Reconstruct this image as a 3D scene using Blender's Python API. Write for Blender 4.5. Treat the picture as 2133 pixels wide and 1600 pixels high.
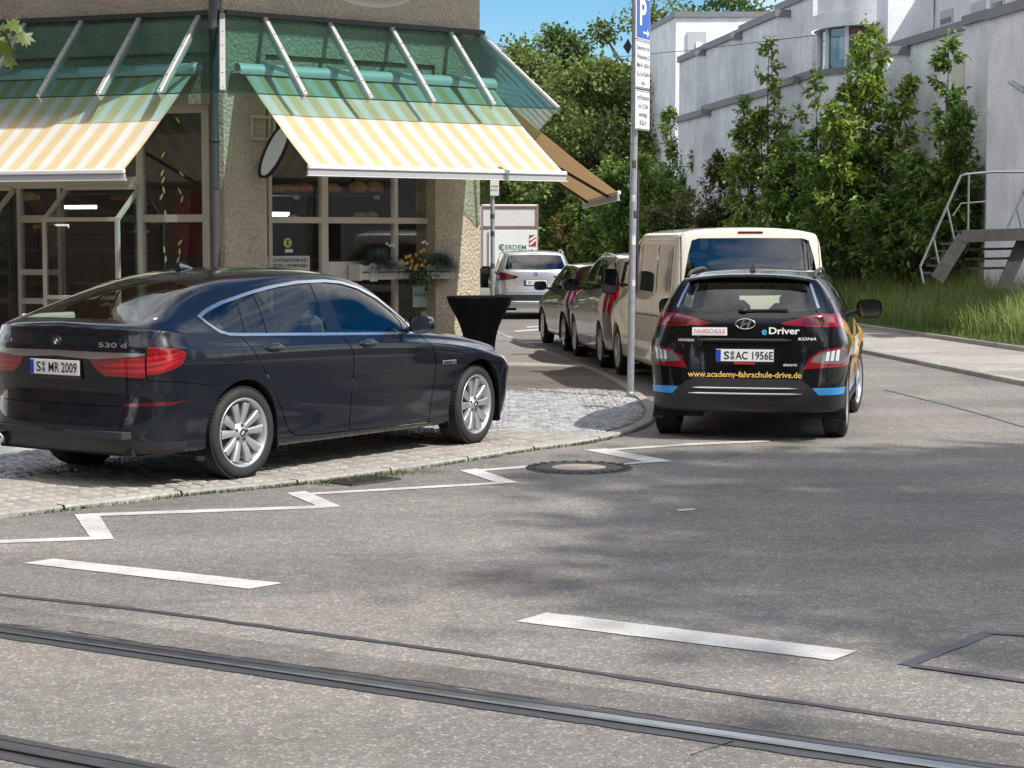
import bpy, bmesh, math, random
import numpy as np
from mathutils import Vector, Matrix, noise
from mathutils.bvhtree import BVHTree
random.seed(7); RNG = np.random.default_rng(7)
for o in list(bpy.data.objects): bpy.data.objects.remove(o)
SC = bpy.context.scene; COL = SC.collection
# ---------------------------------------------------------------- camera, sky, sun, exposure
FPX, CAMH = 4000.0, 1.84                    # focal length in photograph pixels, eye height
PIT = math.atan(300 / FPX)
cam = bpy.data.cameras.new('camera'); cam_o = bpy.data.objects.new('camera', cam); COL.objects.link(cam_o)
cam.sensor_width = 36; cam.lens = 36 * FPX / 2133; cam.clip_end = 2000; cam.clip_start = .1
cam_o.location = (0, 0, CAMH); cam_o.rotation_euler = (math.pi / 2 - PIT, 0, 0)
SC.camera = cam_o
CLOUD_SEED = 14.7
SUN_EL = math.radians(49); SUN_H = (.80, -.60)
w = bpy.data.worlds.new('World'); SC.world = w; w.use_nodes = True
nt = w.node_tree; bg = nt.nodes['Background']
sky = nt.nodes.new('ShaderNodeTexSky'); sky.sky_type = 'NISHITA'; sky.sun_disc = False
sky.sun_elevation = SUN_EL; sky.sun_rotation = math.atan2(SUN_H[0], SUN_H[1])
sky.altitude = 300; sky.air_density = 1.0; sky.dust_density = .4; sky.ozone_density = 2.2
hs = nt.nodes.new('ShaderNodeHueSaturation'); hs.inputs['Saturation'].default_value = 1.5; nt.links.new(sky.outputs[0], hs.inputs['Color'])
# broken fair-weather cloud over the whole sky (the car windows mirror it)
tc = nt.nodes.new('ShaderNodeTexCoord'); sep = nt.nodes.new('ShaderNodeSeparateXYZ'); nt.links.new(tc.outputs['Generated'], sep.inputs[0])
def wm(op, x, y):
    n = nt.nodes.new('ShaderNodeMath'); n.operation = op
    for i, v in enumerate((x, y)):
        if isinstance(v, (int, float)): n.inputs[i].default_value = v
        else: nt.links.new(v, n.inputs[i])
    return n.outputs[0]
zz_ = wm('ADD', wm('MAXIMUM', sep.outputs[2], 0.), .22); cmb = nt.nodes.new('ShaderNodeCombineXYZ'); nt.links.new(wm('DIVIDE', sep.outputs[0], zz_), cmb.inputs[0]); nt.links.new(wm('DIVIDE', sep.outputs[1], zz_), cmb.inputs[1]); cmb.inputs[2].default_value = CLOUD_SEED
cn = nt.nodes.new('ShaderNodeTexNoise'); cn.inputs['Scale'].default_value = 1.1; cn.inputs['Detail'].default_value = 9; cn.inputs['Roughness'].default_value = .58; nt.links.new(cmb.outputs[0], cn.inputs['Vector'])
cr = nt.nodes.new('ShaderNodeValToRGB'); cr.color_ramp.elements[0].position = .415; cr.color_ramp.elements[1].position = .565; cr.color_ramp.elements[0].color = (0, 0, 0, 1); cr.color_ramp.elements[1].color = (1, 1, 1, 1); nt.links.new(cn.outputs[0], cr.inputs[0])
mx = nt.nodes.new('ShaderNodeMix'); mx.data_type = 'RGBA'; nt.links.new(cr.outputs[0], mx.inputs[0]); nt.links.new(hs.outputs[0], mx.inputs[6]); mx.inputs[7].default_value = (13.5, 13.3, 13., 1)
nt.links.new(mx.outputs[2], bg.inputs[0]); bg.inputs[1].default_value = .065
sl = bpy.data.lights.new('sun', 'SUN'); sl.energy = 2.6; sl.angle = math.radians(.7); sl.color = (1, .96, .90)
so = bpy.data.objects.new('sun', sl); COL.objects.link(so)
hl = math.hypot(*SUN_H); sd = Vector((SUN_H[0] / hl * math.cos(SUN_EL), SUN_H[1] / hl * math.cos(SUN_EL), math.sin(SUN_EL)))
so.rotation_euler = sd.to_track_quat('Z', 'Y').to_euler()
SC.view_settings.view_transform = 'Standard'; SC.view_settings.look = 'None'
SC.view_settings.exposure = 1.10; SC.view_settings.gamma = 1; SC.view_settings.use_curve_mapping = False
SC.render.engine = 'CYCLES'
SC.cycles.max_bounces = 7; SC.cycles.transparent_max_bounces = 14
# ---------------------------------------------------------------- surveying: pixel of the photograph -> place
_c, _s = math.cos(PIT), math.sin(PIT)
def ray(u, v):
    a = (u - 1066.5) / FPX; b = (800 - v) / FPX
    return Vector((a, _c + b * _s, -_s + b * _c))
CP = Vector((0, 0, CAMH))
def G(u, v, z=0.):                           # ground point
    r = ray(u, v); return CP + r * ((z - CAMH) / r.z)
def PY(u, v, Y):                             # point at depth Y
    r = ray(u, v); return CP + r * (Y / r.y)
def PL(u, v, o, n):                          # point on a plane
    r = ray(u, v); return CP + r * ((Vector(o) - CP).dot(n) / r.dot(n))
def proj(p):
    d = Vector(p) - CP; f = d.y * _c - d.z * _s; up = d.y * _s + d.z * _c
    return 1066.5 + FPX * d.x / f, 800 - FPX * up / f
# ---------------------------------------------------------------- materials
def new_mat(name):
    m = bpy.data.materials.new(name); m.use_nodes = True
    return m, m.node_tree, m.node_tree.nodes['Principled BSDF']
def ramp(nt, stops):
    r = nt.nodes.new('ShaderNodeValToRGB'); cr = r.color_ramp
    while len(cr.elements) < len(stops): cr.elements.new(.5)
    for e, (p, c) in zip(cr.elements, stops): e.position = p; e.color = (*c, 1) if len(c) == 3 else c
    return r
def coords(nt, kind='Object', scale=None):
    t = nt.nodes.new('ShaderNodeTexCoord')
    if scale is None: return t.outputs[kind]
    mp = nt.nodes.new('ShaderNodeMapping'); mp.inputs['Scale'].default_value = scale
    nt.links.new(t.outputs[kind], mp.inputs[0]); return mp.outputs[0]
def tex(nt, kind, vec, scale, detail=4, rough=.55, **kw):
    n = nt.nodes.new({'noise': 'ShaderNodeTexNoise', 'voro': 'ShaderNodeTexVoronoi', 'wave': 'ShaderNodeTexWave'}[kind])
    n.inputs['Scale'].default_value = scale
    if kind == 'noise': n.inputs['Detail'].default_value = detail; n.inputs['Roughness'].default_value = rough
    for k, v in kw.items():
        if hasattr(n, k): setattr(n, k, v)
        else: n.inputs[k].default_value = v
    nt.links.new(vec, n.inputs['Vector']); return n
def mixc(nt, fac, a, b, mode='MIX'):
    m = nt.nodes.new('ShaderNodeMix'); m.data_type = 'RGBA'; m.blend_type = mode
    for s, v in ((0, fac), (6, a), (7, b)):
        if isinstance(v, bpy.types.NodeSocket): nt.links.new(v, m.inputs[s])
        elif s == 0: m.inputs[0].default_value = v
        else: m.inputs[s].default_value = (*v, 1)
    return m.outputs[2]
def math_n(nt, op, a, b=None):
    m = nt.nodes.new('ShaderNodeMath'); m.operation = op
    for i, v in enumerate((a, b)):
        if v is None: continue
        if isinstance(v, bpy.types.NodeSocket): nt.links.new(v, m.inputs[i])
        else: m.inputs[i].default_value = v
    return m.outputs[0]
def bump(nt, b, h, strength=.3, dist=.01):
    n = nt.nodes.new('ShaderNodeBump'); n.inputs['Strength'].default_value = strength; n.inputs['Distance'].default_value = dist
    nt.links.new(h, n.inputs['Height']); nt.links.new(n.outputs[0], b.inputs['Normal'])
_MC = {}
def M(name, col=(.5, .5, .5), rough=.5, metal=0., coat=0., var=.0, vs=3., bmp=0., bs=40., bd=.004, emit=None, island=0., spec=.5):
    """plain procedural material: base colour with noise variation and fine relief"""
    if name in _MC: return _MC[name]
    m, nt, b = new_mat(name); b.inputs['Roughness'].default_value = rough; b.inputs['Metallic'].default_value = metal
    b.inputs['Coat Weight'].default_value = coat; b.inputs['Coat Roughness'].default_value = .03
    b.inputs['Specular IOR Level'].default_value = spec
    out = None
    if var:
        v = coords(nt); n = tex(nt, 'noise', v, vs, 5)
        r = ramp(nt, [(.25, tuple(c * (1 - var) for c in col)), (.75, tuple(min(1, c * (1 + var)) for c in col))])
        nt.links.new(n.outputs[0], r.inputs[0]); out = r.outputs[0]
    if island:
        g = nt.nodes.new('ShaderNodeNewGeometry'); oi = nt.nodes.new('ShaderNodeObjectInfo')
        s = math_n(nt, 'FRACT', math_n(nt, 'ADD', g.outputs['Random Per Island'], oi.outputs['Random']))
        r2 = ramp(nt, [(0, (1 - island,) * 3), (1, (1 + island,) * 3)]); nt.links.new(s, r2.inputs[0])
        out = mixc(nt, 1., out if out else col, r2.outputs[0], 'MULTIPLY')
    if out: nt.links.new(out, b.inputs['Base Color'])
    else: b.inputs['Base Color'].default_value = (*col, 1)
    if bmp: bump(nt, b, tex(nt, 'noise', coords(nt), bs, 4).outputs[0], bmp, bd)
    if emit: b.inputs['Emission Color'].default_value = (*col, 1); b.inputs['Emission Strength'].default_value = emit
    _MC[name] = m; return m
def glass_mat(name, tint=(.7, .8, .75), refl=1., rough=.0, base=.04):
    """thin pane: see-through with tint, mirror-like at grazing angles"""
    if name in _MC: return _MC[name]
    m = bpy.data.materials.new(name); m.use_nodes = True; nt = m.node_tree; nt.nodes.clear()
    o = nt.nodes.new('ShaderNodeOutputMaterial'); t = nt.nodes.new('ShaderNodeBsdfTransparent'); g = nt.nodes.new('ShaderNodeBsdfGlossy')
    t.inputs[0].default_value = (*tint, 1); g.inputs['Roughness'].default_value = rough; g.inputs[0].default_value = (refl, refl, refl, 1)
    f = nt.nodes.new('ShaderNodeLayerWeight'); f.inputs[0].default_value = .5
    ff = math_n(nt, 'ADD', math_n(nt, 'MULTIPLY', math_n(nt, 'POWER', f.outputs['Facing'], 4.5), .9), base + .04)
    mx = nt.nodes.new('ShaderNodeMixShader'); nt.links.new(ff, mx.inputs[0]); nt.links.new(t.outputs[0], mx.inputs[1]); nt.links.new(g.outputs[0], mx.inputs[2])
    nt.links.new(mx.outputs[0], o.inputs[0]); _MC[name] = m; return m
# ---------------------------------------------------------------- objects
def tag(o, label=None, cat=None, group=None, kind=None):
    if label: o['label'] = label
    if cat: o['category'] = cat
    if group: o['group'] = group
    if kind: o['kind'] = kind
    return o
def thing(name, label, cat, loc=(0, 0, 0), rz=0., group=None):
    o = bpy.data.objects.new(name, None); COL.objects.link(o); o.empty_display_size = .1
    o.location = loc; o.rotation_euler = (0, 0, rz); return tag(o, label, cat, group)
def to_local(par, pts):
    """world -> frame of a thing (things are top level with a z rotation)"""
    p = par
    while p.parent: p = p.parent
    a = np.asarray(pts, float).reshape(-1, 3) - np.array(p.location); c, s = math.cos(-p.rotation_euler.z), math.sin(-p.rotation_euler.z)
    return np.stack([a[:, 0] * c - a[:, 1] * s, a[:, 0] * s + a[:, 1] * c, a[:, 2]], 1)
def link(name, me, mat=None, par=None):
    if mat is not None and not me.materials:
        for m in (mat if isinstance(mat, (list, tuple)) else [mat]): me.materials.append(m)
    o = bpy.data.objects.new(name, me); COL.objects.link(o)
    if par: o.parent = par
    return o
class MB:
    """collects shapes for one mesh"""
    def __init__(s, world=False): s.v = []; s.f = []; s.sm = []; s.mi = []; s.world = world; s.cur = 0
    def add(s, vs, fs, smooth=False):
        b = len(s.v); s.v += [tuple(p) for p in vs]; s.f += [tuple(i + b for i in f) for f in fs]
        s.sm += [smooth] * len(fs); s.mi += [s.cur] * len(fs); return s
    def box(s, c, d, R=None, bev=0.):
        x, y, z = (t / 2 for t in d); c = Vector(c)
        if bev:
            b = min(bev, x * .98, y * .98, z * .98); vs = []
            for sx in (-1, 1):
                for sy in (-1, 1):
                    for sz in (-1, 1):
                        vs += [(sx * (x - b), sy * (y - b), sz * z), (sx * (x - b), sy * y, sz * (z - b)), (sx * x, sy * (y - b), sz * (z - b))]
            I = lambda sx, sy, sz, k: ((sx > 0) * 4 + (sy > 0) * 2 + (sz > 0)) * 3 + k
            fs = []
            for q in (-1, 1):
                fs += [(I(-1, -1, q, 0), I(1, -1, q, 0), I(1, 1, q, 0), I(-1, 1, q, 0)), (I(-1, q, -1, 1), I(1, q, -1, 1), I(1, q, 1, 1), I(-1, q, 1, 1)), (I(q, -1, -1, 2), I(q, 1, -1, 2), I(q, 1, 1, 2), I(q, -1, 1, 2))]
                for r in (-1, 1):
                    fs += [(I(-1, q, r, 0), I(1, q, r, 0), I(1, q, r, 1), I(-1, q, r, 1)), (I(q, -1, r, 0), I(q, 1, r, 0), I(q, 1, r, 2), I(q, -1, r, 2)), (I(q, r, -1, 1), I(q, r, 1, 1), I(q, r, 1, 2), I(q, r, -1, 2))]
                    for t in (-1, 1): fs.append((I(q, r, t, 0), I(q, r, t, 1), I(q, r, t, 2)))
        else:
            vs = [(a * x, b * y, e * z) for a in (-1, 1) for b in (-1, 1) for e in (-1, 1)]
            fs = [(0, 1, 3, 2), (4, 6, 7, 5), (0, 4, 5, 1), (2, 3, 7, 6), (0, 2, 6, 4), (1, 5, 7, 3)]
        if R is not None: vs = [R @ Vector(p) for p in vs]
        return s.add([Vector(p) + c for p in vs], fs)
    def bar(s, a, b, w, h, up=(0, 0, 1), bev=0.):
        """box from a to b, w across, h along up"""
        a, b = Vector(a), Vector(b); d = b - a; x = d.normalized(); y = Vector(up).cross(x)
        y = y.normalized() if y.length > 1e-6 else x.orthogonal().normalized(); z = x.cross(y)
        R = Matrix((x, y, z)).transposed(); return s.box((a + b) / 2, (d.length, w, h), R, bev)
    def tube(s, pts, r, n=10, caps=True, smooth=True):
        pts = [Vector(p) for p in pts]; rs = r if hasattr(r, '__len__') else [r] * len(pts)
        vs = []; t0 = (pts[1] - pts[0]).normalized(); a = t0.orthogonal().normalized()
        for i, p in enumerate(pts):
            t = (pts[min(i + 1, len(pts) - 1)] - pts[max(i - 1, 0)]).normalized()
            a = (a - t * a.dot(t)).normalized(); b = t.cross(a)
            vs += [p + (a * math.cos(2 * math.pi * k / n) + b * math.sin(2 * math.pi * k / n)) * rs[i] for k in range(n)]
        fs = [(i * n + k, i * n + (k + 1) % n, (i + 1) * n + (k + 1) % n, (i + 1) * n + k) for i in range(len(pts) - 1) for k in range(n)]
        s.add(vs, fs, smooth)
        if caps:
            s.add(vs[:n], [tuple(range(n))[::-1]]); s.add(vs[-n:], [tuple(range(n))])
        return s
    def lathe(s, prof, n=32, axis='z', c=(0, 0, 0), smooth=True, a0=0., a1=2 * math.pi):
        """prof: (radius, height) pairs turned round an axis"""
        full = abs(a1 - a0 - 2 * math.pi) < 1e-6; m = n if full else n + 1; vs = []
        for r, h in prof:
            for k in range(m):
                t = a0 + (a1 - a0) * k / n; x, y = r * math.cos(t), r * math.sin(t)
                p = {'z': (x, y, h), 'y': (x, h, y), 'x': (h, x, y)}[axis]; vs.append((p[0] + c[0], p[1] + c[1], p[2] + c[2]))
        fs = [(i * m + k, i * m + (k + 1) % m, (i + 1) * m + (k + 1) % m, (i + 1) * m + k) for i in range(len(prof) - 1) for k in range(n)]
        return s.add(vs, fs, smooth)
    def prism(s, poly, d, o=None, flip=False):
        """closed 3D polygon extruded by vector d"""
        p = [Vector(q) for q in poly]; d = Vector(d); n = len(p)
        return s.add(p + [q + d for q in p], [tuple(range(n))[::-1], tuple(range(n, 2 * n))] + [(i, (i + 1) % n, n + (i + 1) % n, n + i) for i in range(n)])
    def poly(s, pts): return s.add(pts, [tuple(range(len(pts)))])
    def grid(s, rows, smooth=True, closed=False):
        n = len(rows[0]); m = len(rows)
        return s.add([p for r in rows for p in r], [(i * n + k, i * n + (k + 1) % n, (i + 1) * n + (k + 1) % n, (i + 1) * n + k) for i in range(m - 1) for k in range(n if closed else n - 1)], smooth)
    def ellipsoid(s, c, r, n=12, m=8, R=None):
        rows = []
        for i in range(m + 1):
            t = math.pi * i / m; row = []
            for k in range(n):
                q = 2 * math.pi * k / n; p = Vector((r[0] * math.sin(t) * math.cos(q), r[1] * math.sin(t) * math.sin(q), r[2] * math.cos(t)))
                row.append((R @ p if R else p) + Vector(c))
            rows.append(row)
        return s.grid(rows, True, True)
    def mesh(s, name, par=None):
        v = s.v
        if s.world and par is not None: v = to_local(par, v).tolist()
        me = bpy.data.meshes.new(name); me.from_pydata([tuple(p) for p in v], [], s.f)
        me.validate(); n = len(me.polygons)
        if n == len(s.sm): me.polygons.foreach_set('use_smooth', s.sm); s.mi_ok = True
        me.update(); s.last = me; return me
    def build(s, name, mat, par=None):
        me = s.mesh(name, par); o = link(name, me, mat, par)
        if any(s.mi) and len(me.materials) > 1: me.polygons.foreach_set('material_index', s.mi)
        return o
def fix_normals(o):
    bm = bmesh.new(); bm.from_mesh(o.data); bmesh.ops.recalc_face_normals(bm, faces=bm.faces); bm.to_mesh(o.data); bm.free(); return o
def struct(o): o['kind'] = 'structure'; return o
_depsg = None
def text_mesh(txt, size, bold=0., depth=.0, align='CENTER', width=None, shear=0.):
    c = bpy.data.curves.new('lettering', 'FONT'); c.body = txt; c.size = size; c.align_x = align; c.align_y = 'CENTER'
    c.offset = bold * size; c.extrude = depth; c.shear = shear; c.resolution_u = 3
    o = bpy.data.objects.new('lettering', c); COL.objects.link(o)
    dg = bpy.context.evaluated_depsgraph_get(); me = bpy.data.meshes.new_from_object(o.evaluated_get(dg))
    bpy.data.objects.remove(o); bpy.data.curves.remove(c)
    if width and len(me.vertices):
        xs = [v.co.x for v in me.vertices]; k = width / (max(xs) - min(xs))
        for v in me.vertices: v.co.x *= k
    return me
def text(name, txt, size, mat, par, o, ex, ey, bold=.0, width=None, align='CENTER', lift=.003, shear=0., world=False):
    """flat lettering at o; ex reading direction, ey up the letters (frame of the parent, or world)"""
    me = text_mesh(txt, size, bold, 0., align, width, shear); ex, ey = Vector(ex).normalized(), Vector(ey).normalized(); n = ex.cross(ey)
    vs = [Vector(o) + ex * v.co.x + ey * v.co.y + n * lift for v in me.vertices]
    if world: vs = [Vector(p) for p in to_local(par, vs)]
    for v, p in zip(me.vertices, vs): v.co = p
    me.materials.clear(); ob = link(name, me, mat, par); ob['kind'] = 'lettering'; del ob['kind']; return ob
def smooth_line(pts, n=6, closed=False):
    p = [np.array(q, float) for q in pts]; m = len(p); out = []
    for i in range(m if closed else m - 1):
        a = p[(i - 1) % m] if closed or i else 2 * p[0] - p[1]; b = p[i]; c = p[(i + 1) % m]
        d = p[(i + 2) % m] if closed or i + 2 < m else 2 * p[-1] - p[-2]
        for k in range(n):
            t = k / n; out.append(.5 * (2 * b + (c - a) * t + (2 * a - 5 * b + 4 * c - d) * t * t + (3 * b - a - 3 * c + d) * t ** 3))
    if not closed: out.append(p[-1])
    return out
def copy_tree(o, par=None):
    c = o.copy(); COL.objects.link(c); c.parent = par
    for ch in list(o.children): copy_tree(ch, c)
    return c
# ================================================================ ground, road, pavement
def asphalt(name, base=(.198, .186, .170), speck=.40, dark=.18):
    m, nt, b = new_mat(name); v = coords(nt)
    n1 = tex(nt, 'noise', v, .55, 5, .6); n2 = tex(nt, 'noise', v, 9, 4, .7)
    r1 = ramp(nt, [(.3, tuple(c * (1 - dark) for c in base)), (.7, tuple(c * 1.12 for c in base))]); nt.links.new(n1.outputs[0], r1.inputs[0])
    r2 = ramp(nt, [(.3, (.8,) * 3), (.7, (1.13,) * 3)]); nt.links.new(n2.outputs[0], r2.inputs[0])
    c = mixc(nt, 1., r1.outputs[0], r2.outputs[0], 'MULTIPLY')
    vo = tex(nt, 'voro', v, 80); vo2 = tex(nt, 'voro', v, 150)
    sx = nt.nodes.new('ShaderNodeSeparateColor'); nt.links.new(vo.outputs['Color'], sx.inputs[0])
    r3 = ramp(nt, [(.0, (.55,) * 3), (.5, (.95,) * 3), (.86, (1.1,) * 3), (.9, (2.3, 2.2, 2.05)), (1, (2.9, 2.8, 2.6))]); nt.links.new(sx.outputs[0], r3.inputs[0])
    sx2 = nt.nodes.new('ShaderNodeSeparateColor'); nt.links.new(vo2.outputs['Color'], sx2.inputs[0])
    r4 = ramp(nt, [(.0, (.7,) * 3), (1, (1.3,) * 3)]); nt.links.new(sx2.outputs[0], r4.inputs[0])
    c = mixc(nt, speck, c, mixc(nt, 1., c, r3.outputs[0], 'MULTIPLY')); c = mixc(nt, .8, c, mixc(nt, 1., c, r4.outputs[0], 'MULTIPLY'))
    # old tyre polish and stains
    st = tex(nt, 'noise', coords(nt, 'Object', (.5, 1.5, 1)), 1.3, 6, .7); r5 = ramp(nt, [(.52, (1,) * 3), (.72, (.78,) * 3)]); nt.links.new(st.outputs[0], r5.inputs[0])
    c = mixc(nt, 1., c, r5.outputs[0], 'MULTIPLY')
    tr = tex(nt, 'noise', coords(nt, 'Object', (.22, .9, 1)), .9, 3, .5); r8 = ramp(nt, [(.38, (.86,) * 3), (.5, (1,) * 3), (.66, (1.12, 1.1, 1.07))]); nt.links.new(tr.outputs[0], r8.inputs[0]); c = mixc(nt, 1., c, r8.outputs[0], 'MULTIPLY')
    pt = tex(nt, 'voro', coords(nt, 'Object', (.16, .3, 1)), 1.); sx3 = nt.nodes.new('ShaderNodeSeparateColor'); nt.links.new(pt.outputs['Color'], sx3.inputs[0]); r9 = ramp(nt, [(0, (.90, .90, .91)), (.5, (1,) * 3), (1, (1.07, 1.05, 1.03))]); nt.links.new(sx3.outputs[0], r9.inputs[0]); c = mixc(nt, 1., c, r9.outputs[0], 'MULTIPLY')
    # fine meandering cracks
    wv = tex(nt, 'noise', v, 1.7, 3); va = nt.nodes.new('ShaderNodeVectorMath'); va.operation = 'MULTIPLY_ADD'; nt.links.new(wv.outputs['Color'], va.inputs[0]); va.inputs[1].default_value = (.5, .5, 0); nt.links.new(v, va.inputs[2])
    cr = tex(nt, 'voro', va.outputs[0], .42, feature='DISTANCE_TO_EDGE'); r6 = ramp(nt, [(.0, (.45,) * 3), (.0035, (.55,) * 3), (.008, (1,) * 3)]); nt.links.new(cr.outputs['Distance'], r6.inputs[0])
    gate = tex(nt, 'noise', v, .35, 2); r7 = ramp(nt, [(.60, (0,) * 3), (.70, (.7,) * 3)]); nt.links.new(gate.outputs[0], r7.inputs[0])
    c = mixc(nt, r7.outputs[0], c, mixc(nt, 1., c, r6.outputs[0], 'MULTIPLY'))
    nt.links.new(c, b.inputs['Base Color']); b.inputs['Roughness'].default_value = .82; b.inputs['Specular IOR Level'].default_value = .35
    bump(nt, b, vo.outputs['Distance'], .45, .006); return m
M_ASPH = asphalt('asphalt'); M_ASPH2 = asphalt('pale_footway_asphalt', (.34, .32, .29), .35, .15); M_ASPH3 = asphalt('brown_pavement_asphalt', (.16, .142, .125), .3, .2)
M_BITU = M('bitumen_seal', (.042, .042, .046), .55, var=.25, vs=25, bmp=.3, bs=90)
M_BITU2 = M('bitumen_patch', (.05, .047, .058), .5, var=.2, vs=20, bmp=.25, bs=70)
def line_dir(a, b): d = (b - a); return d.normalized()
R1a, R1b = G(0, 1314), G(1903, 1590); RD = line_dir(R1a, R1b); RN = Vector((-RD.y, RD.x, 0))      # towards the far side
R2o = R1a - RN * 1.50
far1, near1 = .066, -.070
def railside(o, n): return o + RN * n
road = MB()
A0, A1 = -80, 80
def strip(o, n0, n1, mb=road, z=0., a0=A0, a1=A1, k=1):
    q = lambda t, n: tuple((o + RD * t + RN * n).xy) + (z,)
    mb.poly([q(a0, n0), q(a1, n0), q(a1, n1), q(a0, n1)])
strip(R1a, far1, 260, a0=-350, a1=350); strip(R2o, far1, 0); road.v = road.v[:-4]; road.f = road.f[:-1]; road.sm.pop(); road.mi.pop()
q = lambda o, t, n: tuple((o + RD * t + RN * n).xy) + (0.,)
road.poly([q(R2o, A0, far1), q(R2o, A1, far1), q(R1a, A1, near1), q(R1a, A0, near1)])
strip(R2o, -120, near1)
struct(road.build('road', M_ASPH))
M_RAIL = M('rail_steel', (.26, .265, .28), .24, metal=.9, var=.2, vs=9, bmp=.05, bs=200)
M_RUST = M('rail_side_steel', (.06, .055, .05), .6, metal=.6, var=.3, vs=14)
M_GRV = M('groove_dark', (.03, .028, .026), .9, var=.4, vs=20)  # dark base for rail groove, cracks and gully pit
for o, lab in ((R1a, 'grooved steel tram rail crossing the whole foreground below the white dashes'), (R2o, 'nearer tram rail cutting the bottom left corner of the picture')):
    t = thing('tram_rail', lab, 'rail', (o.x, o.y, 0), 0, 'rails of the tram track')
    def prof(name, pr, mat):
        mb = MB(True); rows = [[tuple((o + RD * a + RN * n).xy) + (z,) for n, z in pr] for a in np.linspace(-14, 16, 40)]; mb.grid(rows, False); return mb.build(name, mat, t)
    prof('rail_head', [(.066, -.16), (.066, -.003), (.062, .003), (.006, .003), (.001, -.004), (.0, -.05)], M_RAIL)
    prof('groove', [(.0, -.04), (-.038, -.04)], M_GRV)
    prof('guard_lip', [(-.038, -.05), (-.038, -.003), (-.042, .002), (-.066, .002), (-.070, -.003), (-.070, -.16)], M_RUST)
    mb = MB(True)
    for side in (0, 1):
        rows = []
        for a in np.arange(-9, 11, .06):
            j = noise.noise((a * 6, side * 9 + o.y, 0)) * .012; k = noise.noise((a * 14, side * 9 + o.y, 4)) * .006
            rows.append([tuple((o + RD * a + RN * n).xy) + (.004,) for n in ((.067, .115 + j + k) if side == 0 else (-.125 + j + k, -.0705))])
        mb.grid(rows, False)
    s_ = mb.build('joint_seal', M_BITU, t)
def ribbon(name, px, wpx, mat, label, cat, wob=.006, z=.004, world=None):
    """flat band on the road through surveyed points"""
    pts = [G(*p).xy for p in px] if world is None else [Vector(p) for p in world]
    ln = smooth_line([tuple(p) for p in pts], 14); mb = MB(); rows = []
    for i, p in enumerate(ln):
        d = ln[min(i + 1, len(ln) - 1)] - ln[max(i - 1, 0)]; d = d / np.linalg.norm(d); n = np.array([-d[1], d[0]])
        j = noise.noise((p[0] * 7, p[1] * 7, 1)) * wob + noise.noise((p[0] * 23, p[1] * 23, 3)) * wob * .7; j2 = noise.noise((p[0] * 7, p[1] * 7, 9)) * wob
        rows.append([(*(p - n * (wpx / 2 + j)), z), (*(p + n * (wpx / 2 + j2)), z)])
    mb.grid(rows, False); o = mb.build(name, mat); tag(o, label, cat); return o
_m = asphalt('darker_asphalt_strip', (.155, .146, .136), .40, .3)
ribbon('asphalt_strip', None, .34, _m, 'darker strip of old asphalt along the far side of the tram rail', 'road patch', .02, .002, [tuple((R1a + RD * a + RN * .27).xy) for a in np.linspace(-4, 9, 40)])
ribbon('sealed_joint', [(-60, 1233), (280, 1270), (550, 1306), (1000, 1367), (1560, 1450), (2200, 1540)], .05, M_BITU, 'dark sealed asphalt joint running between the white dashes and the tram rail', 'road seam', .012)
ribbon('rail_edge_crack', [(-60, 1296), (100, 1310), (400, 1356), (900, 1425), (1500, 1512), (2200, 1612)], .012, M_GRV, 'ragged dark crack in the asphalt just behind the far tram rail', 'crack', .018)
ribbon('road_crack', [(1440, 1574), (1480, 1560), (1530, 1546)], .006, M_GRV, 'short crack in the asphalt at the bottom, in front of the tram rail', 'crack', .005)
ribbon('road_seam', [(1840, 812), (1880, 822), (2000, 852), (2160, 898)], .03, M_BITU, 'thin dark seam in the road to the right of the yellow and black car', 'road seam', .01)
lp = MB()
for a, b, wd in (((1885, 1387), (2062, 1318), .07), ((2050, 1318), (2300, 1338), .055), ((1900, 1389), (2300, 1444), .055)):
    p, q_ = G(*a), G(*b); d = (q_ - p).normalized(); n = Vector((-d.y, d.x, 0)); rows = []
    for k in range(30):
        c_ = p + (q_ - p) * k / 29; j = noise.noise(c_ * 9) * .01
        rows.append([c_ - n * (wd / 2 + j) + Vector((0, 0, .004 + .001 * wd)), c_ + n * (wd / 2 - j) + Vector((0, 0, .004 + .001 * wd))])
    for r in rows:
        for v in r: v.z += .0015 * len(lp.f) / 29
    lp.grid(rows, False)
tag(lp.build('bitumen_loop', M_BITU2), 'angular purple-grey bitumen band on the road in the lower right corner', 'road patch')
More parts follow.
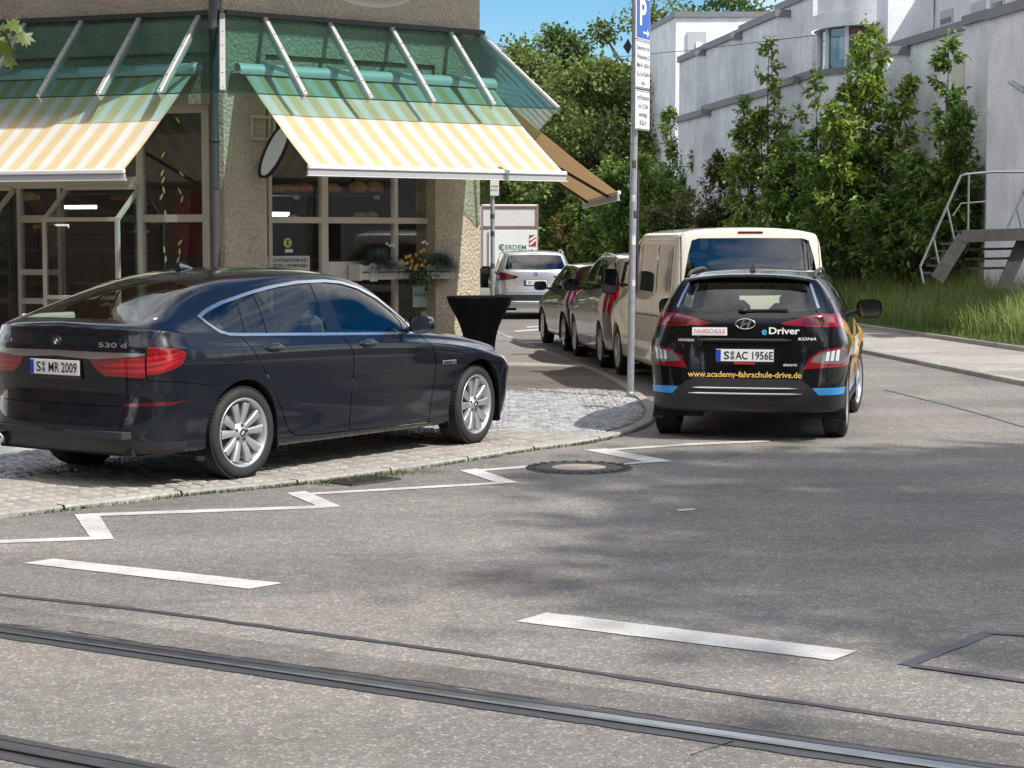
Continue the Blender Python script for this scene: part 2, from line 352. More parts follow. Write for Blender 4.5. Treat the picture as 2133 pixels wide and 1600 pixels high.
# ---------------------------------------------------------------- white markings
def paint_mat():
    m, nt, b = new_mat('road_paint'); v = coords(nt); n = tex(nt, 'noise', v, 60, 5, .75); n2 = tex(nt, 'noise', v, 3.2, 4)
    r = ramp(nt, [(.30, (.20, .19, .18)), (.38, (.40, .39, .37)), (.46, (.53, .52, .50)), (.7, (.60, .59, .565))]); nt.links.new(n.outputs[0], r.inputs[0])
    r2 = ramp(nt, [(.32, (.72, .71, .69)), (.62, (1,) * 3)]); nt.links.new(n2.outputs[0], r2.inputs[0])
    nt.links.new(mixc(nt, 1., r.outputs[0], r2.outputs[0], 'MULTIPLY'), b.inputs['Base Color']); b.inputs['Roughness'].default_value = .7; bump(nt, b, n.outputs[0], .3, .003); return m
M_PAINT = paint_mat()
def mark(name, px, label, cat='road marking', z=.004, par=None, grp=None):
    pts = [G(*p) for p in px]; n = len(pts); mb = MB(par is not None); out = []
    for i in range(n):                       # slightly uneven paint edge
        a, b = pts[i], pts[(i + 1) % n]; L = (b - a).length; k = max(1, int(L / .05)); d = (b - a).normalized(); nn = Vector((-d.y, d.x, 0))
        for j in range(k):
            c_ = a + (b - a) * j / k; e = noise.noise(c_ * 16) * .006 if j else 0
            out.append(Vector((c_.x, c_.y, z)) + nn * e)
    mb.poly(out); o = mb.build(name, M_PAINT, par)
    if par is None: tag(o, label, cat, grp)
    return o
mark('lane_dash', [(48, 1174), (112, 1165), (588, 1216), (520, 1228)], 'left one of the two broad white lane dashes', grp='broad lane dashes')
mark('lane_dash', [(1075, 1296), (1138, 1277), (1786, 1357), (1734, 1377)], 'right one of the two broad white lane dashes, nearer the camera', grp='broad lane dashes')
mark('paint_fleck', [(1411, 1062), (1446, 1060), (1448, 1063), (1413, 1066)], 'small stray fleck of white paint in the middle of the road', 'paint fleck')
zz = thing('zigzag_line', 'white zigzag no-stopping line along the kerb below the dark saloon', 'road marking', tuple(G(700, 1030)))
for i, poly in enumerate([[(-80, 1129), (195, 1119), (238, 1124), (-80, 1136)], [(155, 1073), (204, 1070), (238, 1124), (190, 1124)],
             [(204, 1070), (205, 1076), (660, 1060), (710, 1056), (660, 1054)], [(596, 1028), (636, 1024), (711, 1056), (665, 1057)],
             [(637, 1028), (640, 1032), (1030, 1010), (1078, 1006), (1036, 1005)], [(957, 981), (993, 977), (1079, 1006), (1040, 1008)],
             [(990, 979), (992, 983), (1108, 975), (1106, 970)], [(1300, 969), (1301, 966), (1345, 961), (1400, 962), (1340, 966)],
             [(1216, 938), (1262, 935), (1401, 961), (1352, 964)], [(1255, 937), (1258, 940), (1450, 928), (1604, 921), (1602, 918), (1440, 924)]]):
    mark('stroke', poly, '', par=zz, z=.004 + .0008 * (i % 2))
# ---------------------------------------------------------------- left pavement: kerb, pavers, cobbles
ZS = .035
KPX = [(-420, 1140), (-200, 1106), (0, 1080), (187, 1058), (389, 1033), (562, 1017), (656, 1006), (830, 983), (1000, 957), (1100, 940), (1212, 926), (1275, 913), (1326, 899), (1362, 880), (1368, 856), (1338, 826), (1265, 783), (1158, 741), (1086, 713), (1036, 693), (980, 671), (900, 643)]
KL = [Vector(p) for p in smooth_line([tuple(G(*p).xy) for p in KPX], 8)]
bs = MB(); bs.poly([(p.x, p.y, ZS - .012) for p in KL] + [(-4.5, 90, ZS - .012), (-40, 90, ZS - .012), (-40, KL[0].y + 3, ZS - .012)])
M_SAND = M('joint_sand', (.13, .12, .105), .95, var=.35, vs=5, bmp=.5, bs=60)
walk = struct(bs.build('pavement', M_SAND))
# arc-length frame along the kerb
cum = [0.]
for a, b in zip(KL[:-1], KL[1:]): cum.append(cum[-1] + (b - a).length)
cum = np.array(cum); KA = np.array([tuple(p) for p in KL])
def kerb_at(s):
    x = np.interp(s, cum, KA[:, 0]); y = np.interp(s, cum, KA[:, 1]); e = .15
    d = np.array([np.interp(s + e, cum, KA[:, 0]) - np.interp(s - e, cum, KA[:, 0]), np.interp(s + e, cum, KA[:, 1]) - np.interp(s - e, cum, KA[:, 1])]); d /= np.linalg.norm(d)
    return np.array([x, y]), d, np.array([-d[1], d[0]])        # inward normal is to the left of travel
M_KERB = M('kerb_granite', (.30, .285, .26), .85, var=.25, vs=18, bmp=.4, bs=70, island=.15)
s = 0.; k = 0
while s < cum[-1] - 1:
    L = .98; mb = MB(); rows = []
    for j in range(5):
        c_, d, n = kerb_at(s + L * j / 4); rows.append([(*(c_ + n * a), z) for a, z in ((0, -.05), (0, ZS - .012), (.012, ZS + .003), (.118, ZS + .004), (.125, ZS - .02))])
    mb.grid(rows, False); p_ = proj((*c_, 0))
    if -400 < p_[0] < 1500: mb.build('kerb_stone', M_KERB, walk)
    s += 1.0; k += 1
S_MAIN = cum[8 * 12]                                        # arc length at the pavement corner
# footprints where the stones are hidden anyway
def make_stone(lx, ly, jit, seed):
    rnd = random.Random(seed); b = .012; z1 = .018
    top = [(sx * (lx / 2 - b) * (1 + rnd.uniform(-jit, jit)), sy * (ly / 2 - b) * (1 + rnd.uniform(-jit, jit)), z1 + rnd.uniform(-.003, .003)) for sx, sy in ((-1, -1), (1, -1), (1, 1), (-1, 1))]
    bot = [(x + math.copysign(b, x) * .8, y + math.copysign(b, y) * .8, z1 - .010) for x, y, z in top]; low = [(x, y, -.02) for x, y, z in bot]
    vs = top + bot + low; fs = [(0, 1, 2, 3)] + [(i + 4, (i + 1) % 4 + 4, (i + 1) % 4, i) for i in range(4)] + [(i + 8, (i + 1) % 4 + 8, (i + 1) % 4 + 4, i + 4) for i in range(4)]
    return vs, fs
M_PAVER = M('concrete_paver', (.30, .275, .24), .88, var=.22, vs=30, bmp=.35, bs=80, island=.16)
M_COBB = M('granite_cobble', (.30, .30, .30), .7, var=.3, vs=35, bmp=.5, bs=60, island=.28, bd=.008)
def place_all(name, variants, places, mat, lim=295):
    """places: (x, y, angle, priority); the largest in view become objects, the rest one mesh"""
    meshes = []
    for vs, fs in variants:
        me = bpy.data.meshes.new(name); me.from_pydata(vs, [], fs); me.materials.append(mat); meshes.append(me)
    places.sort(key=lambda p: -p[3]); big = places[:lim]; rest = places[lim:]
    for i, (x, y, a, pr) in enumerate(big):
        o = bpy.data.objects.new(name, meshes[i % len(meshes)]); COL.objects.link(o); o.parent = walk
        o.location = (x, y, ZS - .012 + random.uniform(-.003, .003)); o.rotation_euler = (random.uniform(-.02, .02), random.uniform(-.02, .02), a)
    mb = MB()
    for i, (x, y, a, pr) in enumerate(rest):
        vs, fs = variants[i % len(variants)]; c_, s_ = math.cos(a), math.sin(a); dz = ZS - .012 + random.uniform(-.003, .003)
        mb.add([(x + vx * c_ - vy * s_, y + vx * s_ + vy * c_, vz + dz) for vx, vy, vz in vs], fs)
    o = mb.build(name + '_field', mat, walk); o['kind'] = 'stuff'
def visible_score(x, y):
    u, v = proj((x, y, 0)); sc = 1.0 / max(y, 1) ** 2
    if not (-30 < u < 2160 and v < 1630): return sc * .01
    # hidden under the dark saloon
    if 120 < u < 960 and v < 1010 - (u - 120) * .09 - (28 if u > 560 else 8): return sc * .05
    return sc
PAV = []
for r_ in range(7):
    n0 = .135 + r_ * .205 + .1; s = 1.2 + (r_ % 2) * .05
    while s < S_MAIN - .6:
        c_, d, n = kerb_at(s); p_ = c_ + n * n0
        PAV.append((p_[0], p_[1], math.atan2(d[1], d[0]), visible_score(*p_))); s += .105
place_all('paver', [make_stone(.100, .200, .015, i) for i in range(4)], PAV, M_PAVER)
COB = []
CB0 = G(1070, 815); cdir = Vector((math.cos(.12), math.sin(.12)))
def inside_pave(x, y, marg):
    d2 = np.min((KA[:, 0] - x) ** 2 + (KA[:, 1] - y) ** 2); i = int(np.argmin((KA[:, 0] - x) ** 2 + (KA[:, 1] - y) ** 2))
    c_, d, n = kerb_at(cum[i]); return (np.array([x, y]) - c_) @ n > marg
far_edge = [G(-100, 890).xy, G(1070, 817).xy, G(1400, 826).xy]
yy = 13.2
row = 0
while yy < 24.5:
    xx = -8.
    while xx < 3.2:
        arc = .16 * math.cos((xx * 2 * math.pi) / 1.5); x = xx + random.uniform(-.008, .008) + (row % 2) * .055; y = yy + arc + random.uniform(-.006, .006)
        u, v = proj((x, y, 0))
        i = int(np.argmin((KA[:, 0] - x) ** 2 + (KA[:, 1] - y) ** 2)); c_, d, n = kerb_at(cum[i]); off = (np.array([x, y]) - c_) @ n
        if (off > (1.585 if cum[i] < S_MAIN - .9 else .19)) and v > (817 if u > 950 else 880) and -200 < u < 1420:
            COB.append((x, y, -.9 * math.sin(xx * 2 * math.pi / 1.5) * .6 + random.uniform(-.12, .12), visible_score(x, y)))
        xx += .112
    yy += .104; row += 1
place_all('cobblestone', [make_stone(.100, .094, .09, 20 + i) for i in range(8)], COB, M_COBB)
# the brown footway and its pale cross strip behind the cobbles
z2 = ZS + .003
bf = MB(); e0, e1 = G(700, 806, z2), G(1420, 816, z2)
bf.poly([tuple(G(960, 816, z2)), tuple(G(1330, 821, z2)), tuple(G(1262, 784, z2)), tuple(G(1232, 771, z2)), tuple(G(940, 766, z2))])
bf.build('footway_panel', M_ASPH3, walk)
bf = MB(); bf.prism([tuple(G(940, 765.5, .0)), tuple(G(1231, 770, .0)), tuple(G(1212, 763, 0)), tuple(G(940, 758.5, .0))], (0, 0, z2 + .004)); bf.build('cross_strip', M('strip_concrete', (.36, .34, .31), .85, var=.15, vs=8), walk)
bf = MB(); bf.poly([tuple(G(940, 758, z2)), tuple(G(1208, 762, z2)), tuple(G(1160, 743, z2)), tuple(G(1090, 716, z2)), tuple(G(1036, 695, z2)), tuple(G(940, 661, z2))]); bf.build('footway_panel', M('slab_concrete', (.23, .215, .195), .9, var=.18, vs=4, bmp=.3, bs=40), walk)
# white parking bay lines far up the side street
for px in ([(1070, 689), (1140, 684), (1140, 686.5), (1075, 692)], [(1090, 711), (1148, 712), (1148, 715), (1100, 715)], [(1095, 681), (1140, 678), (1140, 680), (1100, 683.5)]):
    mark('bay_line', px, {689: 'middle one of three thin white bay lines behind the black bistro table', 711: 'nearest one of three thin white bay lines, beside the dark hatchback', 681: 'farthest of three thin white bay lines behind the silver car'}[px[0][1]], grp='bay lines in the side street')
# ---------------------------------------------------------------- manhole and gully
mh = thing('manhole_cover', 'round manhole cover with pale concrete centre set across the zigzag line', 'manhole', tuple(G(1206, 975)))
M_CAST = M('cast_iron', (.07, .066, .062), .6, metal=.3, var=.3, vs=30, bmp=.2, bs=90)
mb = MB(); mb.lathe([(.345, .004), (.43, .007), (.438, .001)], 48); mb.lathe([(.22, .010), (.225, .012), (.30, .012), (.335, .010), (.345, .0045)], 48); mb.build('ring_frame', M_CAST, mh)
mb = MB(); mb.lathe([(0.0, .011), (.19, .011), (.221, .009)], 40); mb.build('concrete_centre', M('manhole_concrete', (.42, .36, .30), .85, var=.18, vs=12, bmp=.3), mh)
for i in range(24):
    a = i * math.tau / 24; d = Vector((math.cos(a), math.sin(a), 0)); mb = MB(); mb.bar(d * .355 + Vector((0, 0, .011)), d * .42 + Vector((0, 0, .010)), .03, .008); mb.build('lug', M_CAST, mh)
c_, d, n = kerb_at(float(cum[np.argmin([(KA[i, 0] - G(740, 1000).x) ** 2 + (KA[i, 1] - G(740, 1000).y) ** 2 for i in range(len(KA))])]))
gl = thing('gully_grate', 'iron drain grate in the gutter overgrown with grass, beside the zigzag line', 'drain', (*(c_ - n * .19), 0), math.atan2(d[1], d[0]))
mb = MB(); mb.box((0, 0, .003), (.52, .34, .004)); mb.build('pit', M_GRV, gl)
mb = MB()
for a, b, e, f in ((0, .165, .52, .02), (0, -.165, .52, .02), (.25, 0, .02, .31), (-.25, 0, .02, .31)): mb.box((a, b, .008), (e, f, .014))
mb.build('frame', M_CAST, gl)
for i in range(9): mb = MB(); mb.box((-.2 + i * .05, 0, .009), (.02, .30, .012)); mb.build('grate_bar', M_CAST, gl)
# ---------------------------------------------------------------- tufts in the gutter
def grass_mat(name, a, b, c=None, rough=.55):
    m, nt, bs_ = new_mat(name); g = nt.nodes.new('ShaderNodeNewGeometry'); st = [(0, a), (.6, b)] + ([(1, c)] if c else [])
    r = ramp(nt, st); nt.links.new(g.outputs['Random Per Island'], r.inputs[0]); nt.links.new(r.outputs[0], bs_.inputs['Base Color']); bs_.inputs['Roughness'].default_value = rough
    bs_.inputs['Subsurface Weight'].default_value = 0.; bs_.inputs['Specular IOR Level'].default_value = .3
    tr = nt.nodes.new('ShaderNodeBsdfTranslucent'); nt.links.new(r.outputs[0], tr.inputs[0]); mx = nt.nodes.new('ShaderNodeMixShader'); mx.inputs[0].default_value = .3
    out = nt.nodes['Material Output']; nt.links.new(bs_.outputs[0], mx.inputs[1]); nt.links.new(tr.outputs[0], mx.inputs[2]); nt.links.new(mx.outputs[0], out.inputs[0]); return m
M_GRASS = grass_mat('grass', (.045, .075, .016), (.085, .13, .03), (.17, .18, .06))
def blades(pos, hgt, wid, lean, rnd=RNG, seg=3):
    """pos (n,3) -> curved grass blades; returns verts, faces"""
    n = len(pos); az = rnd.uniform(0, math.tau, n); h = hgt * rnd.uniform(.45, 1.15, n); ln = lean * rnd.uniform(.2, 1.3, n) * h; wd = wid * rnd.uniform(.6, 1.2, n)
    dx, dy = np.cos(az), np.sin(az); vs = []
    for k in range(seg + 1):
        t = k / seg; px = pos[:, 0] + dx * ln * t * t; py = pos[:, 1] + dy * ln * t * t; pz = pos[:, 2] + h * (t - .25 * (ln / h) * t * t)
        ww = wd * (1 - t) ** .7 if k < seg else wd * .0
        vs.append(np.stack([px - dy * ww, py + dx * ww, pz], 1)); vs.append(np.stack([px + dy * ww, py - dx * ww, pz], 1))
    V = np.stack(vs, 1).reshape(-1, 3); m = 2 * (seg + 1); base = np.arange(n)[:, None] * m
    F_ = np.concatenate([base + np.array([2 * k, 2 * k + 1, 2 * k + 3, 2 * k + 2]) for k in range(seg)], 0); return V, F_
def np_mesh(name, V, Fq, mat, par=None, smooth=False):
    me = bpy.data.meshes.new(name); V = np.asarray(V, np.float32); Fq = np.asarray(Fq, np.int32); k = Fq.shape[1]
    me.vertices.add(len(V)); me.vertices.foreach_set('co', V.ravel()); me.loops.add(Fq.size); me.loops.foreach_set('vertex_index', Fq.ravel())
    me.polygons.add(len(Fq)); me.polygons.foreach_set('loop_start', np.arange(len(Fq), dtype=np.int32) * k)
    try: me.polygons.foreach_set('loop_total', np.full(len(Fq), k, np.int32))
    except Exception: pass
    me.polygons.foreach_set('use_smooth', np.full(len(Fq), smooth)); me.update(calc_edges=True); return link(name, me, mat, par)
pos = []
for i in range(5200):
    s = random.uniform(1, S_MAIN - .5); c_, d, n = kerb_at(s); u, v = proj((*c_, 0))
    dens = max(0, noise.noise((s * 1.1, 3, 0)) * 1.2 + .35)
    if 640 < u < 830: dens = 1
    if random.random() < dens: p_ = c_ - n * abs(random.gauss(0, .022 if not 640 < u < 840 else .11)) + n * .01; pos.append((p_[0], p_[1], 0))
V, F_ = blades(np.array(pos), .038, .004, .8); tag(np_mesh('gutter_weeds', V, F_, M_GRASS), 'short grass and weeds sprouting along the kerb', 'weeds', kind='stuff')
# ================================================================ vehicles: body surface from section curves, then cut into panels
def pch(tab, x):
    xs = np.array([t[0] for t in tab], float); ys = np.array([t[1] for t in tab], float); x = np.clip(np.asarray(x, float), xs[0], xs[-1])
    h = np.diff(xs); dl = np.diff(ys) / h; n = len(xs); d = np.zeros(n)
    for i in range(1, n - 1):
        if dl[i - 1] * dl[i] > 0: w1 = 2 * h[i] + h[i - 1]; w2 = h[i] + 2 * h[i - 1]; d[i] = (w1 + w2) / (w1 / dl[i - 1] + w2 / dl[i])
    d[0] = dl[0]; d[-1] = dl[-1]; i = np.clip(np.searchsorted(xs, x) - 1, 0, n - 2); t = (x - xs[i]) / h[i]
    return ys[i] * (1 + 2 * t) * (1 - t) ** 2 + d[i] * h[i] * t * (1 - t) ** 2 + ys[i + 1] * t * t * (3 - 2 * t) + d[i + 1] * h[i] * t * t * (t - 1)
def refine(P, sub, sharp=None):
    """Hermite refinement along axis 0 of P (n, m, 3); sharp[i] in 0..1 breaks the tangent"""
    P = np.asarray(P, float); n = len(P); ch = np.linalg.norm(np.diff(P, axis=0), axis=2).mean(1) + 1e-4; T_in = np.zeros_like(P); T_out = np.zeros_like(P)
    for i in range(n):
        a = (P[i] - P[i - 1]) / ch[i - 1] if i else None; b = (P[i + 1] - P[i]) / ch[i] if i < n - 1 else None
        if a is None: a = b
        if b is None: b = a
        wa = ch[i] if i < n - 1 else 1; wb = ch[i - 1] if i else 1; m = (a * wa + b * wb) / (wa + wb); s = 0 if sharp is None else sharp[i]
        T_in[i] = m * (1 - s) + a * s; T_out[i] = m * (1 - s) + b * s
    out = []
    for i in range(n - 1):
        k = sub if np.isscalar(sub) else sub[i]
        for j in range(k):
            t = j / k; h = ch[i]
            out.append(P[i] * (1 + 2 * t) * (1 - t) ** 2 + T_out[i] * h * t * (1 - t) ** 2 + P[i + 1] * t * t * (3 - 2 * t) + T_in[i + 1] * h * t * t * (t - 1))
    out.append(P[-1]); return np.array(out)
class Body:
    def __init__(b, sp):
        b.sp = sp; T = sp; kcl = sp.get('kcl', 5)
        def sec(x):
            W = pch(T['W'], x); zs = pch(T['zs'], x); zcr = pch(T['zcr'], x); zb, yb = pch(T['zb'], x), pch(T['yb'], x); zr, yr = pch(T['zr'], x), pch(T['yr'], x); zc = pch(T['zc'], x)
            zl = zs + (zcr - zs) * .2; zm = zs + (zcr - zs) * .55; dw = T.get('dw', .03)
            zr = max(zr, zb + .004); zc = max(zc, zr + .004); bl = T.get('bulge', .018) * min(1, (zr - zb) / .25)
            return np.array([(W - .17, zs), (W - .055, zs + .012), (W - dw, zl), (W - dw * .35, zm), (W, zcr), (yb + .012, zb - .03), (yb, zb), (yb + (yr - yb) * .5 + bl, zb + (zr - zb) * .52), (yr, zr), (yr * .88, zr + (zc - zr) * .38), (yr * .5, zr + (zc - zr) * .84), (0, zc)])
        b.sec = sec; kF = 7 if kcl == 5 else 9           # keys below this index close as the end panel
        rows = []
        def closing(xs, prof, n, ts, sgn):
            S0 = sec(xs); out = []
            for t in ts:
                a = t * math.pi / 2; cx = math.sin(a) ** (2 / n); cy = max(0, math.cos(a)) ** (2 / n); row = []
                for k in range(kF):
                    y0, z0 = S0[k]; xt = pch(prof, z0); x = xs + (xt - xs) * cx; z = z0
                    if kcl == 5 and k >= 4: z = sec(x)[k][1]
                    if k == 0: z = sec(x)[0][1]
                    row.append((x, y0 * cy, z))
                x5, y5, z5 = row[-1]; xl = pch(prof, z5); xc = xs + (xl - xs) * cx; yb0 = S0[kF - 1][0]
                for k in range(kF, 12):
                    f = S0[k][0] / yb0; x = x5 * f * f + xc * (1 - f * f); V_ = sec(x); z = np.interp(f, (V_[kF - 1:, 0] / V_[kF - 1, 0])[::-1], V_[kF - 1:, 1][::-1])
                    w_ = max(0., cx - .0) ** 14; z = z * (1 - w_) + row[-1][2] * w_ if k > kF - 1 else z
                    row.append((x, f * y5, z))
                # end-panel top key rides up to the crown line so that lid and panel meet
                out.append(row)
            return out
        ts = T.get('ts', [.12, .26, .42, .58, .74, .88, .96, 1.])
        rear = closing(T['xr'], T['tail'], T.get('nr', 3.2), ts, -1)[::-1]; front = closing(T['xf'], T['nose'], T.get('nf', 2.6), ts, 1)
        main = [[(x, y, z) for y, z in sec(x)] for x in T['stations']]
        P = np.array(rear + main + front); P[:, :, 1] *= -1
        sh = T.get('sharp', {4: .35, 6: .5, 8: .3}); S_ = [sh.get(k, 0) for k in range(12)]
        P = np.transpose(refine(np.transpose(P, (1, 0, 2)), T.get('subk', [2, 3, 4, 5, 4, 2, 5, 5, 3, 4, 5]), S_), (1, 0, 2)); P = refine(P, T.get('subu', 4))
        P[:, -1, 1] = 0; b.P = P; m, n = P.shape[:2]
        du = np.gradient(P, axis=0); dv = np.gradient(P, axis=1); N = np.cross(du, dv); L = np.linalg.norm(N, axis=2, keepdims=True); bad = L[..., 0] < 1e-9
        N = N / np.maximum(L, 1e-9); N[bad] = (1, 0, 0)
        if N[m // 2, n // 3, 1] > 0: N = -N
        N[:, -1, 1] = 0
        for e, k1, k2 in ((0, 3, 6), (-1, -4, -7)):
            N[e] = N[k1]; N[e][:, 1] = 0; N[k1 // 3 if e == 0 else -2] = N[k1] * (1, .33, 1); N[(k1 // 3) * 2 if e == 0 else -3] = N[k1] * (1, .66, 1)
        b.N = N / np.maximum(np.linalg.norm(N, axis=2, keepdims=True), 1e-9)
        V = P.reshape(-1, 3); b.VN = b.N.reshape(-1, 3); q = [(i * n + k, i * n + k + 1, (i + 1) * n + k + 1, (i + 1) * n + k) for i in range(m - 1) for k in range(n - 1)]
        b.tris = [t for a, c, d, e in q for t in ((a, c, d), (a, d, e))]; b.V = V; b.bvh = BVHTree.FromPolygons([Vector(p) for p in V], b.tris)
        bm = bmesh.new(); vs = [bm.verts.new(p) for p in V]
        for f in q:
            pts = {tuple(np.round(V[i], 6)) for i in f}
            if len(pts) >= 3:
                try: bm.faces.new([vs[i] for i in f])
                except ValueError: pass
        bmesh.ops.remove_doubles(bm, verts=bm.verts, dist=1e-5); b.bm = bm; b.lay = bm.faces.layers.int.new('part'); b.names = ['body']
    def pid(b, name):
        if name not in b.names: b.names.append(name)
        return b.names.index(name)
    def cut(b, view, poly, part, cond=None, only=None, smooth=0):
        """mark everything inside a 2D outline (side: x,z; rear: y,z; top: x,y) as a part, cutting the surface along it"""
        if smooth: poly = [tuple(p) for p in smooth_line(poly, smooth, True)]
        ax = {'side': (0, 2), 'rear': (1, 2), 'top': (0, 1)}[view]
        if view == 'rear': poly = [(-abs(p[0]), p[1]) for p in poly]
        if view == 'top': poly = [(p[0], -abs(p[1])) for p in poly]
        pa = np.array(poly); lo, hi = pa.min(0) - .01, pa.max(0) + .01; bm = b.bm; pid = b.pid(part); on = None if only is None else {b.pid(o) for o in only}
        if cond is None:
            cond = {'side': lambda c, n: abs(n.y) > .2 and c.y < -.3, 'rear': lambda c, n: n.x < -.15 and c.x < b.sp['stations'][2], 'top': lambda c, n: n.z > .2}[view]
        bm.normal_update(); sgn = -1 if sum((f.normal.y for f in bm.faces if abs(f.normal.y) > .8)) > 0 else 1
        cand = set()
        for f in bm.faces:
            if on is not None and f[b.lay] not in on: continue
            cs = [(v.co[ax[0]], v.co[ax[1]]) for v in f.verts]
            if max(c[0] for c in cs) < lo[0] or min(c[0] for c in cs) > hi[0] or max(c[1] for c in cs) < lo[1] or min(c[1] for c in cs) > hi[1]: continue
            if cond(f.calc_center_median(), f.normal * sgn): cand.add(f)
        m = len(poly)
        for i in range(m):
            a, c = poly[i], poly[(i + 1) % m]; d = (c[0] - a[0], c[1] - a[1]); L = math.hypot(*d)
            if L < 1e-6: continue
            x0, x1 = min(a[0], c[0]) - 1e-3, max(a[0], c[0]) + 1e-3; y0, y1 = min(a[1], c[1]) - 1e-3, max(a[1], c[1]) + 1e-3; sel = []
            for f in cand:
                xs = [v.co[ax[0]] for v in f.verts]; ys = [v.co[ax[1]] for v in f.verts]
                if max(xs) < x0 or min(xs) > x1 or max(ys) < y0 or min(ys) > y1: continue
                s_ = [(x - a[0]) * d[1] - (y - a[1]) * d[0] for x, y in zip(xs, ys)]
                if min(s_) < -1e-7 and max(s_) > 1e-7: sel.append(f)
            if not sel: continue
            co = Vector((0, 0, 0)); co[ax[0]], co[ax[1]] = a; no = Vector((0, 0, 0)); no[ax[0]], no[ax[1]] = d[1] / L, -d[0] / L
            geom = list({e for f in sel for e in f.edges}) + list({v for f in sel for v in f.verts}) + sel
            r = bmesh.ops.bisect_plane(bm, geom=geom, dist=1e-6, plane_co=co, plane_no=no)
            cand = {f for f in cand if f.is_valid} | {g for g in r['geom'] if isinstance(g, bmesh.types.BMFace)}
        for f in cand:
            if not f.is_valid: continue
            c = f.calc_center_median(); x, y = c[ax[0]], c[ax[1]]; ins = False; j = m - 1
            for i in range(m):
                xi, yi = poly[i]; xj, yj = poly[j]
                if (yi > y) != (yj > y) and x < (xj - xi) * (y - yi) / (yj - yi) + xi: ins = not ins
                j = i
            if ins: f[b.lay] = pid
        return b
    def gap(b, view, line, width=.007, part='panel_gap', smooth=0, **kw):
        ln = [np.array(p, float) for p in (smooth_line(line, smooth) if smooth else line)]; L, R = [], []
        for i, p in enumerate(ln):
            d = ln[min(i + 1, len(ln) - 1)] - ln[max(i - 1, 0)]; d = d / np.linalg.norm(d); n = np.array([-d[1], d[0]]) * width / 2; L.append(tuple(p + n)); R.append(tuple(p - n))
        return b.cut(view, L + R[::-1], part, **kw)
    def normal(b, p):
        loc, nn, idx, dist = b.bvh.find_nearest(p)
        t = b.tris[idx]; A, B_, C_ = (Vector(b.V[i]) for i in t)
        v0, v1, v2 = B_ - A, C_ - A, loc - A; d00, d01, d11, d20, d21 = v0.dot(v0), v0.dot(v1), v1.dot(v1), v2.dot(v0), v2.dot(v1); den = d00 * d11 - d01 * d01
        if abs(den) < 1e-14: n = b.VN[t[0]]
        else:
            v = (d11 * d20 - d01 * d21) / den; w_ = (d00 * d21 - d01 * d20) / den; n = b.VN[t[0]] * (1 - v - w_) + b.VN[t[1]] * v + b.VN[t[2]] * w_
        n = Vector(n); return n.normalized() if n.length > 1e-6 else Vector((0, 0, 1))
    def at_side(b, x, z):
        h = b.bvh.ray_cast(Vector((x, -3, z)), Vector((0, 1, 0))); return h[0] if h[0] else Vector((x, -.9, z))
    def at_rear(b, y, z):
        h = b.bvh.ray_cast(Vector((-4, -max(abs(y), .015), z)), Vector((1, 0, 0))); p = h[0] if h[0] else Vector((-1, -abs(y), z)); return Vector((p.x, y, p.z))
    def at_top(b, x, y):
        h = b.bvh.ray_cast(Vector((x, -max(abs(y), .01), 4)), Vector((0, 0, -1))); p = h[0] if h[0] else Vector((x, y, 1)); return Vector((p.x, y, p.z))
    def emit(b, root, mats, off={}, drop=('hole',), parents={}, mirror=True, split=()):
        """one object per part (both sides of the car); parts named in split become separate left and right objects"""
        bm = b.bm; groups = {}
        for f in bm.faces: groups.setdefault(b.names[f[b.lay]], []).append(f)
        out = {}
        for nm, fs in groups.items():
            if nm in drop: continue
            vid = {}; vs = []; ns = []; d = off.get(nm, 0.); F_ = []
            for f in fs:
                for v in f.verts:
                    if v not in vid: vid[v] = len(vs); n = b.normal(v.co); vs.append(v.co + n * d); ns.append(n)
                idx = [vid[v] for v in f.verts]
                fn = f.normal
                if sum((ns[i] for i in idx), Vector()).dot(fn) < 0: idx = idx[::-1]
                F_.append(idx)
            mv = [Vector((v.x, -v.y, v.z)) for v in vs]; mn = [Vector((n.x, -n.y, n.z)) for n in ns]; mf = [[i for i in f[::-1]] for f in F_]
            base = nm.split('@')[0]; sets = []
            if not mirror or nm.endswith('@r'): sets = [(vs, ns, F_)]
            elif base in split: sets = [(vs, ns, F_), (mv, mn, mf)]
            else: k = len(vs); sets = [(vs + mv, ns + mn, F_ + [[i + k for i in f] for f in mf])]
            for V, N, FF in sets:
                me = bpy.data.meshes.new(base); me.from_pydata([tuple(v) for v in V], [], FF); me.polygons.foreach_set('use_smooth', [True] * len(FF))
                me.update(); me.normals_split_custom_set_from_vertices([tuple(n) for n in N])
                par = out.get(parents.get(base), root); out[base] = link(base, me, mats.get(base, mats['body']), par)
        return out
def circle_poly(cx, cz, r, n=40, a0=0., a1=math.tau, flat=None):
    pts = [(cx + r * math.cos(a0 + (a1 - a0) * i / n), cz + r * math.sin(a0 + (a1 - a0) * i / n)) for i in range(n)]
    return pts
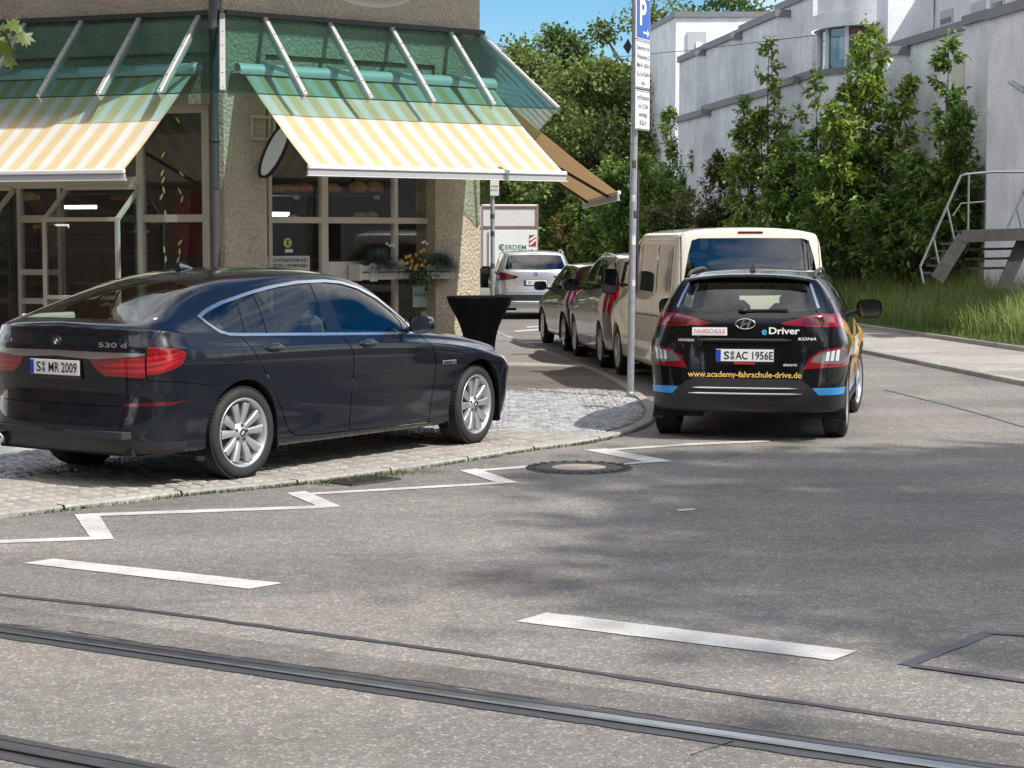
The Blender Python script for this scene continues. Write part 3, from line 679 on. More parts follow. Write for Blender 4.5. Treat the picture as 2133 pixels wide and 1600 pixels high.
def arch(b, root, cx, cz, r, mat_lip, mat_in, zb=.12, side=(-1, 1)):
    """wheel opening: hole in the panel, rolled lip, dark housing"""
    n = 36; arcp = [(cx + r * math.cos(math.pi * i / n), cz + r * math.sin(math.pi * i / n)) for i in range(n + 1)]
    poly = arcp + [(cx - r, zb), (cx + r, zb)]; b.cut('side', poly, 'hole', cond=lambda c, nn: c.y < -.45)
    for s in side:
        rows = []
        for x, z in [(cx + r, zb + .06)] + arcp + [(cx - r, zb + .06)]:
            p = b.at_side(x, max(z, .26)); rows.append([(x, s * -p.y, z), (x - (x - cx) * .03, s * -p.y - s * .02, z - .008), (x - (x - cx) * .03, s * -p.y - s * .10, z - .008)])
        mb = MB(); mb.grid(rows); mb.build('arch_lip', mat_lip, root)
        mb = MB(); R_ = r + .015; yo, yi = s * .80, s * .42
        rows = [[(cx + R_ * math.cos(a), y, cz + R_ * math.sin(a)) for a in np.linspace(-.35, math.pi + .35, 24)] for y in (yo + s * .08, yi)]; mb.grid(rows)
        mb.add([(cx, yi, cz)] + rows[1], [(0, i + 1, i + 2) for i in range(23)]); mb.build('wheel_housing', mat_in, root)
# ---------------------------------------------------------------- shared vehicle materials
def car_paint(name, col, metal=.0, flake=.0, rough=.35, coat=1.):
    if name in _MC: return _MC[name]
    m, nt, b = new_mat(name); b.inputs['Base Color'].default_value = (*col, 1); b.inputs['Metallic'].default_value = metal; b.inputs['Roughness'].default_value = rough
    b.inputs['Coat Weight'].default_value = coat; b.inputs['Coat Roughness'].default_value = .02; b.inputs['Coat IOR'].default_value = 1.47; b.inputs['Specular IOR Level'].default_value = .12
    v = coords(nt); d = tex(nt, 'noise', v, 1.6, 5, .6); r = ramp(nt, [(.35, (.02,) * 3), (.75, (.10,) * 3)]); nt.links.new(d.outputs[0], r.inputs[0]); nt.links.new(r.outputs[0], b.inputs['Coat Roughness'])
    if flake:
        vo = tex(nt, 'voro', v, 900); sx = nt.nodes.new('ShaderNodeSeparateColor'); nt.links.new(vo.outputs['Color'], sx.inputs[0])
        rr = ramp(nt, [(0, tuple(c * (1 - flake) for c in col)), (1, tuple(c * (1 + flake * 1.6) for c in col))]); nt.links.new(sx.outputs[0], rr.inputs[0]); nt.links.new(rr.outputs[0], b.inputs['Base Color'])
    _MC[name] = m; return m
K_BLACK = M('black_plastic', (.018, .018, .019), .45, var=.2, vs=12, bmp=.08, bs=300); K_GLOSS = M('gloss_black', (.008, .008, .009), .12, coat=.6); K_GAP = M('panel_gap_black', (.004, .004, .004), .8)
K_CHROME = M('chrome', (.72, .72, .73), .12, metal=1., var=.06, vs=6); K_SATIN = M('satin_aluminium', (.62, .63, .65), .25, metal=1., var=.05, vs=9)
def tyre_mat():
    m, nt, b = new_mat('tyre_rubber'); v = coords(nt); n = tex(nt, 'noise', v, 14, 4); r = ramp(nt, [(.3, (.012,) * 3), (.8, (.03, .029, .028))]); nt.links.new(n.outputs[0], r.inputs[0]); nt.links.new(r.outputs[0], b.inputs['Base Color']); b.inputs['Roughness'].default_value = .75; return m
K_TYRE = tyre_mat(); K_WELL = M('wheel_well_black', (.01, .01, .01), .9); K_ALLOY = M('alloy_silver', (.56, .57, .58), .34, metal=.75, coat=.3, var=.06, vs=10)
K_DISC = M('brake_steel', (.09, .085, .08), .45, metal=.8, var=.2, vs=15); K_RED = M('lamp_red', (.19, .004, .009), .12, coat=1.); K_RED2 = M('lamp_bright_red', (.40, .008, .014), .15, coat=1.); K_DRED = M('lamp_dark_red', (.09, .004, .008), .1, coat=1.)
K_CLEAR = M('lamp_clear', (.55, .55, .57), .15, coat=1.); K_SMOKE = M('lamp_smoke', (.13, .12, .125), .1, coat=1.)
K_GLASS = glass_mat('car_glass', (.74, .82, .77), .95); K_DARKG = glass_mat('car_glass_dark', (.34, .38, .38), 1., base=.06); K_PRIV = glass_mat('car_glass_privacy', (.05, .055, .06), 1., base=.06)
K_PLATE = M('plate_white', (.72, .72, .70), .35, coat=.2); K_EU = M('plate_blue', (.015, .05, .36), .35); K_INK = M('plate_ink', (.008, .008, .009), .5); K_SEAL = M('plate_seal', (.16, .17, .17), .4, var=.3, vs=60); K_WHITE = M('print_white', (.75, .75, .74), .45)
K_CREAM = M('seat_cream', (.42, .38, .30), .6, var=.1, vs=20); K_SEATD = M('seat_dark', (.03, .03, .032), .8, var=.2, vs=20); K_SHELF = M('parcel_shelf_pale', (.50, .50, .44), .8, var=.08, vs=10)
def wheel(root, x, side, rt, wt, rr, yo, style='ten', steer=0., z0=None, spoke_mat=None):
    """wheel > tyre, rim, spokes, hub; axis along y; yo = outer face"""
    z0 = rt if z0 is None else z0; hub = bpy.data.objects.new('wheel', None); COL.objects.link(hub); hub.parent = root; hub.location = (x, side * yo, z0); hub.rotation_euler = (0, 0, steer); hub.empty_display_size = .1
    s = side; sm = spoke_mat or K_ALLOY
    yi = lambda d: -s * d                                   # depth from the outer face inwards
    mb = MB(); sw = rt - rr
    mb.lathe([(rr - .004, yi(.018)), (rr + .012, yi(.008)), (rr + sw * .45, yi(-.002)), (rr + sw * .78, yi(.008)), (rt - .014, yi(.022)), (rt - .002, yi(.045)), (rt, yi(wt * .5)), (rt - .002, yi(wt - .045)), (rt - .014, yi(wt - .02)), (rr + .02, yi(wt)), (rr - .004, yi(wt - .02))], 56, 'y')
    for i in range(72):                                     # tread blocks
        a = i * math.tau / 72; R_ = Matrix.Rotation(-a, 3, 'Y')
        for d in (.048, wt - .048): mb.box(R_ @ Vector((rt - .003, yi(d), 0)), (.010, .05, rt * .066), R_)
    mb.build('tyre', K_TYRE, hub)
    mb = MB(); mb.lathe([(rr - .004, yi(.02)), (rr + .008, yi(.012)), (rr + .006, yi(.006)), (rr - .006, yi(.008)), (rr - .02, yi(.03)), (rr - .035, yi(.10)), (rr - .05, yi(wt - .03))], 48, 'y'); mb.build('rim', sm, hub)
    mb = MB(); mb.lathe([(.0, yi(.125)), (rr * .66, yi(.12)), (rr * .67, yi(.13))], 36, 'y'); mb.lathe([(rr * .67, yi(.14)), (rr - .05, yi(.16))], 30, 'y'); mb.build('brake_disc', K_DISC, hub)
    mb = MB()
    if style == 'ten':
        for i in range(10):
            a = i * math.tau / 10 + (.0 if i % 2 else .06); R_ = Matrix.Rotation(-a, 3, 'Y'); w0, w1 = .017, .035; rows = []
            for q in np.linspace(0, 1, 7):
                r_ = .05 + (rr - .028 - .05) * q; hw = w0 + (w1 - w0) * q ** .8; dp = .038 - .020 * math.sin(q * math.pi * .55); tw = .014 * s
                rows.append([R_ @ Vector(p) for p in ((r_, yi(dp + .045), -hw * .8), (r_, yi(dp + .010), -hw), (r_, yi(dp - .004 - tw * .2), -hw * .55), (r_, yi(dp + .006), hw * .1), (r_, yi(dp - .002), hw * .62), (r_, yi(dp + .012), hw), (r_, yi(dp + .045), hw * .8))])
            mb.grid(rows)
    else:
        k = {'five': 5, 'seven': 7}.get(style, 5)
        for i in range(k):
            a = i * math.tau / k + .3; R_ = Matrix.Rotation(-a, 3, 'Y'); rows = []
            for q in np.linspace(0, 1, 5):
                r_ = .05 + (rr - .075) * q; hw = .040 + .022 * q; dp = .035 - .012 * math.sin(q * 3)
                rows.append([R_ @ Vector(p) for p in ((r_, yi(dp + .05), -hw), (r_, yi(dp), -hw * .9), (r_, yi(dp - .005), 0), (r_, yi(dp), hw * .9), (r_, yi(dp + .05), hw))])
            mb.grid(rows)
    mb.build('spokes', sm, hub)
    mb = MB(); mb.lathe([(.0, yi(.022)), (.032, yi(.022)), (.036, yi(.03)), (.075, yi(.034)), (.085, yi(.07))], 28, 'y'); mb.build('hub', sm, hub)
    for i in range(5):
        a = i * math.tau / 5 + .2; mb = MB(); mb.lathe([(.0, yi(.027)), (.012, yi(.027)), (.013, yi(.05))], 10, 'y', (.058 * math.cos(a), 0, .058 * math.sin(a))); mb.build('wheel_nut', K_BLACK, hub)
    return hub
def roundel(par, c, ex, ey, r, name='roundel_badge'):
    """round badge: dark ring, quartered blue and white centre"""
    ex, ey = Vector(ex).normalized(), Vector(ey).normalized(); n = ex.cross(ey); c = Vector(c); mb = MB()
    P_ = lambda rad, a, h: c + (ex * math.cos(a) + ey * math.sin(a)) * rad + n * h
    for (r0, r1, h, mi) in ((.92, 1.0, .004, 2), (.58, .92, .0035, 0), (.54, .58, .004, 2)):
        mb.cur = mi
        for k in range(32): a, b_ = k * math.tau / 32, (k + 1) * math.tau / 32; mb.add([P_(r * r0, a, h), P_(r * r1, a, h), P_(r * r1, b_, h), P_(r * r0, b_, h)], [(0, 1, 2, 3)])
    for q in range(4):
        mb.cur = 1 if q % 2 else 3
        for k in range(8): a, b_ = (q + k / 8) * math.pi / 2, (q + (k + 1) / 8) * math.pi / 2; mb.add([c + n * .0035, P_(r * .54, a, .0035), P_(r * .54, b_, .0035)], [(0, 1, 2)])
    mb.cur = 2
    for k in range(32): a, b_ = k * math.tau / 32, (k + 1) * math.tau / 32; mb.add([P_(r, a, .004), P_(r, a, -.006), P_(r, b_, -.006), P_(r, b_, .004)], [(0, 1, 2, 3)])
    return mb.build(name, [K_GLOSS, M('badge_blue', (.02, .10, .42), .2, coat=1.), K_CHROME, M('badge_white', (.75, .76, .78), .2, coat=1.)], par)
def plate(par, c, ex, ey, a, b_, w_=.52, h_=.11, holder=True):
    ex, ey = Vector(ex).normalized(), Vector(ey).normalized(); n = ex.cross(ey); c = Vector(c); R_ = Matrix((ex, ey, n)).transposed()
    mb = MB(); mb.box(c, (w_, h_, .006), R_, .002); p = mb.build('licence_plate', K_PLATE, par)
    if holder: mb = MB(); mb.box(c - n * .008 - ey * .008, (w_ + .022, h_ + .036, .010), R_, .003); mb.build('plate_holder', K_GLOSS, par)
    mb = MB(); mb.box(c - ex * (w_ / 2 - .022) + n * .0035, (.042, h_ - .006, .002), R_); mb.build('euro_band', K_EU, p)
    if a:
        k = w_ / .52
        text('lettering', a, .10, K_INK, p, c - ex * .165 * k - ey * .004, ex, ey, .012, .05 * len(a) * k, lift=.005)
        text('lettering', b_, .10, K_INK, p, c + ex * .088 * k - ey * .004, ex, ey, .012, (.044 * len(b_) - .012) * k, lift=.005)
        for s_ in (-1, 1):
            mb = MB(); cc = c - ex * .112 * k + ey * .021 * s_ + n * .0045; mb.add([cc] + [cc + (ex * math.cos(t) + ey * math.sin(t)) * .019 for t in np.linspace(0, math.tau, 17)], [(0, i + 1, i + 2) for i in range(16)]); mb.build('seal', K_SEAL, p)
    return p
def seats(root, xs, y_, zseat, mat, h=.62, w_=.5):
    for x in xs:
        for s in (-1, 1):
            st = MB(); st.box((x + .1, s * y_, zseat), (.5, w_, .16), None, .06); R_ = Matrix.Rotation(-.24, 3, 'Y'); st.box((x - .20, s * y_, zseat + h * .48), (.15, w_ * .96, h), R_, .06); o = st.build('seat', mat, root)
            hr = MB(); hr.box((x - .29, s * y_, zseat + h * .98), (.10, .27, .19), R_, .045); hr.tube([(x - .26, s * y_ - .06, zseat + h * .7), (x - .29, s * y_ - .06, zseat + h)], .008, 6); hr.tube([(x - .26, s * y_ + .06, zseat + h * .7), (x - .29, s * y_ + .06, zseat + h)], .008, 6); hr.build('headrest', mat, o)
def steering(root, x, y_, z, mat=None):
    mb = MB(); R_ = Matrix.Rotation(math.radians(62), 3, 'Y'); pts = [Vector((x, y_, z)) + R_ @ Vector((.18 * math.cos(a), .18 * math.sin(a), 0)) for a in np.linspace(0, math.tau, 25)]
    mb.tube(pts, .016, 8, False); mb.ellipsoid((x, y_, z), (.07, .07, .03), 10, 6, R_); mb.bar(Vector((x, y_ - .17, z)), Vector((x, y_ + .17, z)), .03, .02); mb.build('steering_wheel', mat or K_BLACK, root)
def underbody(root, x0, x1, y_, z=.25, name='underbody'):
    mb = MB(); mb.box(((x0 + x1) / 2, 0, z + .03), (x1 - x0, 2 * y_, .06)); mb.build(name, K_WELL, root)
def mirror_cap(root, b, x, z, s, paint, out=.17, sz=(.16, .21, .15)):
    p = b.at_side(x, z); y0 = s * -p.y
    m_ = MB(); m_.bar((x, y0, z), (x + .02, y0 + s * .10, z + .02), .07, .04, bev=.012); arm = m_.build('door_mirror', K_BLACK, root)
    mb = MB(); c_ = Vector((x + .02, y0 + s * out, z + .05)); rows = []
    for q in np.linspace(0, 1, 7):
        k = math.sqrt(max(0, 1 - (q * 1.0) ** 2.6)); rows.append([c_ + Vector((sz[0] * (-.42 + .95 * q), (sz[1] / 2) * (.25 + .75 * k) * math.copysign(abs(math.cos(t)) ** .6, math.cos(t)), (sz[2] / 2) * (.2 + .8 * k) * math.copysign(abs(math.sin(t)) ** .6, math.sin(t)))) for t in np.linspace(0, math.tau, 17)[:-1]])
    mb.grid(rows, True, True); mb.add(rows[-1], [tuple(range(16))]); mb.build('mirror_cap', paint, arm)
    mb = MB(); g = [p_ + Vector((.004, 0, 0)) - (p_ - c_) * .08 for p_ in rows[0]]; mb.add(g, [tuple(range(16))]); mb.build('mirror_glass', M('mirror_glass', (.22, .23, .25), .03, metal=1.), arm)
# ================================================================ dark saloon parked on the pavement
def big_saloon():
    pa, pb = G(509, 998, ZS), G(990, 925, ZS); hd = math.atan2(pb.x - pa.x, pb.y - pa.y); o = pa + Vector((-math.cos(hd), math.sin(hd), 0)) * .92
    root = thing('parked_car', 'dark blue-black fastback saloon parked on the pavement in front of the bakery', 'car', (o.x, o.y, ZS), math.pi / 2 - hd)
    sp = dict(kcl=5, xr=-.52, xf=3.30, nr=3.1, nf=2.5,
        stations=[-.52, -.36, -.2, 0., .2, .45, .7, .95, 1.2, 1.4, 1.6, 1.8, 2.0, 2.2, 2.4, 2.55, 2.75, 2.95, 3.12, 3.30],
        W=[(-1.1, .925), (-.6, .94), (0, .952), (.5, .945), (1.5, .94), (2.4, .942), (3.07, .952), (3.5, .94), (4, .93)],
        zs=[(-1.1, .30), (-.75, .285), (-.42, .235), (.3, .205), (2.7, .20), (3.4, .20), (3.95, .24)],
        zcr=[(-1.1, 1.03), (-.6, 1.012), (0, .995), (.6, .978), (1.3, .962), (2.0, .94), (2.43, .918), (2.94, .86), (3.3, .79), (3.9, .68)],
        zb=[(-1.1, 1.155), (-.9, 1.155), (-.5, 1.125), (-.2, 1.10), (0, 1.088), (.8, 1.068), (1.3, 1.048), (2.06, 1.018), (2.5, .985), (2.8, .955), (3.2, .895), (3.6, .80), (3.9, .71)],
        yb=[(-1.1, .865), (-.8, .875), (-.5, .885), (0, .90), (.8, .905), (1.3, .905), (2.06, .90), (2.5, .885), (2.8, .875), (3.2, .855), (3.6, .80), (3.9, .75)],
        zr=[(-1.1, 1.165), (-.9, 1.18), (-.5, 1.262), (-.25, 1.322), (0, 1.385), (.33, 1.447), (.6, 1.485), (.95, 1.515), (1.25, 1.515), (1.45, 1.495), (1.65, 1.45), (1.85, 1.365), (2.1, 1.20), (2.3, 1.08), (2.5, 1.015), (2.8, .975), (3.2, .925), (3.6, .835), (3.9, .72)],
        yr=[(-1.1, .83), (-.9, .80), (-.5, .735), (-.25, .705), (0, .69), (.33, .675), (.85, .66), (1.25, .655), (1.45, .66), (1.65, .675), (1.85, .70), (2.1, .75), (2.3, .78), (2.5, .79), (2.8, .77), (3.2, .73), (3.6, .66), (3.9, .6)],
        zc=[(-1.1, 1.20), (-1.0, 1.205), (-.92, 1.215), (-.8, 1.252), (-.5, 1.37), (-.25, 1.46), (0, 1.525), (.3, 1.572), (.7, 1.592), (1.1, 1.588), (1.4, 1.565), (1.6, 1.52), (1.85, 1.43), (2.1, 1.312), (2.35, 1.175), (2.5, 1.085), (2.62, 1.045), (2.8, 1.025), (3.2, .975), (3.6, .89), (3.8, .80), (3.95, .73)],
        tail=[(.2, -.97), (.3, -1.02), (.40, -1.05), (.57, -1.06), (.605, -1.055), (.635, -1.018), (.72, -1.008), (.82, -1.018), (.93, -1.024), (1.0, -1.02), (1.08, -.995), (1.16, -.99)],
        nose=[(.2, 3.78), (.3, 3.88), (.5, 3.92), (.7, 3.90), (.8, 3.84), (.95, 3.7)], sharp={4: .55, 6: .55, 8: .15}, dw=.035, subk=[2, 3, 4, 7, 5, 2, 5, 5, 3, 4, 5])
    b = Body(sp); paint = car_paint('dark_blue_black_paint', (.0055, .0068, .0115), 0., .3, .25)
    W_ = [(-.355, 1.24), (-.225, 1.29), (-.038, 1.342), (.332, 1.413), (.54, 1.445), (.885, 1.479), (1.23, 1.484), (1.433, 1.468), (1.635, 1.422), (1.849, 1.332), (2.088, 1.165), (2.16, 1.08), (2.17, 1.010), (1.997, 1.012), (1.189, 1.040), (.4, 1.068), (.0, 1.082), (-.13, 1.09), (-.22, 1.115), (-.30, 1.175)]
    def inset(poly, d):
        p = [np.array(q) for q in poly]; n = len(p); out = []; area = sum(p[i][0] * p[(i + 1) % n][1] - p[(i + 1) % n][0] * p[i][1] for i in range(n))
        for i in range(n):
            e1 = p[i] - p[i - 1]; e2 = p[(i + 1) % n] - p[i]; e1 /= np.linalg.norm(e1); e2 /= np.linalg.norm(e2); k = math.copysign(1, area); n1 = np.array([-e1[1], e1[0]]) * k; n2 = np.array([-e2[1], e2[0]]) * k; m_ = n1 + n2; m_ /= max(.35, m_ @ n1); out.append(tuple(p[i] + m_ * d))
        return out
    Wd = W_
    # doors
    b.cut('side', [(-.003, 1.2), (-.003, 1.078), (.048, 1.015), (.165, .865), (.291, .71), (.403, .543), (.499, .374), (.57, .30), (.726, .273), (1.281, .262), (1.291, .58), (1.299, .849), (1.249, .963), (1.151, 1.05), (1.15, 1.2)], 'rear_door')
    b.cut('side', [(1.15, 1.2), (1.151, 1.05), (1.249, .963), (1.299, .849), (1.291, .58), (1.281, .262), (2.369, .25), (2.38, .438), (2.418, .733), (2.357, .901), (2.226, 1.001), (2.2, 1.1)], 'front_door')
    b.cut('rear', [(0, 1.13), (.70, 1.13), (.845, 1.19), (.80, .99), (.796, .808), (.70, .66), (.662, .612), (0, .612)], 'boot_lid', cond=lambda c, n: c.x < -.85 and c.z < 1.17)
    b.cut('rear', [(0, .598), (1.1, .598), (1.1, .1), (0, .1)], 'rear_bumper', cond=lambda c, n: c.x < -.42)
    for ln in ([(-.003, 1.078), (.048, 1.015), (.165, .865), (.291, .71), (.403, .543), (.499, .374), (.57, .30), (.726, .273), (1.281, .262), (2.369, .25)], [(1.151, 1.05), (1.249, .963), (1.299, .849), (1.291, .58), (1.281, .262)], [(2.226, 1.005), (2.357, .901), (2.418, .733), (2.38, .438), (2.369, .25)]): b.gap('side', ln, .009, smooth=4)
    b.gap('side', [(-.299, 1.045), (-.06, 1.04), (-.035, 1.02), (-.022, .905), (-.05, .898), (-.262, .905), (-.285, .92), (-.299, 1.045)], .006, part='fuel_flap_gap')
    b.gap('rear', [(.845, 1.17), (.80, .99), (.796, .808), (.70, .66), (.662, .606), (0, .606)], .008, cond=lambda c, n: c.x < -.75)
    b.gap('side', [(-.95, .80), (-.7, .78), (-.36, .735)], .006)
    b.gap('top', [(2.52, 0), (2.50, .3), (2.42, .6), (2.30, .78)], .010)
    # side glass in its bright surround
    b.cut('side', Wd, 'window_trim'); b.cut('side', inset(Wd, .022), 'pillar_trim')
    b.cut('side', [(-.285, 1.235), (-.124, 1.29), (.125, 1.352), (.052, 1.105), (-.13, 1.112), (-.20, 1.14)], 'quarter_window')
    b.cut('side', [(.175, 1.362), (.335, 1.392), (.305, 1.092), (.088, 1.103)], 'vent_window'); b.cut('side', [(.362, 1.396), (.65, 1.436), (1.04, 1.46), (1.015, 1.068), (.334, 1.092)], 'rear_door_window')
    b.cut('side', [(1.185, 1.462), (1.397, 1.45), (1.601, 1.405), (1.80, 1.318), (1.975, 1.205), (2.04, 1.12), (2.02, 1.033), (1.205, 1.06)], 'front_door_window')
    # rear glass with its dark border, windscreen
    b.cut('top', [(-.905, 0), (-.895, .35), (-.86, .62), (-.80, .70), (-.45, .70), (-.10, .655), (-.02, .60), (.0, .3), (.0, 0)], 'rear_glass_border'); b.cut('top', [(-.865, 0), (-.85, .35), (-.82, .60), (-.76, .645), (-.45, .635), (-.19, .59), (-.13, .52), (-.11, .25), (-.11, 0)], 'rear_window')
    b.cut('top', [(1.52, 0), (1.53, .3), (1.60, .58), (2.28, .74), (2.44, .55), (2.5, .25), (2.51, 0)], 'windscreen')
    b.cut('top', [(.10, 0), (.10, .46), (.16, .52), (1.35, .52), (1.41, .46), (1.41, 0)], 'sunroof')
    # rear lamps, bright bar, reflectors, front lamp
    b.cut('rear', [(0, 1.0), (.798, .992), (.798, .973), (.42, .943), (.34, .943), (0, .958)], 'boot_bar', only=['boot_lid'])
    b.cut('rear', [(.35, .940), (.42, .941), (.792, .971), (.790, .814), (.49, .823), (.43, .85), (.38, .895)], 'tail_lamp', only=['boot_lid'])
    b.cut('side', [(-1.2, 1.047), (-.783, 1.033), (-.66, 1.005), (-.634, .985), (-.66, .92), (-.72, .88), (-.853, .838), (-1.0, .822), (-1.2, .815)], 'tail_lamp', cond=lambda c, n: c.y < -.805)
    b.gap('rear', [(.800, 1.04), (.796, .80)], .010, cond=lambda c, n: c.x < -.75)
    for z0_, z1_ in ((.905, .893), (.868, .856)): b.cut('rear', [(.46, z0_), (.785, z0_ + .012), (.785, z1_ + .012), (.47, z1_)], 'lamp_strip', only=['tail_lamp'])
    for dz in (0, -.045, -.09): b.cut('side', [(-1.2, .965 + dz), (-.9, .965 + dz), (-.78, .985 + dz * .8), (-.70, .99 + dz * .5), (-.72, .972 + dz * .6), (-.80, .96 + dz * .9), (-.9, .943 + dz), (-1.2, .943 + dz)], 'lamp_strip', only=['tail_lamp'])
    b.cut('rear', [(.626, .603), (.655, .63), (.93, .638), (.90, .612)], 'reflector', cond=lambda c, n: c.x < -.5)
    b.cut('rear', [(0, .385), (.45, .375), (.95, .34), (1.0, .1), (0, .1)], 'lower_bumper', cond=lambda c, n: c.x < -.62 and c.z < .42)
    b.cut('side', [(3.36, .80), (3.50, .815), (3.75, .74), (3.86, .66), (3.84, .60), (3.7, .62), (3.5, .70)], 'head_lamp', cond=lambda c, n: c.y < -.35 and c.x > 3.3)
    b.cut('rear', [(0, .40), (.62, .40), (.55, .24), (0, .24)], 'front_intake', cond=lambda c, n: c.x > 3.6)
    arch(b, root, 0., .352, .405, paint, K_WELL); arch(b, root, 3.05, .352, .405, paint, K_WELL)
    P = b.emit(root, dict(body=paint, window_trim=K_SATIN, pillar_trim=K_GLOSS, quarter_window=K_DARKG, vent_window=K_DARKG, rear_door_window=K_DARKG, front_door_window=K_DARKG, rear_glass_border=K_GLOSS, rear_window=K_GLASS, windscreen=K_GLASS, sunroof=K_GLOSS,
        boot_bar=M('boot_bar_satin', (.50, .50, .51), .28, metal=1.), tail_lamp=K_RED, lamp_strip=K_RED2, reflector=K_DRED, panel_gap=K_GAP, fuel_flap_gap=K_GAP, lower_bumper=K_BLACK, head_lamp=K_CLEAR, front_intake=K_BLACK),
        off=dict(panel_gap=-.007, fuel_flap_gap=-.004, window_trim=.005, quarter_window=-.004, vent_window=-.004, rear_door_window=-.005, front_door_window=-.005, boot_bar=.008, lamp_strip=.002, tail_lamp=.003, rear_window=-.001, reflector=.002),
        split=('front_door', 'rear_door', 'quarter_window', 'vent_window', 'rear_door_window', 'front_door_window', 'window_trim', 'tail_lamp', 'reflector', 'head_lamp', 'lamp_strip', 'pillar_trim', 'fuel_flap_gap'))
    # wheels
    for x, st in ((0., 0.), (3.05, .10)):
        for s in (-1, 1):
            h = wheel(root, x, s, .352, .245, .258, .928, 'ten', st); roundel(h, (0, s * -.0205, 0), (-s * 1., 0, 0) if s < 0 else (-1, 0, 0), (0, 0, 1), .03, 'hub_badge')
    underbody(root, -.95, 3.6, .70, .24); seats(root, (.35, 1.55), .37, .55, K_CREAM, .66, .52); steering(root, 2.05, .37, .98)
    mb = MB(); mb.box((2.35, 0, .93), (.5, 1.45, .16), None, .05); mb.build('dashboard', K_BLACK, root)
    mb = MB(); mb.box((-.46, 0, 1.085), (.78, 1.34, .03), None, .01); mb.build('parcel_shelf', K_SHELF, root)
    for s in (-1, 1): mb = MB(); mb.box((-.45, s * .71, 1.12), (.55, .05, .24), Matrix.Rotation(s * .12, 3, 'X'), .02); mb.build('interior_panel', K_SHELF, root)
    mb = MB(); mb.box((.55, 0, .40), (3.2, 1.4, .05)); mb.build('cabin_floor', K_SEATD, root)
    mb = MB(); mb.box((1.72, 0, 1.46), (.04, .24, .065), None, .015); mb.build('rear_view_mirror', K_BLACK, root)
    # badges, plate, handles, mirrors, aerial, pipe
    rx = lambda y, z, d=.003: b.at_rear(y, z) + Vector((-d, 0, 0)); ex, ey = (0, -1, 0), (0.0, 0, 1)
    plate(root, rx(0, .872, .016), ex, ey, 'S', 'MR 2009'); roundel(root, rx(.0, 1.062, .002), ex, (.05, 0, 1), .042)
    text('lettering', '530 d', .05, K_CHROME, root, rx(-.57, 1.048, .024), (.14, -1, 0), ey, .02, .25); text('lettering', 'GT', .05, K_CHROME, root, rx(.52, 1.055, .018), (-.1, -1, 0), ey, .02, .09)
    for s in (-1, 1):
        for x, z in ((.32, .978), (1.49, .958)):
            p = b.at_side(x, z); y0 = s * -p.y; mb = MB(); mb.ellipsoid((x, y0 - s * .004, z), (.115, .012, .042), 20, 8); mb.build('handle_recess', K_GLOSS, root)
            mb = MB(); rows = []
            for q in np.linspace(-1, 1, 9):
                k = math.sqrt(max(.04, 1 - q * q)); rows.append([(x + q * .11, y0 + s * (.020 * k ** .5 + .012 * k * math.cos(t)), z + .006 + .017 * k * math.sin(t)) for t in np.linspace(0, math.tau, 11)[:-1]])
            mb.grid(rows, True, True); h = mb.build('door_handle', paint, root); mb = MB(); mb.bar((x - .09, y0 + s * .034, z + .008), (x + .09, y0 + s * .034, z + .008), .003, .007); mb.build('handle_strip', K_CHROME, h)
        mirror_cap(root, b, 2.08, 1.05, s, paint)
        p = b.at_side(2.60, .75); mb = MB(); mb.box((2.60, s * -p.y + s * .004, .752), (.20, .008, .034), None, .004); ba = mb.build('side_badge', K_CHROME, root)
        mb = MB(); mb.box((2.57, s * -p.y + s * .009, .752), (.10, .003, .018)); mb.build('badge_inlay', K_BLACK, ba)
        if s > 0: mb = MB(); mb.lathe([(.040, -1.075), (.047, -1.078), (.047, -.95), (.04, -.95), (.04, -1.075)], 20, 'x', (0, s * .62, .315)); mb.build('tail_pipe', K_CHROME, root)
    p = b.at_top(.33, 0); mb = MB(); rows = []
    for q in np.linspace(0, 1, 8):
        hh = .065 * (1 - q) ** .8; ww = .028 * (1 - q * .8); rows.append([(p.x - .07 + q * .2, ww, p.z + .0 + q * .004), (p.x - .07 + q * .2 + .02 * (1 - q), ww * .25, p.z + hh), (p.x - .07 + q * .2 + .02 * (1 - q), -ww * .25, p.z + hh), (p.x - .07 + q * .2, -ww, p.z + q * .004)])
    mb.grid(rows, True); mb.add(rows[0], [(0, 1, 2, 3)]); mb.build('aerial_fin', paint, root)
    mb = MB(); mb.bar((2.16, -.83, 1.14), (2.0, -.845, 1.02), .004, .012); mb.build('mirror_triangle', K_BLACK, root)
    return root
big_saloon()
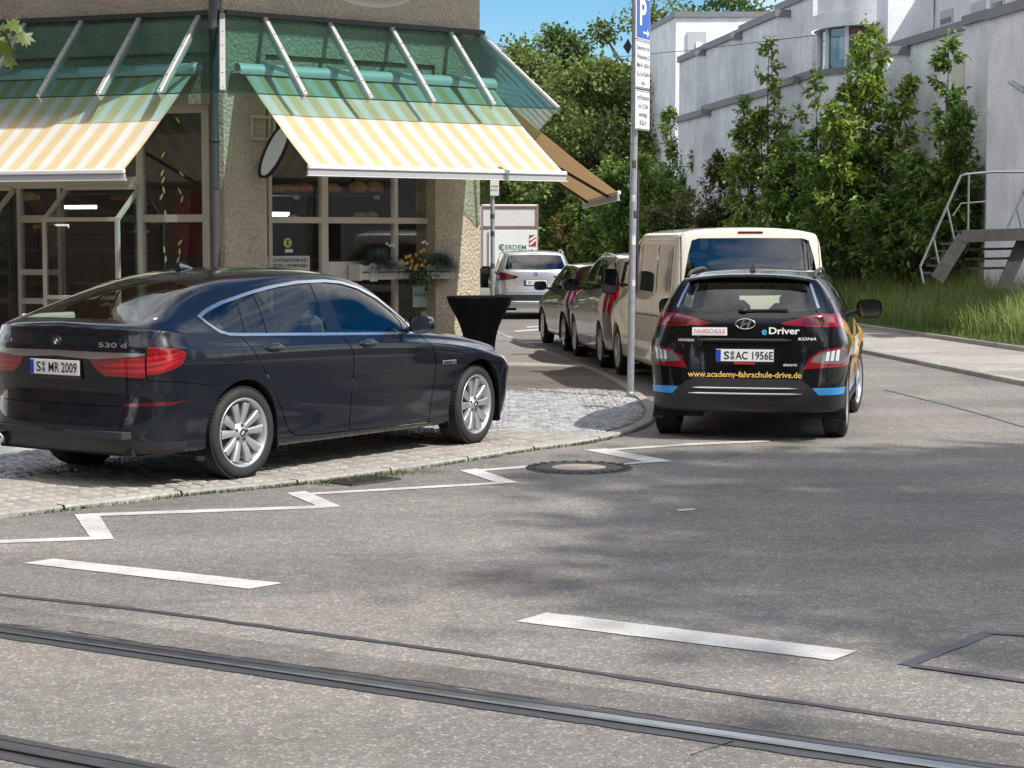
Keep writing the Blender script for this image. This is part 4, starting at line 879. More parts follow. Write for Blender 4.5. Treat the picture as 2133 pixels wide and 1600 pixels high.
# ================================================================ driving-school car and the cars up the side street
def school_car():
    hd = math.radians(12.5); pa = G(1775, 909); l = Vector((-math.cos(hd), math.sin(hd), 0)); o = pa + l * (.88 + .06)
    root = thing('driving_school_car', 'black and yellow driving-school car with web address across its rear bumper', 'car', (o.x, o.y, 0), math.pi / 2 - hd)
    sp = dict(kcl=7, xr=-.22, xf=3.0, nr=3.3, nf=2.6, stations=[-.22, -.05, .12, .35, .6, .9, 1.2, 1.45, 1.7, 1.9, 2.1, 2.3, 2.5, 2.75, 3.0],
        W=[(-.8, .895), (-.2, .915), (0, .92), (.5, .905), (1.5, .90), (2.3, .905), (2.6, .92), (3.0, .91), (3.5, .9)], zs=[(-.8, .34), (-.4, .30), (.3, .22), (2.3, .22), (2.9, .25), (3.5, .28)],
        zcr=[(-.8, .90), (0, .90), (.6, .86), (1.3, .85), (2.0, .88), (2.6, .88), (3.0, .84), (3.5, .8)],
        zb=[(-.8, 1.16), (-.2, 1.15), (.3, 1.11), (1.0, 1.06), (1.9, 1.03), (2.3, 1.02), (2.7, 1.0), (3.1, .94), (3.5, .86)], yb=[(-.8, .80), (-.2, .83), (.3, .85), (1.0, .86), (1.9, .85), (2.3, .84), (2.7, .83), (3.1, .79), (3.5, .7)],
        zr=[(-.8, 1.43), (-.45, 1.455), (-.2, 1.475), (.3, 1.50), (.8, 1.51), (1.1, 1.50), (1.35, 1.46), (1.6, 1.36), (1.9, 1.17), (2.15, 1.06), (2.5, 1.03), (3.0, .97), (3.5, .88)],
        yr=[(-.8, .59), (-.2, .625), (.3, .63), (1.1, .635), (1.35, .645), (1.6, .67), (1.9, .73), (2.15, .76), (2.5, .75), (3.0, .69), (3.5, .6)],
        zc=[(-.8, 1.49), (-.45, 1.515), (-.2, 1.535), (.3, 1.56), (.8, 1.565), (1.1, 1.55), (1.35, 1.50), (1.6, 1.40), (1.9, 1.24), (2.15, 1.10), (2.3, 1.07), (2.6, 1.05), (3.0, 1.0), (3.5, .9)],
        tail=[(.25, -.70), (.33, -.745), (.45, -.77), (.58, -.765), (.63, -.755), (.74, -.745), (.90, -.73), (.95, -.725), (1.03, -.715), (1.12, -.70), (1.165, -.68), (1.20, -.645), (1.32, -.545), (1.43, -.445), (1.5, -.38)],
        nose=[(.2, 3.25), (.4, 3.42), (.7, 3.42), (.9, 3.38), (1.0, 3.2)], sharp={4: .4, 6: .5, 8: .45}, dw=.035)
    b = Body(sp); blk = car_paint('school_black_paint', (.0035, .0038, .005), 0., .0, .25); yel = car_paint('school_yellow_wrap', (.56, .27, .03), 0, 0, .4, .6); blu = M('wrap_light_blue', (.04, .27, .62), .35, coat=.4)
    clad = K_BLACK
    b.cut('rear', [(0, 1.46), (.50, 1.455), (.575, 1.44), (.66, 1.22), (.62, 1.205), (.44, 1.19), (0, 1.165)], 'rear_glass_border', cond=lambda c, n: c.x < -.2 and n.x < -.1)
    b.cut('rear', [(0, 1.445), (.48, 1.44), (.535, 1.42), (.605, 1.235), (.44, 1.207), (0, 1.182)], 'rear_window', cond=lambda c, n: c.x < -.2 and n.x < -.1)
    b.cut('rear', [(.552, 1.44), (.572, 1.44), (.658, 1.225), (.636, 1.222)], 'glass_trim', cond=lambda c, n: c.x < -.2)
    b.cut('rear', [(0, 1.165), (.62, 1.205), (.70, 1.10), (.62, .95), (.52, .80), (.50, .66), (0, .655)], 'tailgate', cond=lambda c, n: c.x < -.5)
    b.cut('rear', [(.31, 1.083), (.50, 1.135), (.66, 1.166), (1.0, 1.172), (1.0, 1.052), (.70, 1.050), (.35, 1.066)], 'tail_lamp', cond=lambda c, n: c.x < -.32)
    b.cut('rear', [(.50, 1.125), (.68, 1.155), (.74, 1.155), (.73, 1.065), (.52, 1.072)], 'lamp_strip', only=['tail_lamp'])
    b.cut('rear', [(.525, .672), (.58, .775), (.67, .838), (1.0, .895), (1.0, .76), (.95, .705), (.83, .69)], 'bumper_lamp', cond=lambda c, n: c.x < -.33)
    b.cut('rear', [(.59, .735), (.62, .785), (.68, .822), (1.0, .876), (1.0, .775), (.93, .735), (.83, .718)], 'lamp_smoke', only=['bumper_lamp'])
    for k in range(3): x0 = .715 + .042 * k; b.cut('rear', [(x0, .745), (x0 + .012, .825 + .008 * k), (x0 + .040, .833 + .008 * k), (x0 + .030, .747)], 'reversing_lamp', only=['bumper_lamp', 'lamp_smoke'])
    b.cut('rear', [(0, .583), (.38, .583), (.47, .578), (.535, .555), (.668, .435), (1.0, .44), (1.0, .1), (0, .1)], 'bumper_cladding', cond=lambda c, n: c.x < -.30)
    b.cut('rear', [(.605, .502), (1.0, .502), (1.0, .436), (.664, .436)], 'blue_stripe', cond=lambda c, n: c.x < -.30)
    b.gap('rear', [(.62, 1.205), (.70, 1.10), (.62, .95), (.52, .80), (.50, .655), (0, .65)], .008, cond=lambda c, n: c.x < -.5); b.gap('rear', [(.66, 1.22), (.74, 1.30), (.9, 1.32)], .006, cond=lambda c, n: c.x < -.3)
    # side: windows, wrap, cladding
    DLO = [(-.02, 1.20), (.10, 1.33), (.35, 1.42), (.8, 1.445), (1.1, 1.435), (1.35, 1.385), (1.6, 1.28), (1.83, 1.12), (1.85, 1.06), (1.0, 1.085), (.4, 1.13)]
    b.cut('side', DLO, 'pillar_trim'); b.cut('side', [(.20, 1.35), (.40, 1.405), (.75, 1.425), (.74, 1.105), (.40, 1.145), (.24, 1.17)], 'rear_door_window'); b.cut('side', [(.83, 1.425), (1.1, 1.415), (1.34, 1.365), (1.58, 1.265), (1.77, 1.12), (1.78, 1.075), (.83, 1.10)], 'front_door_window')
    b.cut('side', [(-.6, 1.13), (-.2, 1.12), (.2, 1.04), (.5, .95), (.9, .9), (1.3, .98), (1.8, 1.02), (2.6, 1.02), (3.3, .9), (3.3, .4), (2.2, .36), (1.9, .55), (1.5, .62), (1.2, .42), (.5, .35), (.45, .55), (.2, .80), (-.1, .96), (-.45, 1.045)], 'yellow_wrap', cond=lambda c, n: c.y < -.6, only=['body'])
    b.cut('side', [(-.1, 1.02), (.5, .88), (1.0, .78), (1.6, .90), (2.2, .98), (2.4, .95), (1.9, .80), (1.2, .66), (.6, .70)], 'body', only=['yellow_wrap'], cond=lambda c, n: c.y < -.6)
    b.cut('side', [(.35, .40), (2.25, .40), (2.25, .34), (.35, .32)], 'blue_side_stripe', cond=lambda c, n: c.y < -.6); b.cut('side', [(.3, .32), (2.3, .34), (2.3, .1), (.3, .1)], 'sill_cladding', cond=lambda c, n: c.y < -.5)
    for ln in ([(.25, 1.15), (.40, .9), (.42, .6), (.55, .36)], [(.80, 1.1), (.82, .36)], [(1.86, 1.05), (1.9, .8), (1.88, .36)]): b.gap('side', ln, .009)
    b.cut('top', [(1.25, 0), (1.26, .3), (1.33, .56), (1.95, .70), (2.1, .5), (2.14, 0)], 'windscreen')
    for cx in (0., 2.6): b.cut('side', circle_poly(cx, .33, .44), 'arch_cladding', cond=lambda c, n: c.y < -.6 and c.z > .2); arch(b, root, cx, .33, .375, clad, K_WELL)
    b.emit(root, dict(body=blk, rear_glass_border=K_GLOSS, rear_window=K_GLASS, glass_trim=K_CHROME, tail_lamp=K_RED, lamp_strip=K_DRED, bumper_lamp=K_RED, lamp_smoke=K_SMOKE, reversing_lamp=K_CLEAR, bumper_cladding=clad, blue_stripe=blu, blue_side_stripe=blu, panel_gap=K_GAP, pillar_trim=K_GLOSS, rear_door_window=K_PRIV, front_door_window=K_DARKG, yellow_wrap=yel, sill_cladding=clad, arch_cladding=clad, windscreen=K_GLASS),
        off=dict(panel_gap=-.007, bumper_cladding=.012, tail_lamp=.006, lamp_strip=.008, bumper_lamp=.006, reversing_lamp=.010, lamp_smoke=.004, arch_cladding=.010, rear_window=-.002, yellow_wrap=.001, blue_stripe=.008, sill_cladding=.008),
        split=('tail_lamp', 'glass_trim', 'lamp_strip', 'bumper_lamp', 'lamp_smoke', 'blue_stripe', 'blue_side_stripe', 'pillar_trim', 'rear_door_window', 'front_door_window', 'yellow_wrap', 'sill_cladding', 'arch_cladding', 'reversing_lamp', 'panel_gap'))
    for x, st in ((0., 0.), (2.6, -.12)):
        for s in (-1, 1): wheel(root, x, s, .335, .225, .235, .895, 'five', st)
    underbody(root, -.66, 3.2, .66, .30); seats(root, (.45, 1.35), .37, .62, K_SEATD, .64, .5); steering(root, 1.85, .37, 1.02)
    mb = MB(); mb.box((2.05, 0, .98), (.4, 1.4, .16), None, .05); mb.build('dashboard', K_BLACK, root); mb = MB(); mb.box((.8, 0, .45), (2.6, 1.3, .05)); mb.build('cabin_floor', K_SEATD, root)
    # roof spoiler with brake light, rails, fin
    mb = MB(); rows = []
    for y in np.linspace(-.56, .56, 15):
        k = 1 - (abs(y) / .56) ** 4 * .5; zt = b.at_top(-.30, min(abs(y), .55)).z; rows.append([(-.26, y, zt - .002), (-.36, y, zt + .004), (-.455 - .03 * k, y, zt - .012), (-.465 - .03 * k, y, zt - .026), (-.40, y, zt - .045), (-.30, y, zt - .03)])
    mb.grid(rows, True, True); mb.add(rows[0], [tuple(range(6))]); mb.add(rows[-1], [tuple(range(6))[::-1]]); spo = mb.build('roof_spoiler', blk, root); fix_normals(spo)
    mb = MB(); mb.box((-.484, 0, b.at_top(-.30, 0).z - .022), (.012, .26, .012), None, .003); mb.build('high_brake_light', K_DRED, spo)
    for s in (-1, 1):
        mb = MB(); pts = []
        for q in np.linspace(0, 1, 14):
            x = -.22 + q * 1.45; p = b.at_top(x, .585 + .01 * q); pts.append((x, s * (.585), p.z + .038 * math.sin(math.pi * min(1, q / .12) / 2 if q < .12 else math.pi * min(1, (1 - q) / .12) / 2)))
        mb.tube(pts, [.018] * 14, 8); mb.build('roof_rail', K_BLACK, root); mirror_cap(root, b, 1.83, 1.09, s, K_GLOSS, .2, (.17, .26, .19))
        z_ = .465; 
    p = b.at_top(-.02, 0); mb = MB(); rows = []
    for q in np.linspace(0, 1, 7): hh = .075 * (1 - q) ** .8; ww = .03 * (1 - q * .7); x = p.x - .06 + q * .18; rows.append([(x, ww, p.z), (x + .02 * (1 - q), ww * .2, p.z + hh), (x + .02 * (1 - q), -ww * .2, p.z + hh), (x, -ww, p.z)])
    mb.grid(rows); mb.add(rows[0], [(0, 1, 2, 3)]); mb.build('aerial_fin', K_GLOSS, root)
    R_ = lambda y, z, d=.004: b.at_rear(y, z) + Vector((-d, 0, 0)); ex, ey = (0, -1, 0), (.02, 0, 1)
    for z_, hw in ((.497, .475), (.447, .515)):
        mb = MB(); pts = [R_(y, z_, .02) for y in np.linspace(-hw, hw, 13)]; mb.tube(pts, [.003] + [.009] * 11 + [.003], 8); mb.build('chrome_strip', K_CHROME, root)
    plate(root, R_(0, .793, .012), ex, ey, 'S', 'AC 1956E'); mb = MB(); mb.box(R_(0, .722, .016), (.004, .19, .016)); mb.build('plate_holder_text', M('plate_red_print', (.5, .03, .04), .4), root)
    mb = MB(); pts = [R_(y, .93, .006) for y in np.linspace(-.42, .42, 13)]; mb.tube(pts, [.008] + [.017] * 11 + [.008], 8); mb.build('handle_bar', K_GLOSS, root)
    # badge: ring and slanted letter shape
    c_ = R_(0, 1.078, .010); mb = MB(); ringp = [c_ + Vector((0, -.088 * math.cos(t), .046 * math.sin(t))) for t in np.linspace(0, math.tau, 33)]; mb.tube(ringp, .0065, 6, False)
    for y0 in (-1, 1): mb.bar(c_ + Vector((0, y0 * .030 + .012, -.036)), c_ + Vector((0, y0 * .030 - .018, .036)), .007, .018, up=(0, 1, 0))
    mb.bar(c_ + Vector((0, .040, -.010)), c_ + Vector((0, -.040, .010)), .007, .014, up=(0, 0, 1)); mb.build('oval_badge', K_CHROME, root)
    def rtext(t, sz, m_, y, z, wd, bold=.015, shear=0.): text('lettering', t, sz, m_, root, R_(y, z, .017 if t == 'FAHRSCHULE' else .009), (b.at_rear(y - wd / 2, z) - b.at_rear(y + wd / 2, z)), (.06, 0, 1), bold, wd, shear=shear)
    fs = MB(); q_ = [R_(y, z, .014) for y, z in ((.485, 1.043), (.165, 1.046), (.163, .973), (.488, .970))]; fs.poly(q_); st = fs.build('school_sticker', K_WHITE, root); rtext('FAHRSCHULE', .05, M('sticker_red', (.45, .06, .07), .5), .325, 1.008, .285, .012)
    e_ = text('lettering', 'e', .095, M('print_light_blue', (.05, .42, .75), .45), root, R_(-.172, 1.012, .009), ex, (.06, 0, 1), .02, .045); rtext('Driver', .085, K_WHITE, -.348, 1.016, .275, .022)
    rtext('HYUNDAI', .034, K_WHITE, .54, .925, .15, .01); rtext('KONA', .036, K_WHITE, -.555, .945, .165, .01, .2); rtext('electric', .036, K_WHITE, -.41, .712, .125, .004)
    rtext('www.academy-fahrschule-drive.de', .075, M('print_yellow', (.75, .47, .10), .5), 0, .618, 1.03, .012)
    wp = MB(); a_ = R_(.03, 1.20, .02); e2 = R_(-.38, 1.205, .022); wp.bar(a_, e2, .014, .018); wp.ellipsoid(a_, (.025, .045, .022)); wp.build('rear_wiper', K_BLACK, root)
    # side lettering on the wrap
    for t, x, z, wd, m_ in (('DRIVE', 1.35, .80, .75, K_WHITE),):
        p = b.at_side(x, z); text('lettering', t, .24, m_, root, (x, p.y - .012, z), (1, 0, 0), (0, 0, 1), .02, wd)
    p = b.at_side(.0, 1.30); text('lettering', 'ACADEMY', .06, yel, root, (.0, b.at_side(.0, 1.28).y - .01, 1.27), (.25, .12, 1), (-1, 0, .25), .01, .26)
    return root
school_car()
def simple_car(label, pos, head, sp, mats, cuts, wheels, extras=None, group='cars queued along the side street', name='parked_car'):
    root = thing(name, label, 'car' if name != 'parked_van' else 'van', (pos[0], pos[1], 0), math.pi / 2 - head, group)
    b = Body(sp)
    for c in cuts:
        kw = dict(c[3]) if len(c) > 3 else {}
        (b.gap if c[0].startswith('g') else b.cut)(c[0].lstrip('g'), c[1], *( [kw.pop('w', .012)] if c[0].startswith('g') else []), **({'part': c[2]} if c[2] else {}), **kw)
    rt, wt, rr, yo, axs, ar = wheels
    for cx in axs: arch(b, root, cx, rt, ar, mats.get('arch', mats['body']), K_WELL)
    names = set(b.names); mats.setdefault('panel_gap', K_GAP)
    b.emit(root, mats, off=dict(panel_gap=-.008, side_window=-.005, rear_window=-.004, tail_lamp=.006, bumper_cladding=.010, rear_side_window=-.005), split=('side_window', 'rear_side_window', 'tail_lamp', 'side_trim', 'panel_gap', 'lower_lamp'))
    for i, cx in enumerate(axs):
        for s in (-1, 1): wheel(root, cx, s, rt, wt, rr, yo, mats.get('style', 'five') if isinstance(mats.get('style', 'five'), str) else 'five')
    underbody(root, -.6, axs[1] + .5, yo - .25, .26); 
    if extras: extras(root, b)
    return root
sc = lambda tab, kx=1., k=1.: [(a * kx, v * k) for a, v in tab]
def van():
    """panel van in one even cream paint"""
    two, nt, bs_ = new_mat('van_cream_paint'); bs_.inputs['Base Color'].default_value = (.62, .55, .44, 1); bs_.inputs['Roughness'].default_value = .35; bs_.inputs['Coat Weight'].default_value = .8
    wht = car_paint('van_cream_paint_coat', (.66, .60, .50), 0, 0, .35)
    sp = dict(kcl=7, xr=-.62, xf=3.3, nr=6.5, nf=2.8, stations=[-.62, -.45, -.2, 0.1, .4, .8, 1.2, 1.6, 1.9, 2.1, 2.3, 2.5, 2.7, 2.9, 3.1, 3.3],
        W=[(-1, .945), (0, .952), (3.0, .95), (3.9, .92)], zs=[(-1, .30), (.3, .26), (3, .26), (4, .3)], zcr=[(-1, .98), (0, .97), (2, .95), (3, .93), (4, .8)],
        zb=[(-1, 1.18), (0, 1.18), (2, 1.17), (2.6, 1.15), (3.0, 1.12), (3.5, 1.0), (4, .9)], yb=[(-1, .915), (2, .915), (3, .89), (4, .75)],
        zr=[(-1, 1.895), (-.4, 1.91), (1.5, 1.91), (1.9, 1.85), (2.2, 1.72), (2.6, 1.42), (2.95, 1.18), (3.3, 1.07), (4, .95)], yr=[(-1, .805), (1.5, .815), (2, .80), (2.6, .84), (3.3, .78), (4, .6)],
        zc=[(-1, 1.975), (-.4, 1.995), (1.2, 1.99), (1.7, 1.96), (2.0, 1.87), (2.4, 1.64), (2.8, 1.36), (3.05, 1.2), (3.4, 1.12), (4, 1.0)],
        tail=[(.2, -.92), (.35, -.985), (.55, -1.0), (.62, -.97), (1.0, -.965), (1.2, -.95), (1.6, -.90), (1.85, -.855), (2.0, -.82)], nose=[(.2, 3.7), (.5, 3.88), (.9, 3.82), (1.1, 3.5)], sharp={4: .4, 6: .25, 8: .1}, dw=.03, bulge=.02)
    gl = K_PRIV
    cuts = [('rear', [(0, 1.865), (.62, 1.86), (.70, 1.835), (.75, 1.66), (.83, 1.24), (.79, 1.20), (0, 1.19)], 'rear_window', dict(cond=lambda c, n: c.x < -.6)),
        ('side', [(2.35, 1.19), (2.35, 1.54), (2.22, 1.64), (1.98, 1.75), (1.60, 1.78), (1.56, 1.75), (1.52, 1.19)], 'side_window'), ('side', [(.45, 1.20), (.45, 1.75), (.50, 1.78), (1.36, 1.78), (1.40, 1.75), (1.40, 1.20)], 'rear_side_window'), ('side', [(-.70, 1.20), (-.64, 1.74), (-.58, 1.78), (.26, 1.78), (.30, 1.75), (.30, 1.20)], 'rear_side_window'),
        ('gside', [(1.46, 1.85), (1.46, .4)], None), ('gside', [(.37, 1.85), (.37, .4)], None), ('gside', [(-.8, .93), (1.46, .90)], None), ('gside', [(2.5, 1.2), (2.45, .42)], None),
        ('rear', [(.80, 1.17), (1.1, 1.17), (1.1, .80), (.80, .80)], 'tail_lamp', dict(cond=lambda c, n: c.x < -.72)), ('rear', [(0, .60), (1.1, .60), (1.1, .1), (0, .1)], 'bumper_cladding', dict(cond=lambda c, n: c.x < -.6)),
        ('top', [(1.85, 0), (1.87, .4), (1.95, .70), (2.8, .78), (2.95, .5), (3.0, 0)], 'windscreen'), ('grear', [(.82, 1.88), (.84, 1.2), (.80, .62), (0, .62)], None, dict(cond=lambda c, n: c.x < -.6))]
    def ex_(root, b):
        for s in (-1, 1): mirror_cap(root, b, 2.36, 1.24, s, K_BLACK, .24, (.17, .24, .34))
        mb = MB(); p = b.at_rear(0, 1.93); mb.box(p + Vector((-.004, 0, 0)), (.016, .30, .022), None, .004); mb.build('high_brake_light', K_DRED, root)
        plate(root, b.at_rear(0, .9) + Vector((-.01, 0, 0)), (0, -1, 0), (0, 0, 1), '', ''); seats(root, (.2, 1.2, 2.0), .42, .85, K_SEATD, .7)
    hd = math.radians(-6.5); a = G(1300, 786); r = Vector((math.cos(hd), -math.sin(hd), 0)); f = Vector((math.sin(hd), math.cos(hd), 0)); o = a + r * .93 - f * 3.0
    simple_car('cream white van with dark rear window parked behind the driving-school car', (o.x - .07, o.y + .55), hd, sp, dict(body=wht, side_window=gl, rear_side_window=M('van_side_glass', (.02, .022, .024), .04, coat=1.), rear_window=gl, windscreen=K_GLASS, tail_lamp=K_RED, bumper_cladding=wht, style='seven'), cuts, (.335, .215, .225, .93, (0., 3.0), .385), ex_, name='parked_van')
van()
def hatch_spec(L=4.2, H=1.48, Wd=.88, wb=2.6, ro=.72, tail_slope=.25, belt=.98, n=3.2, nose=.84):
    e = wb + nose; hz = H / 1.48
    return dict(kcl=7, xr=-.2, xf=wb + .35, nr=n, nf=2.6, stations=[-.2, 0., .25, .5, .8, 1.1, 1.4, wb * .62, wb * .70, wb * .78, wb * .86, wb * .95, wb * 1.04, wb + .35],
        W=[(-1, Wd - .02), (0, Wd), (.6, Wd - .008), (wb, Wd), (e, Wd - .03)], zs=[(-1, .32), (-.4, .28), (.3, .20), (wb, .20), (e, .25)], zcr=[(-1, .80), (0, .82), (wb * .5, .78), (wb, .76), (e, .66)],
        zb=[(-1, belt + .08), (0, belt + .05), (wb * .5, belt), (wb * .8, belt - .03), (wb, belt - .06), (e, belt - .28)], yb=[(-1, Wd - .09), (0, Wd - .06), (wb * .8, Wd - .05), (wb, Wd - .06), (e, Wd - .2)],
        zr=[(-1, H - .13), (-.2, H - .085), (.5, H - .055), (wb * .45, H - .06), (wb * .55, H - .12), (wb * .7, H - .28), (wb * .84, belt + .06), (wb, belt - .03), (e, belt - .24)], yr=[(-1, Wd - .28), (-.2, Wd - .24), (wb * .45, Wd - .23), (wb * .7, Wd - .17), (wb * .84, Wd - .12), (wb, Wd - .14), (e, Wd - .3)],
        zc=[(-1, H - .06), (-.2, H - .018), (.5, H), (wb * .42, H - .012), (wb * .52, H - .06), (wb * .68, H - .21), (wb * .85, belt + .12), (wb * .93, belt + .05), (wb * 1.05, belt), (e, belt - .2)],
        tail=[(.2, -ro + .08), (.35, -ro), (.55, -ro - .01), (.62, -ro + .02), (belt, -ro + .05), (belt + .1, -ro + .08), (H - .15, -ro + .08 + tail_slope), (H, -ro + .12 + tail_slope)], nose=[(.2, e - .12), (.4, e), (.65, e - .02), (.8, e - .2)], sharp={4: .45, 6: .45, 8: .3}, dw=.03)
def std_cuts(L, H, Wd, wb, ro, belt, lamp):
    return [('rear', [(0, H - .10), (Wd - .36, H - .11), (Wd - .30, H - .14), (Wd - .21, belt + .13), (Wd - .25, belt + .10), (0, belt + .09)], 'rear_window', dict(cond=lambda c, n: c.x < -.15)),
        ('side', [(.02, belt + .09), (.12, H - .17), (.45, H - .115), (wb * .45, H - .115), (wb * .55, H - .17), (wb * .72, H - .34), (wb * .80, belt + .06), (wb * .8, belt + .01), (wb * .4, belt + .035)], 'side_trim'),
        ('side', [(.12, belt + .10), (.20, H - .18), (.45, H - .14), (wb * .33, H - .135), (wb * .335, belt + .055)], 'rear_side_window'), ('side', [(wb * .365, H - .135), (wb * .45, H - .14), (wb * .54, H - .185), (wb * .70, H - .345), (wb * .775, belt + .06), (wb * .77, belt + .03), (wb * .37, belt + .055)], 'side_window'),
        ('rear', lamp, 'tail_lamp', dict(cond=lambda c, n: c.x < -.25)), ('gside', [(wb * .35, belt), (wb * .35, .3)], None), ('gside', [(.15, belt + .06), (.36, .6), (.5, .32)], None), ('gside', [(wb * .80, belt), (wb * .81, .3)], None),
        ('grear', [(Wd - .2, H - .1), (Wd - .14, belt), (Wd - .25, .62), (0, .62)], None, dict(cond=lambda c, n: c.x < -.2)), ('top', [(wb * .52, 0), (wb * .53, .4), (wb * .58, Wd - .28), (wb * .82, Wd - .16), (wb * .89, .3), (wb * .90, 0)], 'windscreen')]
def car_from(lx, ly, hd, wb, Wd):
    """pose from the pixel where the left rear tyre meets the road"""
    a = G(lx, ly); r = Vector((math.cos(hd), -math.sin(hd), 0)); return a + r * (Wd - .01)
# silver people carrier behind the van
H, Wd, wb, ro, bl = 1.66, .905, 2.70, .85, 1.06
mpv_m = dict(body=car_paint('silver_paint', (.30, .30, .31), .7, .1, .38), side_window=K_PRIV, rear_side_window=K_PRIV, rear_window=K_PRIV, windscreen=K_GLASS, side_trim=K_GLOSS, tail_lamp=K_RED2, style='seven')
sp = hatch_spec(4.5, H, Wd, wb, ro, .18, bl, 3.6); o = car_from(1247, 765, math.radians(-6), wb, Wd)
def mex(root, b):
    for s in (-1, 1): mirror_cap(root, b, 1.98, 1.10, s, mpv_m['body'], .2, (.17, .24, .19))
    plate(root, b.at_rear(0, .85) + Vector((-.012, 0, 0)), (0, -1, 0), (0, 0, 1), '', ''); seats(root, (.2, 1.2), .38, .62, K_SEATD, .68)
    for s in (-1, 1):
        mb = MB(); mb.tube([(x, s * .66, b.at_top(x, .66).z + .03 * math.sin(math.pi * q) ** .4) for q, x in zip(np.linspace(0, 1, 12), np.linspace(-.25, 1.3, 12))], .014, 6); mb.build('roof_rail', K_SATIN, root)
simple_car('silver people carrier parked between the cream van and the dark red hatchback', (o.x, o.y), math.radians(-6), sp, mpv_m, std_cuts(4.5, H, Wd, wb, ro, bl, [(.68, 1.22), (.72, 1.32), (1.0, 1.32), (1.0, .80), (.80, .80), (.74, .95)]) + [('rear', [(.62, .58), (1.0, .58), (1.0, .52), (.62, .52)], 'lower_lamp', dict(cond=lambda c, n: c.x < -.3))], (.325, .215, .215, .885, (0., wb), .365), mex)
# dark red hatchback
H, Wd, wb, ro, bl = 1.47, .88, 2.52, .70, .95
red_m = dict(body=car_paint('dark_red_paint', (.016, .003, .005), .1, .2, .3), side_window=K_PRIV, rear_side_window=K_PRIV, rear_window=K_PRIV, windscreen=K_GLASS, side_trim=K_GLOSS, tail_lamp=K_RED, style='five')
sp = hatch_spec(4.1, H, Wd, wb, ro, .22, bl, 3.0); o = car_from(1172, 731, math.radians(-7), wb, Wd)
def rex(root, b):
    for s in (-1, 1): mirror_cap(root, b, 1.9, .99, s, red_m['body'], .18, (.16, .22, .16))
    plate(root, b.at_rear(0, .72) + Vector((-.012, 0, 0)), (0, -1, 0), (0, 0, 1), '', ''); seats(root, (.2, 1.2), .36, .5, K_SEATD, .64)
simple_car('dark red hatchback parked in front of the silver people carrier', (o.x, o.y), math.radians(-7), sp, red_m, std_cuts(4.1, H, Wd, wb, ro, bl, [(.52, .93), (.62, 1.02), (1.0, 1.04), (1.0, .80), (.62, .80)]), (.315, .205, .21, .865, (0., wb), .35), rex)
# silver crossover seen square from behind
H, Wd, wb, ro, bl = 1.60, .915, 2.67, .85, 1.06
x1_m = dict(body=car_paint('light_silver_paint', (.52, .525, .53), .7, .08, .36), side_window=K_PRIV, rear_side_window=K_PRIV, rear_window=K_PRIV, windscreen=K_GLASS, side_trim=K_CHROME, tail_lamp=K_DRED, bumper_cladding=K_BLACK, style='seven')
sp = hatch_spec(4.45, H, Wd, wb, ro, .30, bl, 3.3); p_ = G(1112, 666)
def xex(root, b):
    R_ = lambda y, z, d=.004: b.at_rear(y, z) + Vector((-d, 0, 0))
    for s in (-1, 1):
        mirror_cap(root, b, 1.98, 1.07, s, x1_m['body'], .19, (.17, .24, .17)); mb = MB(); mb.tube([(x, s * .68, b.at_top(x, .66).z + .04 * math.sin(math.pi * q) ** .4) for q, x in zip(np.linspace(0, 1, 12), np.linspace(-.3, 1.3, 12))], .016, 6); mb.build('roof_rail', K_SATIN, root)
        mb = MB(); mb.lathe([(.045, -.875), (.055, -.88), (.055, -.7), (.04, -.7), (.04, -.875)], 18, 'x', (0, s * .62, .36)); mb.build('tail_pipe', K_CHROME, root)
    plate(root, R_(0, .86, .014), (0, -1, 0), (0, 0, 1), 'S', 'LX 9254'); roundel(root, R_(0, 1.05, .004), (0, -1, 0), (0, 0, 1), .045)
    mb = MB(); pts = [R_(y, .40, .012) for y in np.linspace(-.72, .72, 15)]; mb.tube(pts, [.02] + [.045] * 13 + [.02], 8); mb.build('skid_plate', K_SATIN, root)
    mb = MB(); p = b.at_top(-.05, 0); mb.box(p + Vector((0, 0, .03)), (.12, .03, .07), None, .014); mb.build('aerial_fin', K_WHITE, root); seats(root, (.2, 1.2), .38, .6, K_SEATD, .66)
    mb = MB(); mb.bar(R_(.02, 1.17, .02), R_(-.34, 1.175, .02), .014, .016); mb.build('rear_wiper', K_BLACK, root)
simple_car('light silver crossover seen from behind beyond the black bistro table', (p_.x, p_.y + .8), math.radians(-3), sp, x1_m, std_cuts(4.45, H, Wd, wb, ro, bl, [(.40, 1.0), (.46, .95), (.86, .90), (1.0, .90), (1.0, 1.09), (.80, 1.10), (.55, 1.04)]) + [('rear', [(0, .58), (1.1, .58), (1.1, .45), (0, .45)], 'bumper_cladding', dict(cond=lambda c, n: c.x < -.2))], (.345, .225, .235, .895, (0., wb), .40), xex)
